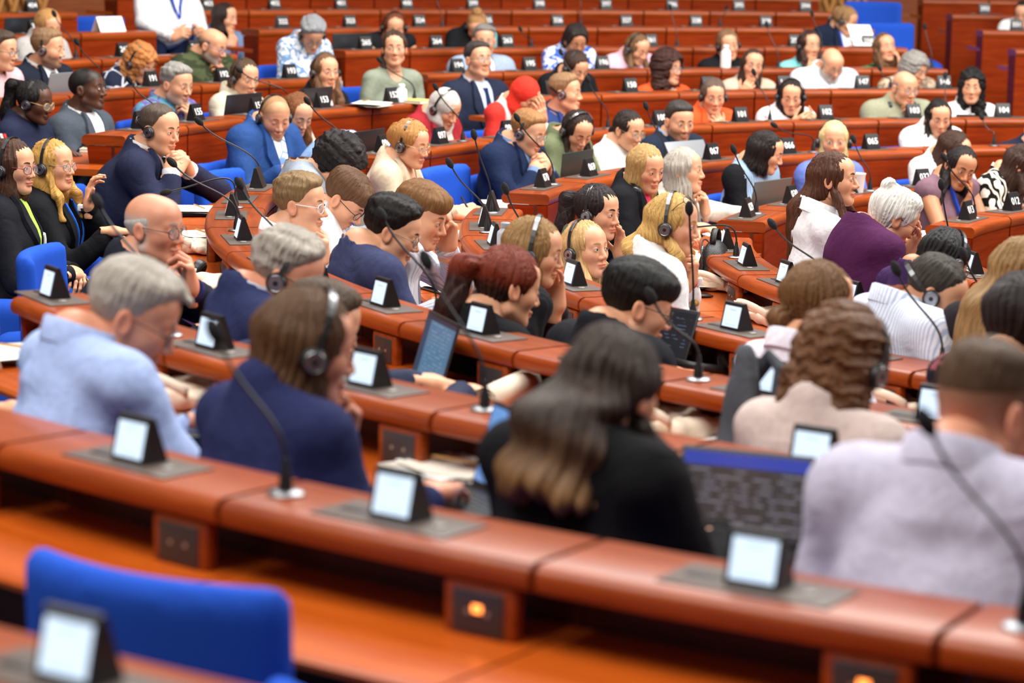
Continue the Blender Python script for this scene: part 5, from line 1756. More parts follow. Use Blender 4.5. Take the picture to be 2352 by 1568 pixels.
  'top': {'badge': 1, 'c': 'e8582a', 'kind': 'suit', 'under': 'e9b79c'},
  'w': 1.0},
 {'H': (-1.087, 6.719, 1.424),
  'arms': {'R': 'chin'},
  'bd': 279.2,
  'chair': 0.06,
  'dist': 16.05,
  'edge': 0.325,
  'ex': {},
  'fl': 0.361,
  'hair': ('long', '3d2a20', {'L': 0.16}),
  'key': 'beigeknit',
  'label': 'person in beige sweater with fist at mouth',
  'lean': 0.11,
  'pitch': 5,
  'ref': 'beige sweater',
  'rel': -18.5,
  'row': 4,
  'sex': 'F',
  'skin': 'L',
  'tilt': -8,
  'top': {'c': 'c9b6a0', 'kind': 'sweater'},
  'w': 1.0},
 {'H': (-0.53, 6.786, 1.428),
  'arms': {},
  'bd': 274.5,
  'chair': 0.05,
  'dist': 16.31,
  'edge': 0.315,
  'ex': {'beard': ('b8b4b0', 1.0), 'gl': '5a5048'},
  'fl': 0.361,
  'hair': ('bald', '8c8a88', {}),
  'key': 'greyshirt',
  'label': 'person in light grey shirt looking down beside plate 147',
  'lean': 0.1,
  'pitch': 28,
  'ref': 'light grey shirt',
  'rel': 0.5,
  'row': 4,
  'sex': 'M',
  'skin': 'L',
  'tilt': 0,
  'top': {'c': 'dfe3ea', 'kind': 'shirt'},
  'w': 1.0},
 {'H': (0.048, 6.807, 1.396),
  'arms': {},
  'bd': 272.8,
  'chair': 0.05,
  'dist': 16.55,
  'edge': 0.315,
  'ex': {},
  'fl': 0.361,
  'hair': ('curly', '8a8680', {'L': 0.15, 'vol': 0.014}),
  'key': 'greycurls',
  'label': 'person with badge in muted print top behind plate 146',
  'lean': 0.1,
  'pitch': 18,
  'ref': 'muted print top',
  'rel': 27.1,
  'row': 4,
  'sex': 'F',
  'skin': 'L',
  'tilt': 0,
  'top': {'c': 'c9b196', 'c2': '8f7a66', 'kind': 'blouse', 'pat': 'blob'},
  'w': 1.0},
 {'H': (-4.615, 3.493, 1.359),
  'arms': {'L': 'pen'},
  'bd': 313.7,
  'chair': 0.05,
  'dist': 12.06,
  'edge': 0.315,
  'ex': {'beard': ('9a7048', 0.7), 'hs': 10},
  'fl': 0.264,
  'hair': ('buzz', 'a87f58', {}),
  'key': 'blueblazer',
  'label': 'person in bright blue blazer and floral shirt writing with a pen',
  'lean': 0.1,
  'pitch': 22,
  'ref': 'bright blue blazer and floral shirt',
  'rel': -31.1,
  'row': 3,
  'sex': 'M',
  'skin': 'L',
  'tilt': 0,
  'top': {'c': '2b4c86', 'kind': 'suit', 'under': 'e6ebf4', 'upat': 1},
  'w': 1.0},
 {'H': (-4.463, 3.764, 1.35),
  'arms': {},
  'bd': 319.4,
  'chair': 0.06,
  'dist': 12.35,
  'edge': 0.325,
  'ex': {},
  'fl': 0.264,
  'hair': ('long', '7a4a2a', {'L': 0.24}),
  'key': 'shyscarf',
  'label': 'person mostly hidden behind the bright blue blazer',
  'lean': 0.06,
  'pitch': 28,
  'ref': 'hidden blouse behind the blue blazer',
  'rel': -25.3,
  'row': 3,
  'sex': 'F',
  'skin': 'L',
  'tilt': 0,
  'top': {'c': 'cfc2b4', 'kind': 'blouse'},
  'w': 1.0},
 {'H': (-5.292, 2.249, 1.404),
  'arms': {'L': 'clasp', 'R': 'clasp'},
  'bd': 337.0,
  'chair': 0.0,
  'dist': 10.74,
  'edge': 0.437,
  'ex': {'hs': 70},
  'fl': 0.264,
  'hair': ('short', '54463c', {'t': 0.014}),
  'key': 'navysuit',
  'label': 'person in dark navy suit leaning on clasped hands with headset',
  'lean': 0.26,
  'pitch': 8,
  'ref': 'dark navy suit',
  'rel': -20.7,
  'row': 3,
  'sex': 'M',
  'skin': 'L',
  'tilt': 0,
  'top': {'c': '272b44', 'kind': 'suit', 'tie': '191b28', 'under': 'f4f5f8'},
  'w': 1.0},
 {'H': (-3.545, 4.575, 1.314),
  'arms': {},
  'bd': 307.8,
  'chair': 0.05,
  'dist': 13.32,
  'edge': 0.315,
  'ex': {'hs': 3},
  'fl': 0.264,
  'hair': ('hijab', 'c9c4bd', {}),
  'key': 'hijab',
  'label': 'person in pale grey headscarf and dark red jacket behind plate 097',
  'lean': 0.1,
  'pitch': 28,
  'ref': 'pale grey headscarf and dark red jacket',
  'rel': -3.2,
  'row': 3,
  'sex': 'F',
  'skin': 'L',
  'tilt': 0,
  'top': {'c': '9c2730', 'kind': 'suit', 'under': 'd8c9bd'},
  'w': 1.0},
 {'H': (-3.018, 4.939, 1.352),
  'arms': {'L': 'fore'},
  'bd': 301.4,
  'chair': 0.0,
  'dist': 13.79,
  'edge': 0.365,
  'ex': {},
  'fl': 0.264,
  'hair': ('hijab', 'e23a2c', {}),
  'key': 'redscarf',
  'label': 'person in bright red headscarf with hand to forehead',
  'lean': 0.15,
  'pitch': 28,
  'ref': 'bright red headscarf',
  'rel': -3.7,
  'row': 3,
  'sex': 'F',
  'skin': 'L',
  'tilt': 0,
  'top': {'c': 'efe8e4', 'c2': 'd83830', 'kind': 'blouse', 'pat': 'half'},
  'w': 1.0},
 {'H': (-2.75, 5.093, 1.361),
  'arms': {},
  'bd': 301.0,
  'chair': 0.05,
  'dist': 14.01,
  'edge': 0.315,
  'ex': {'hs': 60},
  'fl': 0.264,
  'hair': ('short', '8d6b4a', {'t': 0.02}),
  'key': 'bluesuit',
  'label': 'person in blue suit in profile with headset behind the neck',
  'lean': 0.1,
  'pitch': 0,
  'ref': 'blue suit in profile',
  'rel': 26.8,
  'row': 3,
  'sex': 'M',
  'skin': 'L',
  'tilt': 0,
  'top': {'c': '2d3f74', 'kind': 'suit', 'under': '2d3f74'},
  'w': 1.0},
 {'H': (-1.744, 5.519, 1.313),
  'arms': {'L': 'chin'},
  'bd': 287.5,
  'chair': 0.06,
  'dist': 14.71,
  'edge': 0.325,
  'ex': {'hs': 20},
  'fl': 0.264,
  'hair': ('updo', '5d4a40', {}),
  'key': 'orangejac',
  'label': 'person in orange jacket leaning chin on hand behind plate 101',
  'lean': 0.11,
  'pitch': 10,
  'ref': 'orange jacket',
  'rel': -24.0,
  'row': 3,
  'sex': 'F',
  'skin': 'L',
  'tilt': 0,
  'top': {'c': 'ef5a2c', 'kind': 'suit', 'under': 'e8b090'},
  'w': 1.0},
 {'H': (-1.216, 5.659, 1.304),
  'arms': {'L': 'phone', 'R': 'phone'},
  'bd': 280.7,
  'chair': 0.05,
  'dist': 15.02,
  'edge': 0.315,
  'ex': {'hs': 3},
  'fl': 0.264,
  'hair': ('long', '1f1614', {'L': 0.15, 'w': 1.1}),
  'key': 'whitefloral',
  'label': 'person in white floral blouse holding a small notebook behind plate 102',
  'lean': 0.1,
  'pitch': 14,
  'ref': 'white floral blouse',
  'rel': -26.0,
  'row': 3,
  'sex': 'F',
  'skin': 'L',
  'tilt': 0,
  'top': {'c': 'f4ecec', 'c2': 'd8808a', 'kind': 'blouse', 'pat': 'spots'},
  'w': 1.0},
 {'H': (-0.452, 5.77, 1.347),
  'arms': {'L': 'chin'},
  'bd': 274.5,
  'chair': 0.06,
  'dist': 15.4,
  'edge': 0.325,
  'ex': {'gl': '50484a', 'hsn': 1},
  'fl': 0.264,
  'hair': ('bald', '8a7a70', {}),
  'key': 'sagesweater',
  'label': 'person in sage sweater with hand over mouth behind plate 103',
  'lean': 0.11,
  'pitch': 10,
  'ref': 'sage sweater',
  'rel': 7.0,
  'row': 3,
  'sex': 'M',
  'skin': 'L',
  'tilt': 0,
  'top': {'c': '97987f', 'kind': 'sweater'},
  'w': 1.0},
 {'H': (-0.007, 5.788, 1.355),
  'arms': {},
  'bd': 270.1,
  'chair': 0.05,
  'dist': 15.59,
  'edge': 0.315,
  'ex': {},
  'fl': 0.264,
  'hair': ('curly', '120f0f', {'L': 0.24, 'vol': 0.012}),
  'key': 'blackvest',
  'label': 'person in white shirt and black vest behind plate 104',
  'lean': 0.1,
  'pitch': 3,
  'ref': 'white shirt and black vest',
  'rel': -24.4,
  'row': 3,
  'sex': 'F',
  'skin': 'L',
  'tilt': 0,
  'top': {'c': 'f2f2f2', 'kind': 'shirt', 'vest': '17171a'},
  'w': 1.0},
 {'H': (-0.012, 4.839, 1.172),
  'arms': {},
  'bd': 270.1,
  'chair': 0.05,
  'dist': 14.75,
  'edge': 0.315,
  'ex': {},
  'fl': 0.189,
  'hair': ('short', '2a2320', {}),
  'key': 'edgearm',
  'label': 'person in navy sleeve cut off by the frame below plate 104',
  'lean': 0.1,
  'pitch': 10,
  'ref': 'navy sleeve',
  'rel': -4.9,
  'row': 2,
  'sex': 'M',
  'skin': 'L',
  'tilt': 0,
  'top': {'c': '1f2638', 'kind': 'suit', 'under': 'e8e8ec'},
  'w': 1.0},
 {'H': (-4.187, 2.376, 1.328),
  'arms': {'L': 'desk', 'R': 'pen'},
  'bd': 330.4,
  'chair': 0.0,
  'dist': 11.04,
  'edge': 0.36,
  'ex': {'gl': 'c9a06a', 'hs': 3},
  'fl': 0.189,
  'hair': ('updo', 'b07c44', {'tail': 0}),
  'key': 'beigejac',
  'label': 'person in beige patterned jacket writing beside an empty blue chair',
  'lean': 0.17,
  'pitch': 12,
  'ref': 'beige patterned jacket',
  'rel': -14.0,
  'row': 2,
  'sex': 'F',
  'skin': 'L',
  'tilt': 0,
  'top': {'badge': 1, 'c': 'd8c6ac', 'kind': 'suit', 'under': 'e3b79a'},
  'w': 1.0},
 {'H': (-3.378, 3.465, 1.285),
  'arms': {'L': 'clasp', 'R': 'clasp'},
  'bd': 314.3,
  'chair': 0.06,
  'dist': 12.29,
  'edge': 0.325,
  'ex': {'gl': '9a938c', 'hs': 0},
  'fl': 0.189,
  'hair': ('short', '9a6d42', {'t': 0.02}),
  'key': 'navyclasp',
  'label': 'person in navy suit with hands clasped before mouth behind plate 070',
  'lean': 0.11,
  'pitch': 18,
  'ref': 'navy suit with clasped hands',
  'rel': 3.5,
  'row': 2,
  'sex': 'M',
  'skin': 'L',
  'tilt': 0,
  'top': {'c': '1c2846', 'kind': 'suit', 'under': '7f9cc8'},
  'w': 1.0},
 {'H': (-3.045, 3.761, 1.268),
  'arms': {},
  'bd': 309.0,
  'chair': 0.05,
  'dist': 12.66,
  'edge': 0.315,
  'ex': {'hs': 0},
  'fl': 0.189,
  'hair': ('long', '2f211c', {'L': 0.24}),
  'key': 'greenshirt',
  'label': 'person in olive green shirt looking down behind plate 069',
  'lean': 0.1,
  'pitch': 32,
  'ref': 'olive green shirt',
  'rel': -24.2,
  'row': 2,
  'sex': 'F',
  'skin': 'L',
  'tilt': 0,
  'top': {'c': '6c7556', 'kind': 'shirt'},
  'w': 1.0},
 {'H': (-2.703, 4.013, 1.246),
  'arms': {},
  'bd': 304.0,
  'chair': 0.049,
  'dist': 13.0,
  'edge': 0.314,
  'ex': {'gl': '9c7f5a'},
  'fl': 0.189,
  'hair': ('lowbun', '271b18', {}),
  'key': 'whitebun',
  'label': 'person in white high-neck blouse with low bun and glasses',
  'lean': 0.1,
  'pitch': 14,
  'ref': 'white high-neck blouse',
  'rel': -4.4,
  'row': 2,
  'sex': 'F',
  'skin': 'L',
  'tilt': 0,
  'top': {'c': 'f0ece6', 'kind': 'blouse'},
  'w': 1.0},
 {'H': (-2.363, 4.223, 1.273),
  'arms': {},
  'bd': 299.2,
  'chair': 0.05,
  'dist': 13.29,
  'edge': 0.315,
  'ex': {'beard': ('3a3230', 0.7)},
  'fl': 0.189,
  'hair': ('short', '38322f', {'t': 0.018}),
  'key': 'dotted',
  'label': 'person in dark suit, light blue shirt and patterned tie behind plate 067',
  'lean': 0.1,
  'pitch': 10,
  'ref': 'dark suit with patterned tie',
  'rel': -21.4,
  'row': 2,
  'sex': 'M',
  'skin': 'L',
  'tilt': 0,
  'top': {'badge': 1, 'c': '20293a', 'kind': 'suit', 'tie': '3c5580', 'under': 'a9c8ec'},
  'w': 1.0},
 {'H': (-0.65, 4.795, 1.25),
  'arms': {},
  'bd': 277.7,
  'chair': 0.05,
  'dist': 14.44,
  'edge': 0.315,
  'ex': {},
  'fl': 0.189,
  'hair': ('long', '14100f', {'L': 0.3}),
  'key': 'whitejac',
  'label': 'person in white jacket with long straight hair beside plate 065',
  'lean': 0.1,
  'pitch': 16,
  'ref': 'white jacket',
  'rel': -15.9,
  'row': 2,
  'sex': 'F',
  'skin': 'L',
  'tilt': 0,
  'top': {'c': 'f4f3f1', 'kind': 'suit', 'under': 'f0eeec'},
  'w': 1.0},
 {'H': (-3.19, 2.11, 1.243),
  'arms': {},
  'bd': 322.1,
  'chair': 0.0,
  'dist': 11.04,
  'edge': 0.24,
  'ex': {'hsn': 1},
  'fl': 0.113,
  'hair': ('bob', 'b08c58', {'L': 0.13}),
  'key': 'blackjac',
  'label': 'person in black jacket over bright pink top beside the cream jacket',
  'lean': 0.1,
  'pitch': 12,
  'ref': 'black jacket over bright pink top',
  'rel': -28.0,
  'row': 1,
  'sex': 'F',
  'skin': 'L',
  'tilt': 0,
  'top': {'c': '17181c', 'kind': 'suit', 'under': 'e0406a'},
  'w': 1.0},
 {'H': (-2.903, 2.448, 1.199),
  'arms': {'L': 'chin'},
  'bd': 319.9,
  'chair': 0.0,
  'dist': 11.45,
  'edge': 0.263,
  'ex': {},
  'fl': 0.113,
  'hair': ('bob', 'a8a094', {'L': 0.13, 'mess': 0.006}),
  'key': 'creamjac',
  'label': 'person in cream jacket over black top with fingers at mouth',
  'lean': 0.15,
  'pitch': -2,
  'ref': 'cream jacket over black top',
  'rel': 7.7,
  'row': 1,
  'sex': 'F',
  'skin': 'L',
  'tilt': 0,
  'top': {'c': 'ddd5c8', 'kind': 'suit', 'under': '202022'},
  'w': 1.0},
 {'H': (-2.253, 3.182, 1.211),
  'arms': {},
  'bd': 305.4,
  'chair': 0.049,
  'dist': 12.35,
  'edge': 0.314,
  'ex': {},
  'fl': 0.113,
  'hair': ('bob', '1d1512', {'L': 0.09}),
  'key': 'knitvest',
  'label': 'person in blue knitted vest over black short sleeves behind plate 029',
  'lean': 0.1,
  'pitch': 18,
  'ref': 'blue knitted vest over black short sleeves',
  'rel': 25.1,
  'row': 1,
  'sex': 'F',
  'skin': 'L',
  'tilt': 0,
  'top': {'c': '7f9cbc', 'c2': 'a9bdd4', 'kind': 'tee', 'pat': 'knit', 'sleeve': '16161a'},
  'w': 1.0},
 {'H': (-1.792, 3.463, 1.238),
  'arms': {},
  'bd': 286.1,
  'chair': 0.05,
  'dist': 12.77,
  'edge': 0.315,
  'ex': {'hs': 5},
  'fl': 0.113,
  'hair': ('long', 'd6bc84', {'L': 0.16}),
  'key': 'periwinkle',
  'label': 'person in periwinkle sweater with headset behind plate 031',
  'lean': 0.1,
  'pitch': 2,
  'ref': 'periwinkle sweater',
  'rel': -32.5,
  'row': 1,
  'sex': 'F',
  'skin': 'L',
  'tilt': 0,
  'top': {'badge': 1, 'c': '6a7cc8', 'kind': 'sweater'},
  'w': 1.0},
 {'H': (-1.006, 3.767, 1.163),
  'arms': {},
  'bd': 287.1,
  'chair': 0.05,
  'dist': 13.36,
  'edge': 0.315,
  'ex': {},
  'fl': 0.113,
  'hair': ('long', '3a2318', {'L': 0.2}),
  'key': 'hidden032',
  'label': 'person in white top hidden behind the mauve one',
  'lean': 0.1,
  'pitch': 25,
  'ref': 'white top hidden by the mauve one',
  'rel': 26.5,
  'row': 1,
  'sex': 'F',
  'skin': 'L',
  'tilt': 0,
  'top': {'c': 'ece9e6', 'kind': 'blouse'},
  'w': 1.0},
 {'H': (-1.435, 2.719, 1.179),
  'arms': {'L': 'cheek', 'R': 'pen'},
  'bd': 295.5,
  'chair': 0.06,
  'dist': 12.23,
  'edge': 0.325,
  'ex': {},
  'fl': 0.1,
  'hair': ('long', '1a1210', {'L': 0.26, 'wave': 0.008}),
  'key': 'mauve',
  'label': 'person in mauve sleeveless top leaning head on hand behind plate 013',
  'lean': 0.11,
  'pitch': 18,
  'ref': 'mauve sleeveless top',
  'rel': -26.5,
  'row': 0,
  'sex': 'F',
  'skin': 'T',
  'tilt': -14,
  'top': {'c': '7d5f6c', 'kind': 'sleeveless', 'lan': '3048b0'},
  'w': 1.0},
 {'H': (-1.028, 2.897, 1.17),
  'arms': {},
  'bd': 299.0,
  'chair': 0.05,
  'dist': 12.57,
  'edge': 0.315,
  'ex': {},
  'fl': 0.1,
  'hair': ('long', '38241b', {'L': 0.22}),
  'key': 'zebra',
  'label': 'person in black and cream swirl print blouse behind plate 012',
  'lean': 0.1,
  'pitch': 25,
  'ref': 'black and cream swirl print blouse',
  'rel': 31.3,
  'row': 0,
  'sex': 'F',
  'skin': 'L',
  'tilt': 0,
  'top': {'c': 'efe6d6', 'c2': '151310', 'kind': 'blouse', 'pat': 'zebra'},
  'w': 1.0},
 {'H': (-3.017, 0.313, 1.384),
  'arms': {},
  'bd': 353.0,
  'chair': 0.0,
  'dist': 9.39,
  'edge': 0.214,
  'ex': {},
  'fl': 0.1,
  'hair': ('long', '4d2c1c', {'L': 0.34, 'back': 0.1}),
  'key': 'whiteshirt',
  'label': 'person in white shirt with long straight hair in a blue chair',
  'lean': 0.04,
  'pitch': -2,
  'ref': 'loose white shirt',
  'rel': -25.7,
  'row': 0,
  'sex': 'F',
  'skin': 'L',
  'tilt': 0,
  'top': {'c': 'f4f4f6', 'kind': 'shirt'},
  'w': 1.0},
 {'H': (-3.039, -0.321, 1.315),
  'arms': {'L': 'fore'},
  'bd': 6.0,
  'chair': 0.06,
  'dist': 8.81,
  'edge': 0.325,
  'ex': {'gl': '6a2a48'},
  'fl': 0.1,
  'hair': ('topbun', 'd9d5cd', {}),
  'key': 'purpleshawl',
  'label': 'person in dark purple shawl with hand to forehead and bun',
  'lean': 0.129,
  'pitch': 28,
  'ref': 'dark purple shawl',
  'rel': -12.4,
  'row': 0,
  'sex': 'F',
  'skin': 'L',
  'tilt': 0,
  'top': {'c': '4d1f48', 'kind': 'shawl'},
  'w': 1.0},
 {'H': (-3.036, -0.755, 1.228),
  'arms': {},
  'bd': 14.0,
  'chair': 0.06,
  'dist': 8.43,
  'edge': 0.325,
  'ex': {'gl': 'b08a50', 'hs': 0},
  'fl': 0.1,
  'hair': ('bob', '100e0f', {'L': 0.1}),
  'key': 'purpletop',
  'label': 'person in dark purple top with headset looking down at a tablet',
  'lean': 0.056,
  'pitch': 30,
  'ref': 'dark purple top',
  'rel': -0.7,
  'row': 0,
  'sex': 'F',
  'skin': 'T',
  'tilt': 0,
  'top': {'c': '3a2450', 'kind': 'blouse'},
  'w': 1.0},
 {'H': (-3.839, 0.599, 1.235),
  'arms': {'L': 'cheek'},
  'bd': 343.5,
  'chair': 0.06,
  'dist': 9.42,
  'edge': 0.325,
  'ex': {'hs': 10},
  'fl': 0.113,
  'hair': ('pony', '241a1a', {'fringe': 1}),
  'key': 'olivetop',
  'label': 'person in olive top with headset leaning cheek on hand',
  'lean': 0.124,
  'pitch': 5,
  'ref': 'olive top',
  'rel': -30.1,
  'row': 1,
  'sex': 'F',
  'skin': 'L',
  'tilt': 0,
  'top': {'c': '5c6348', 'c2': '1a1a1c', 'kind': 'blouse'},
  'w': 1.0},
 {'H': (-4.033, 0.061, 1.167),
  'arms': {},
  'bd': 340.5,
  'chair': 0.1,
  'dist': 8.86,
  'edge': 0.369,
  'ex': {'hs': 5},
  'fl': 0.113,
  'hair': ('long', 'c09a66', {'L': 0.24}),
  'key': 'bluestripe',
  'label': 'person in pale blue striped shirt with headset gazing up',
  'lean': 0.02,
  'pitch': -6,
  'ref': 'pale blue striped shirt',
  'rel': -37.4,
  'row': 1,
  'sex': 'F',
  'skin': 'L',
  'tilt': 0,
  'top': {'c': 'cfdcf2', 'c2': '9ab4dc', 'kind': 'shirt', 'pat': 'pin'},
  'w': 1.0},
 {'H': (-3.886, -0.472, 1.322),
  'arms': {'L': 'fist'},
  'bd': -1.7,
  'chair': 0.06,
  'dist': 8.38,
  'edge': 0.325,
  'ex': {'hs': 5, 'sung': 1, 'watch': 'c03028'},
  'fl': 0.113,
  'hair': ('long', 'c39a58', {'L': 0.3, 'back': 0.08, 'wave': 0.02}),
  'key': 'whitesweater',
  'label': 'person in white ribbed sweater and red watch with chin on fist',
  'lean': 0.095,
  'pitch': 6,
  'ref': 'white ribbed sweater and red watch',
  'rel': -30.8,
  'row': 1,
  'sex': 'F',
  'skin': 'L',
  'tilt': 0,
  'top': {'c': 'f5f3f3', 'kind': 'sweater'},
  'w': 1.0},
 {'H': (-3.538, -1.821, 1.288),
  'arms': {'L': 'clasp', 'R': 'clasp'},
  'bd': 10.1,
  'chair': 0.06,
  'dist': 7.25,
  'edge': 0.325,
  'ex': {'hs': 75},
  'fl': 0.113,
  'hair': ('short', '3a352f', {'t': 0.014}),
  'key': 'stripeback',
  'label': 'person in white pinstriped shirt bent over clasped hands',
  'lean': 0.03,
  'pitch': 34,
  'ref': 'white pinstriped shirt',
  'rel': -36.5,
  'row': 1,
  'sex': 'M',
  'skin': 'L',
  'tilt': 0,
  'top': {'c': 'e8edf8', 'c2': 'b4c2e0', 'kind': 'shirt', 'pat': 'pin'},
  'w': 1.0},
 {'H': (-3.403, -2.101, 1.376),
  'arms': {},
  'bd': 31.7,
  'chair': 0.07,
  'dist': 7.04,
  'edge': 0.335,
  'ex': {},
  'fl': 0.113,
  'hair': ('long', '8a6a42', {'L': 0.32, 'back': 0.09}),
  'key': 'halfup',
  'label': 'person with hair clip and long loose hair, beyond the dark printed top',
  'lean': 0.02,
  'pitch': 10,
  'ref': 'top with hair clip',
  'rel': -18.9,
  'row': 1,
  'sex': 'F',
  'skin': 'L',
  'tilt': 0,
  'top': {'c': '2a2428', 'kind': 'blouse'},
  'w': 1.0},
 {'H': (-3.793, -2.944, 1.38),
  'arms': {},
  'bd': 37.8,
  'chair': 0.012,
  'dist': 6.12,
  'edge': 0.277,
  'ex': {},
  'fl': 0.189,
  'hair': ('updo', '241c1c', {'t': 0.03}),
  'key': 'darkprint',
  'label': 'person in dark printed top with claw clip at the frame edge',
  'lean': 0.1,
  'pitch': 15,
  'ref': 'dark printed top',
  'rel': -16.9,
  'row': 2,
  'sex': 'F',
  'skin': 'L',
  'tilt': 0,
  'top': {'c': '221e28', 'c2': '8a4a50', 'kind': 'blouse', 'pat': 'blob'},
  'w': 1.0},
 {'H': (-4.69, 1.355, 1.346),
  'arms': {},
  'bd': 343.9,
  'chair': 0.06,
  'dist': 9.95,
  'edge': 0.325,
  'ex': {},
  'fl': 0.189,
  'hair': ('curly', '1a1312', {'L': 0.0, 'vol': 0.018}),
  'key': 'hoodie',
  'label': 'person in grey hoodie with white badge and dark curls',
  'lean': 0.067,
  'pitch': 42,
  'ref': 'grey hoodie',
  'rel': -7.9,
  'row': 2,
  'sex': 'M',
  'skin': 'L',
  'tilt': 0,
  'top': {'badge': 1, 'c': '9aa3b0', 'kind': 'sweater'},
  'w': 1.0},
 {'H': (-4.774, 0.737, 1.276),
  'arms': {'L': 'desk', 'R': 'pen'},
  'bd': 351.2,
  'chair': 0.06,
  'dist': 9.34,
  'edge': 0.325,
  'ex': {'gl': '202022'},
  'fl': 0.189,
  'hair': ('mop', '5c3f28', {}),
  'key': 'penboy',
  'label': 'person in white shirt and dark glasses writing with a wooden pen',
  'lean': 0.119,
  'pitch': 42,
  'ref': 'white shirt and dark glasses',
  'rel': -21.0,
  'row': 2,
  'sex': 'M',
  'skin': 'L',
  'tilt': 0,
  'top': {'c': 'f1f1f4', 'kind': 'shirt'},
  'w': 1.0},
 {'H': (-4.995, 0.378, 1.299),
  'arms': {'L': 'chin'},
  'bd': 355.7,
  'chair': 0.1,
  'dist': 8.94,
  'edge': 0.405,
  'ex': {'gl': 'dcdce0'},
  'fl': 0.189,
  'hair': ('short', '7f6644', {'mess': 0.005, 't': 0.026}),
  'key': 'blacktie',
  'label': 'person in white shirt and black tie with fist at mouth',
  'lean': 0.02,
  'pitch': 4,
  'ref': 'white shirt and black tie',
  'rel': -23.5,
  'row': 2,
  'sex': 'M',
  'skin': 'L',
  'tilt': 0,
  'top': {'c': 'f6f6f9', 'kind': 'shirt', 'tie': '17171a'},
  'w': 1.0},
 {'H': (-4.697, -0.266, 1.333),
  'arms': {'L': 'temple'},
  'bd': -4.0,
  'chair': 0.06,
  'dist': 8.37,
  'edge': 0.325,
  'ex': {},
  'fl': 0.189,
  'hair': ('mop', '7a5530', {}),
  'key': 'stripeshirt',
  'label': 'person in grey pinstriped shirt with hand at temple',
  'lean': 0.245,
  'pitch': 18,
  'ref': 'grey pinstriped shirt',
  'rel': -29.9,
  'row': 2,
  'sex': 'M',
  'skin': 'L',
  'tilt': 0,
  'top': {'c': 'e6e8f0', 'c2': 'b9bece', 'kind': 'shirt', 'pat': 'pin'},
  'w': 1.0},
 {'H': (-4.859, -0.593, 1.323),
  'arms': {},
  'bd': 6.9,
  'chair': 0.06,
  'dist': 8.02,
  'edge': 0.325,
  'ex': {'gl': '8a8078'},
  'fl': 0.189,
  'hair': ('short', '14100f', {'mess': 0.005, 't': 0.03}),
  'key': 'navytee',
  'label': 'person in navy T-shirt and thin glasses looking down',
  'lean': 0.054,
  'pitch': 20,
  'ref': 'navy T-shirt and thin glasses',
  'rel': -25.0,
  'row': 2,
  'sex': 'M',
  'skin': 'L',
  'tilt': 0,
  'top': {'c': '3a3f60', 'kind': 'tee'},
  'w': 1.0},
 {'H': (-4.548, -1.192, 1.334),
  'arms': {'L': 'cheek'},
  'bd': 7.6,
  'chair': 0.06,
  'dist': 7.51,
  'edge': 0.325,
  'ex': {'hs': 0},
  'fl': 0.189,
  'hair': ('bob', '8d6c42', {'L': 0.08}),
  'key': 'ribbed',
  'label': 'person in black ribbed turtleneck with hand over mouth',
  'lean': 0.247,
  'pitch': 10,
  'ref': 'black ribbed turtleneck',
  'rel': -29.7,
  'row': 2,
  'sex': 'F',
  'skin': 'L',
  'tilt': 0,
  'top': {'c': '18181b', 'c2': '26262a', 'kind': 'sweater', 'pat': 'knit'},
  'w': 1.0},
 {'H': (-4.758, -1.719, 1.308),
  'arms': {},
  'bd': 19.9,
  'chair': 0.1,
  'dist': 6.95,
  'edge': 0.455,
  'ex': {},
  'fl': 0.189,
  'hair': ('pony', '2c1712', {'red': 1}),
  'key': 'redhair',
  'label': 'person in black top with red-streaked ponytail',
  'lean': 0.02,
  'pitch': 14,
  'ref': 'black top with red-streaked ponytail',
  'rel': -12.0,
  'row': 2,
  'sex': 'F',
  'skin': 'L',
  'tilt': 0,
  'top': {'c': '17171a', 'kind': 'blouse'},
  'w': 1.0},
 {'H': (-4.471, -2.003, 1.295),
  'arms': {},
  'bd': 20.9,
  'chair': 0.06,
  'dist': 6.76,
  'edge': 0.325,
  'ex': {'gl': '2a2018'},
  'fl': 0.189,
  'hair': ('mop', '12100f', {'t': 0.03}),
  'key': 'blackmop',
  'label': 'person in dark top and dark glasses beside the dark open laptop',
  'lean': 0.05,
  'pitch': 18,
  'ref': 'dark top and dark glasses',
  'rel': -27.1,
  'row': 2,
  'sex': 'M',
  'skin': 'L',
  'tilt': 0,
  'top': {'c': '1b1c22', 'kind': 'sweater'},
  'w': 1.0},
 {'H': (-4.159, -2.538, 1.374),
  'arms': {},
  'bd': 31.4,
  'chair': 0.06,
  'dist': 6.35,
  'edge': 0.325,
  'ex': {},
  'fl': 0.189,
  'hair': ('lowbun', '6a4a2c', {}),
  'key': 'whitecollar',
  'label': 'person in white collar with low bun beside the black headphones',
  'lean': 0.077,
  'pitch': 5,
  'ref': 'white collar',
  'rel': -24.6,
  'row': 2,
  'sex': 'F',
  'skin': 'L',
  'tilt': 0,
  'top': {'c': 'ece6f2', 'kind': 'shirt'},
  'w': 1.0},
 {'H': (-5.667, -1.107, 1.406),
  'arms': {'L': 'mouth'},
  'bd': -2.6,
  'chair': 0.0,
  'dist': 7.38,
  'edge': 0.351,
  'ex': {'gl': '33323a', 'hsn': 1},
  'fl': 0.264,
  'hair': ('bald', 'b9b4ae', {}),
  'key': 'baldsuit',
  'label': 'person in dark suit and blue tie with fingers at mouth and glasses',
  'lean': 0.15,
  'pitch': 4,
  'ref': 'dark suit and blue tie',
  'rel': -34.1,
  'row': 3,
  'sex': 'M',
  'skin': 'R',
  'tilt': 0,
  'top': {'c': '20242f', 'kind': 'suit', 'tie': '5b8fd0', 'under': '2c2c60'},
  'w': 1.0},
 {'H': (-5.421, -2.008, 1.393),
  'arms': {},
  'bd': 11.1,
  'chair': 0.043,
  'dist': 6.53,
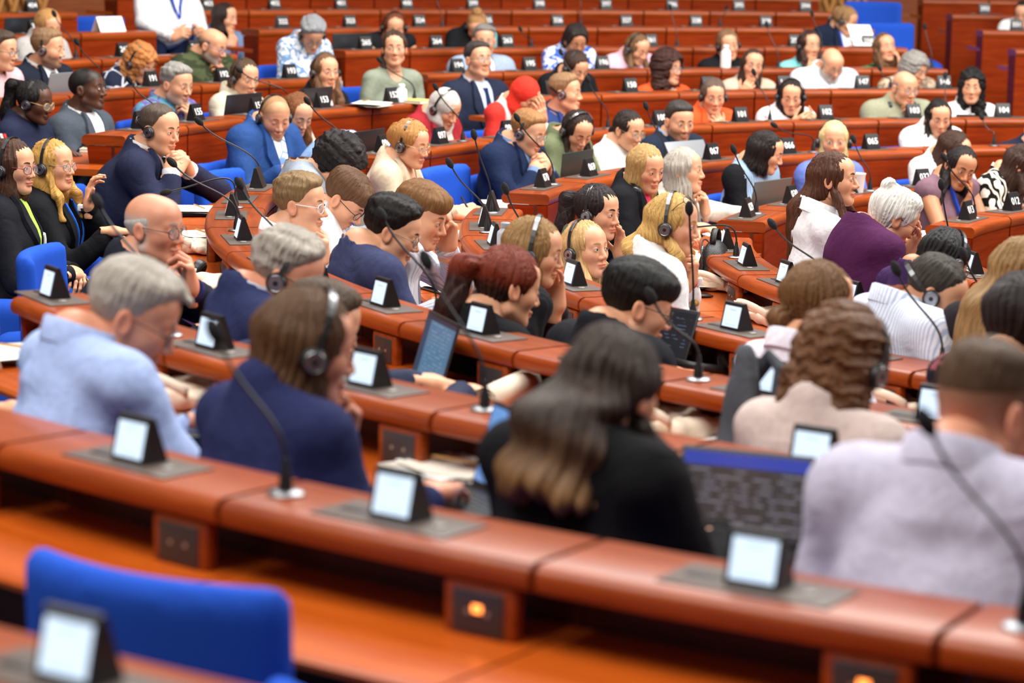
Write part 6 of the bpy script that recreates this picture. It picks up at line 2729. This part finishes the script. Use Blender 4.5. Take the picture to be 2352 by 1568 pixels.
  'edge': 0.308,
  'ex': {'gl': '2a2626', 'hs': -5},
  'fl': 0.264,
  'hair': ('short', '9c948a', {'mess': 0.006, 't': 0.022}),
  'key': 'greysuit',
  'label': 'person in blue suit with headset and glasses looking down',
  'lean': 0.1,
  'pitch': 22,
  'ref': 'blue suit with headset',
  'rel': -31.2,
  'row': 3,
  'sex': 'M',
  'skin': 'R',
  'tilt': 0,
  'top': {'c': '2a3156', 'kind': 'suit', 'under': 'd8def0'},
  'w': 1.0},
 {'H': (-5.405, -2.442, 1.326),
  'arms': {'L': 'type', 'R': 'type'},
  'bd': 24.3,
  'chair': 0.1,
  'dist': 6.12,
  'edge': 0.378,
  'ex': {},
  'fl': 0.264,
  'hair': ('short', '4a3a2c', {}),
  'key': 'typist',
  'label': 'person typing on the laptop with blue screen, hidden behind the navy blazer',
  'lean': 0.02,
  'pitch': 20,
  'ref': "hidden typist's sweater",
  'rel': -18.0,
  'row': 3,
  'sex': 'M',
  'skin': 'L',
  'tilt': 0,
  'top': {'c': '30364c', 'kind': 'sweater'},
  'w': 1.0},
 {'H': (-4.509, -3.593, 1.417),
  'arms': {},
  'bd': 38.5,
  'chair': 0.027,
  'dist': 5.24,
  'edge': 0.292,
  'ex': {'hs': -20},
  'fl': 0.264,
  'hair': ('curly', '5e3c22', {'L': 0.12, 'back': 0.03, 'vol': 0.016}),
  'key': 'beigeblouse',
  'label': 'person in beige pink top with wavy hair and headset',
  'lean': 0.1,
  'pitch': 12,
  'ref': 'beige pink top',
  'rel': -7.1,
  'row': 3,
  'sex': 'F',
  'skin': 'L',
  'tilt': 0,
  'top': {'c': 'd0bdb6', 'kind': 'sweater'},
  'w': 1.0},
 {'H': (-5.939, -3.272, 1.494),
  'arms': {'L': 'type', 'R': 'type'},
  'bd': 20.5,
  'chair': 0.06,
  'dist': 5.21,
  'edge': 0.325,
  'ex': {'gl': '22222a'},
  'fl': 0.361,
  'hair': ('short', 'a29a90', {'quiff': 1, 't': 0.02}),
  'key': 'lightblue',
  'label': 'person in light blue shirt and glasses typing',
  'lean': 0.136,
  'pitch': 26,
  'ref': 'light blue shirt',
  'rel': -30.6,
  'row': 4,
  'sex': 'M',
  'skin': 'R',
  'tilt': 0,
  'top': {'c': 'a9bce8', 'kind': 'shirt'},
  'w': 1.0},
 {'H': (-5.657, -3.759, 1.506),
  'arms': {'L': 'mouth'},
  'bd': 31.0,
  'chair': 0.06,
  'dist': 4.77,
  'edge': 0.325,
  'ex': {'hs': -12},
  'fl': 0.361,
  'hair': ('bob', '553a24', {'L': 0.1}),
  'key': 'navyblazer',
  'label': 'person in navy blazer with headset leaning cheek on hand',
  'lean': 0.125,
  'pitch': 12,
  'ref': 'navy blazer with headset',
  'rel': -26.7,
  'row': 4,
  'sex': 'F',
  'skin': 'R',
  'tilt': 0,
  'top': {'c': '262b52', 'kind': 'suit', 'under': 'e8e0ee'},
  'w': 1.0},
 {'H': (-5.224, -4.336, 1.523),
  'arms': {'L': 'type', 'R': 'type'},
  'bd': 39.7,
  'chair': 0.032,
  'dist': 4.3,
  'edge': 0.297,
  'ex': {},
  'fl': 0.361,
  'hair': ('long', '33261f', {'L': 0.21, 'back': 0.105, 'tips': '8a6238', 'w': 1.08, 'wave': 0.016}),
  'key': 'blackblazer',
  'label': 'person in black blazer with long wavy hair typing on a laptop',
  'lean': 0.1,
  'pitch': 18,
  'ref': 'black blazer',
  'rel': -3.3,
  'row': 4,
  'sex': 'F',
  'skin': 'L',
  'tilt': 0,
  'top': {'c': '131316', 'kind': 'suit', 'under': '131316'},
  'w': 1.0},
 {'H': (-4.754, -4.813, 1.565),
  'arms': {},
  'bd': 44.9,
  'chair': 0.06,
  'dist': 4.02,
  'edge': 0.325,
  'ex': {'hsn': 1},
  'fl': 0.361,
  'hair': ('fade', '4c3726', {}),
  'key': 'lilacshirt',
  'label': 'person in pale lilac shirt with shaved sides cut off by the frame',
  'lean': 0.152,
  'pitch': 18,
  'ref': 'pale lilac shirt',
  'rel': -25.3,
  'row': 4,
  'sex': 'M',
  'skin': 'R',
  'tilt': 0,
  'top': {'c': 'c6c2d6', 'kind': 'shirt'},
  'w': 1.0},
 {'H': (-6.279, -2.74, 1.355),
  'arms': {},
  'bd': 18.9,
  'chair': 0.0,
  'dist': 5.74,
  'edge': 0.359,
  'ex': {},
  'fl': 0.361,
  'hair': ('short', '3a3430', {}),
  'key': 'edgecoat',
  'label': 'person in dark coat whose elbow shows at the frame edge beside the light blue shirt',
  'lean': 0.1,
  'pitch': 15,
  'ref': 'dark coat',
  'rel': -28.1,
  'row': 4,
  'sex': 'M',
  'skin': 'L',
  'tilt': 0,
  'top': {'c': '24262c', 'kind': 'suit', 'under': 'e0e0e6'},
  'w': 1.0},
 {'H': (-5.953, 1.153, 1.359),
  'arms': {'L': 'lap', 'R': 'lap'},
  'bd': 349.0,
  'chair': 0.0,
  'dist': 9.6,
  'edge': 0.531,
  'ex': {'gl': '7a2838', 'hs': 0},
  'fl': 0.264,
  'hair': ('bob', '4a2e20', {'L': 0.12}),
  'key': 'pinstripe',
  'label': 'person in black pinstriped jacket with lime lanyard and folded arms',
  'lean': 0.04,
  'pitch': 2,
  'ref': 'black pinstriped jacket',
  'rel': -25.0,
  'row': 3,
  'sex': 'F',
  'skin': 'L',
  'tilt': 0,
  'top': {'badge': 1, 'c': '1c1d24', 'kind': 'suit', 'under': 'b6e060'},
  'w': 1.0},
 {'H': (-5.772, 1.674, 1.313),
  'arms': {'L': 'ear'},
  'bd': 343.8,
  'chair': 0.0,
  'dist': 10.14,
  'edge': 0.477,
  'ex': {'gl': '9a7f70', 'hs': 0, 'watch': '17171a'},
  'fl': 0.264,
  'hair': ('long', 'c09048', {'L': 0.24, 'wave': 0.012}),
  'key': 'bluelanyard',
  'label': 'person in black jacket with blue lanyard raising a hand to the face',
  'lean': 0.04,
  'pitch': 0,
  'ref': 'black jacket with blue lanyard',
  'rel': -20.0,
  'row': 3,
  'sex': 'F',
  'skin': 'L',
  'tilt': 0,
  'top': {'c': '16171c', 'kind': 'suit', 'lan': '2f6ad8', 'under': '16171c'},
  'w': 1.0},
 {'H': (-4.528, 8.865, 1.986),
  'arms': {'L': 'hold', 'R': 'hold'},
  'bd': 297.1,
  'chair': 0.0,
  'dist': 17.37,
  'edge': 0.445,
  'ex': {'stand': 1},
  'fl': 0.605,
  'hair': ('short', '4a3a2c', {}),
  'key': 'standing',
  'label': 'standing person in white shirt with blue lanyard in the upper aisle',
  'lean': 0.03,
  'pitch': 10,
  'ref': 'white shirt standing',
  'rel': -5.4,
  'row': 7,
  'sex': 'M',
  'skin': 'L',
  'tilt': 0,
  'top': {'c': 'f3f3f6', 'kind': 'shirt', 'lan': '2b50b8'},
  'w': 1.0}]
ITEMS = [('laptop', (-5.128, -1.989, 1.085), -84.8, {'op': 106, 's': 0.85, 'scr': 'blue'}, 'open laptop with blue text screen under typing hands beside the navy blazer'), ('laptop', (-4.316, -1.444, 1.011), -59.5, {'op': 112, 's': 0.85, 'scr': 'dark'}, 'open laptop with black screen beside the black headphones'),
 ('laptop', (-5.344, -3.733, 1.182), -77.1, {'body': '2a2b2e', 'op': 106, 's': 0.82, 'scr': 'paleblue'}, 'open black laptop with pale blue screen in front of the black blazer'), ('laptop', (-4.973, -4.214, 1.182), -35.7, {'body': '2a2b2e', 'op': 112, 's': 0.82, 'scr': 'brown'}, 'open laptop with blue bar and brown screen before the pale lilac shirt'),
 ('laptop', (-5.771, -3.031, 1.182), -72.3, {'body': '1c1c20', 'op': 8, 'scr': 'dark'}, 'nearly shut black laptop under the hand of the light blue shirt'), ('laptop', (-4.733, 4.483, 1.182), 226.6, {'op': 100, 'scr': 'dark'}, 'open black laptop before the cream shirt with braid'),
 ('laptop', (-4.279, 4.917, 1.182), 231.0, {'op': 98, 'scr': 'dark'}, 'open black laptop before the black jacket and loose hair'), ('laptop', (-4.29, 3.441, 1.085), 231.3, {'op': 100, 'scr': 'dark'}, 'open black laptop beside the blue denim jacket'), ('laptop', (-5.641, 7.602, 1.426), 216.6, {'op': 100, 'scr': 'dark'}, 'open black laptop before the pale grey knit, upper corner'),
 ('laptop', (-5.575, 5.083, 1.248), 227.6, {'body': '8a8d92', 'op': 100, 'scr': 'dark'}, 'grey laptop in front of the dark suit and white shirt'), ('laptop', (-3.531, 7.751, 1.335), 204.5, {'op': 95, 'scr': 'dark'}, 'open black laptop before the black and white sleeveless top'),
 ('laptop', (-3.336, 3.095, 1.011), 227.1, {'body': '3a3e38', 'op': 95, 'scr': 'dark'}, 'dark laptop with pale sticker marks beside plate 069'), ('laptop', (-2.462, 3.827, 1.011), 212.8, {'body': '9a9da2', 'op': 60, 'scr': 'dark'}, 'grey laptop beside plate 067'),
 ('laptop', (-2.564, 2.544, 0.935), 217.2, {'body': '6a6660', 'op': 100, 'scr': 'dark'}, 'open grey laptop in front of the blue knitted vest'), ('tablet', (-2.175, 1.339, 0.921), 238.4, {}, 'tablet with teal screen before the dark purple top'), ('notebook', (-4.484, 0.281, 1.011), 286.4, {'open': 1}, 'open blank notebook in front of the navy T-shirt'),
 ('notebook', (-3.659, 2.77, 1.011), 262.9, {'open': 1}, 'open notebook under the hands of the beige patterned jacket'), ('notebook', (-2.799, 2.217, 0.935), 261.6, {'open': 1}, 'open notebook on the desk corner before the cream jacket'), ('notebook', (-1.799, 2.177, 0.921), 249.6, {'open': 1}, 'open white notebook on the desk corner before the mauve top'),
 ('notebook', (-3.607, 5.038, 1.312), 215.6, {'c': 'd8c070'}, 'yellow notebook before the sage green blouse'), ('notebook', (-5.402, 3.654, 1.182), 255.9, {'c': 'c8bfa0'}, 'closed cream notebook on the desk corner before the grey jacket'), ('papers', (-5.168, 1.925, 1.085), 259.6, {'n': 5}, 'pile of papers on the desk in front of the clasped hands'),
 ('papers', (-5.252, 1.14, 1.085), 262.8, {'n': 4}, 'stack of papers beside the cream bag in front of the dark suit and blue tie'), ('papers', (-6.097, -1.965, 1.182), -62.1, {'n': 5}, 'white papers on the desk beside the light blue shirt'), ('papers', (-5.288, -3.442, 1.182), -66.9, {'n': 4}, 'white papers with a pencil beside the pale blue laptop screen'),
 ('papers', (-4.308, -0.936, 1.011), -77.7, {'n': 3}, 'white papers beside the black ribbed sleeve'), ('papers', (-3.929, 4.814, 1.312), 219.2, {'n': 3}, 'papers on the desk beside plate 152'), ('papers', (-3.413, 0.68, 0.935), 258.7, {'n': 4}, 'papers under the black handbag'), ('papers', (-4.531, -2.692, 1.085), -59.3, {'n': 2}, 'papers beside the grey coat'),
 ('papers', (0.276, 8.251, 1.465), 178.1, {'n': 1, 'up': 1}, 'sheet of paper held by the person in navy blazer behind plate 258'), ('bag', (-5.361, -0.245, 1.085), -87.4, {'s': 0.8}, 'crumpled cream tote bag between the dark suit and the blue suit with headset'), ('bag', (-5.292, 0.742, 1.085), 282.0, {'s': 0.7}, 'crumpled cream tote bag beside the stack of papers'),
 ('bag', (-4.204, 1.626, 1.011), 288.9, {'s': 0.65}, 'crumpled cream tote bag beyond the striped sleeve'), ('bag', (-4.283, -0.561, 1.011), -82.5, {'s': 0.75}, 'crumpled cream tote bag beside the person in dark top and dark glasses'), ('bag', (-3.194, 1.239, 0.935), 248.8, {'print': 1, 's': 0.6}, 'cream tote bag with printed lettering beside the red watch'),
 ('bag', (-3.329, 0.58, 0.935), 290.1, {'s': 0.7}, 'cream tote bag lying under the black handbag'), ('bag', (-3.414, -0.179, 0.935), -77.0, {'s': 0.75}, 'cream tote bag between the dark laptop and the white collar'), ('bag', (-3.759, -2.128, 1.011), -60.5, {'s': 0.65}, 'cream tote bag beside the wavy hair of the beige pink top'),
 ('bag', (-5.745, -2.602, 1.182), -55.6, {'s': 0.85}, 'cream tote bag in front of the light blue shirt'), ('bag', (-4.561, -2.636, 1.085), -70.0, {'s': 0.8}, 'cream tote bag beside the hanging grey coat'), ('bag', (-2.549, 0.168, 0.921), 266.2, {'print': 1, 's': 0.7}, 'cream tote bag beside the red cup'),
 ('roll', (-4.893, -2.28, 1.085), -125.0, {}, 'rolled cream poster beside the pale blue laptop screen'), ('handbag', (-3.327, 0.728, 0.935), 237.7, {}, 'round black leather handbag with silver clip'), ('phone', (-3.511, 0.445, 0.935), 272.8, {}, 'dark phone lying beside the black handbag'), ('headphones', (-4.064, -1.464, 1.011), -70.2, {}, 'large black headphones lying on the desk'),
 ('headphones', (-5.351, 0.024, 1.085), 329.7, {'s': 0.8}, 'black headset lying on the desk beside the dark suit sleeve'), ('cup', (-1.957, 2.704, 1.065), 215.9, {}, 'white paper cup beside plate 031'), ('bottle', (-3.686, 5.034, 1.312), 216.2, {'c': 'eceef0', 'cap': 'f8f8f8', 'h': 0.1}, 'small white bottle beside plate 152'),
 ('bottle', (-1.102, 7.198, 1.378), 188.7, {'c': 'efeeea', 'cap': 'e6e4e0', 'h': 0.15}, 'white drinking bottle on the ledge before the black cardigan'), ('bottle', (-2.499, 7.868, 1.465), 197.6, {'c': '6cb6bc', 'cap': '5aa0a8', 'h': 0.13}, 'teal drinking bottle beside plate 263'),
 ('bottle', (-4.29, 0.203, 1.141), 267.3, {'c': 'aab0b6', 'cap': '8a9298', 'h': 0.11}, 'clear grey bottle on the ledge by the blond bob and black turtleneck'), ('bottle', (-2.577, 0.103, 0.921), 267.7, {'c': 'd02028', 'cap': 'b01820', 'h': 0.11}, 'red drinks can beside the clasped hands of the pinstriped shirt'),
 ('tent', (-5.025, 7.712, 1.556), 213.1, {}, 'blank white tent card on the upper desk'), ('jacket', (-4.25, 3.551, 1.085), 230.1, {'c': '7f9cc4'}, 'folded blue denim jacket on the desk behind the bright blue blazer'), ('folder', (-5.082, -2.074, 1.085), -67.8, {'c': '2f58c8'}, 'blue folder along the desk edge below the typing hands')]
NEAR_NAMES = {10: 'desk run at the bottom corner of the frame, mostly out of view', 5: 'desk run nearest the camera, with lit orange socket plates', 4: 'desk run before the light blue shirt and black blazer', 3: 'desk run before the dark suit with blue tie', 2: 'desk run before the black tie and navy T-shirt', 1: 'desk run before the white ribbed sweater', 0: 'desk run before the purple shawl'}
ROWN = {10: 'bottom corner desk', 5: 'nearest desk ledge', 4: 'ledge before the light blue shirt', 3: 'ledge before the blue tie', 2: 'ledge before the navy T-shirt', 1: 'ledge before the white ribbed sweater', 0: 'ledge before the purple shawl'}
for _n in sorted({n for r in FAR_RUNS for n, a in r[3]}): number_mesh('%03d' % _n)
def build_desks():
    plates = []
    for row, a0, a1, pl, lab in FAR_RUNS:
        desk_run(row, a0, a1, [a for n, a in pl], lab)
        for n, a in pl: plates.append((row, a, n))
    for row, a0, a1, pl in NEAR_RUNS:
        root, ed = desk_run(row, a0, a1, pl, NEAR_NAMES[row]); off = math.degrees(.10/RR[row])
        sockets(root, row, [e-off for e in ed[1:]])
    # low writing desks that bridge the radial aisle
    for row, a0, a1, lab in BRIDGES:
        R, z = RR[row], ZZ[row]; root = empty('corner_desk', pol(R, (a0+a1)/2, FL(row))); tag(root, lab, 'desk')
        half = math.radians((a1-a0)/2)
        child(root, 'writing_surface', arc_mesh('writing_surface', [(-.10, -DROP-.03), (.322, -DROP-.03), (.336, -DROP-.015), (.328, -DROP), (-.10, -DROP)], R, half, 8, z, W_DESK), (a0+a1)/2)
        child(root, 'front_panel', arc_mesh('front_panel', [(-.09, -.94), (-.07, -.94), (-.07, -DROP-.032), (-.09, -DROP-.032)], R, half, 8, z, W_PANEL), (a0+a1)/2)
    return plates
BRIDGES = [(0, 143.2, 152, 'low corner desk with open notebook before the mauve top'), (1, 150.3, 159, 'low corner desk before the cream jacket'), (2, 150.9, 158, 'low corner desk before the beige patterned jacket'), (3, 145.7, 159.6, 'low corner desk where the bright blue blazer writes'), (4, 151.2, 153.0, 'low corner desk before the grey jacket')]
PL = build_desks()
ORD = ['first', 'second', 'third', 'fourth', 'fifth', 'sixth', 'seventh', 'eighth', 'ninth', 'tenth', 'eleventh', 'twelfth']
def seat_label(row, a, what, used={}):
    """names a desk fitting by the person it stands nearest to"""
    q = sorted((abs(math.degrees(math.atan2(g['H'][1], g['H'][0])) % 360-a), g['ref']) for g in PEOPLE if g['row'] == row and g['key'] not in ('standing',))
    if not q: return what+' on an empty desk'
    k = used.get((what[:9], row, q[0][1]), 0); used[(what[:9], row, q[0][1])] = k+1
    return what+(' before the ', ' beside the place of the ', ' two places from the ', ' three places from the ', ' four places from the ', ' five places from the ', ' six places from the ', ' seven places from the ')[min(k, 7)]+q[0][1]
for row, a, n in sorted(PL, key=lambda p: min([99]+[abs(math.degrees(math.atan2(g['H'][1], g['H'][0])) % 360-p[1]) for g in PEOPLE if g['row'] == p[0]])):
    unit(row, a, seat_label(row, a, 'desk unit numbered %03d' % n) if row != 8 else 'desk unit numbered %03d, %s from the end of the top desk run' % (n, ORD[n-393]), '%03d' % n)
for row, a0, a1, pl in NEAR_RUNS:
    for i, a in enumerate(pl): unit(row, a, '%s lit screen unit from the far end of the %s' % (ORD[i], ROWN[row]), None)
cnt = {}
for row, side, a, tip, bend in MICS:
    if side == 'f':
        lab = seat_label(row, a, 'gooseneck microphone') if row != 7 else '%s gooseneck microphone from the tall blue chairs, second row from the back' % ORD[cnt.setdefault('top', 0)]
        if row == 7: cnt['top'] += 1
    else:
        k = cnt.get(('n', row), 0); cnt[('n', row)] = k+1
        lab = '%s%s gooseneck microphone from the far end of the %s' % (ORD[k], ' bent-over' if bend else '', ROWN[row])
    cnt[lab] = 1
    mic(row, a, tip, bend, lab)

# ------------------------------------------------------------------ people and their chairs
for g in PEOPLE:
    build_person(g)
    if not g['ex'].get('stand'):
        o = g['root']; fwd = Vector((math.cos(math.radians(g['bd'])), math.sin(math.radians(g['bd'])), 0)); chair(tuple(o.location+fwd*g['chair']), o.rotation_euler[2], 'blue chair under the person in '+g['ref'], {'pinstripe': 1.0, 'bluelanyard': .9, 'sage': 1.1, 'bluepat': 1.1, 'whiteshirt': 1.08, 'beigejac': 1.05}.get(g['key'], 1.0))
EMPTY_CHAIRS = [(5, 218.4, 0.31, 8, 1.08, 'empty blue chair at the lower corner of the frame'), (5, 222.6, 0.42, 0, 1.0, 'empty blue chair whose top shows at the bottom edge'), (3, 176, 0.52, -14, 1.0, 'empty blue chair with broad arms beside the black pinstriped jacket'), (3, 148, 0.42, 0, 1.0, 'empty blue chair between the dark navy suit and the bright blue blazer'),
 (2, 139.5, 0.6, 0, 1.08, 'empty blue chair between the beige patterned jacket and number 070'), (8, 83, 0.65, -20, 1.15, 'tall blue chair back by the lattice screen'), (7, 83.6, 0.5, 10, 1.1, 'blue chair in front of the tall blue chair by the aisle'), (8, 117, 0.6, 0, 1.0, 'blue chair at the top aisle near the standing person'), (8, 119.8, 0.6, 0, 1.0, 'blue chair behind number 404'),
 (2, 102.0, 0.6, 0, 1.0, 'empty blue chair beside the white jacket'), (3, 105, 0.7, 0, 1.0, 'empty blue chair beside the orange jacket'), (3, 146.5, 0.62, 0, 1.0, 'empty blue chair behind number 096')]
for row, a, rho, turn, sz, lab in EMPTY_CHAIRS:
    p = pol(RR[row]+rho, a, FL(row)); chair(tuple(p), math.radians(a+90+turn), lab, sz)
FN = dict(laptop=laptop, tablet=tablet, papers=papers, notebook=notebook, bag=bag, roll=roll, handbag=handbag, phone=phone, headphones=headphones, cup=cup, bottle=bottle, tent=tent, jacket=jacket, folder=folder)
for kind, loc, rz, kw, lab in ITEMS:
    FN[kind](loc, math.radians(rz), lab, **kw)
grey_coat((-4.627, -3.325, 0.384), 4.817, 'dark grey coat hung over a chair beside the beige pink top')
for g in PEOPLE:
    for nm, s in (('R', 1), ('L', -1)):
        if g['arms'].get(nm) == 'pen':
            a = g['armsol'][s]; M = g['root'].matrix_basis; b = basis(a['fd'], a['pal']); p = a['W']+b @ Vector((-.03*s, .085, -.028)); d = Vector((s*.25, -.45, .85)).normalized()
            root = empty('pen', M @ p); tag(root, 'pen held by the person in '+g['ref'], 'pen')
            A_, B_ = (M.to_3x3() @ (-d*.05)), (M.to_3x3() @ (d*.09)); mb = MB(); mb.tube([A_, A_.lerp(B_, .1), B_], [.001, .0042, .0042], 8); mb.build('barrel', [plain('pen', '2a2a2c' if g['key'] != 'penboy' else 'b98a5a', .4)], root)
            mb = MB(); mb.tube([B_*.86, B_*1.04], [.0047, .0047], 8); mb.build('cap', [plain('pen_cap', '18181a', .4)], root)
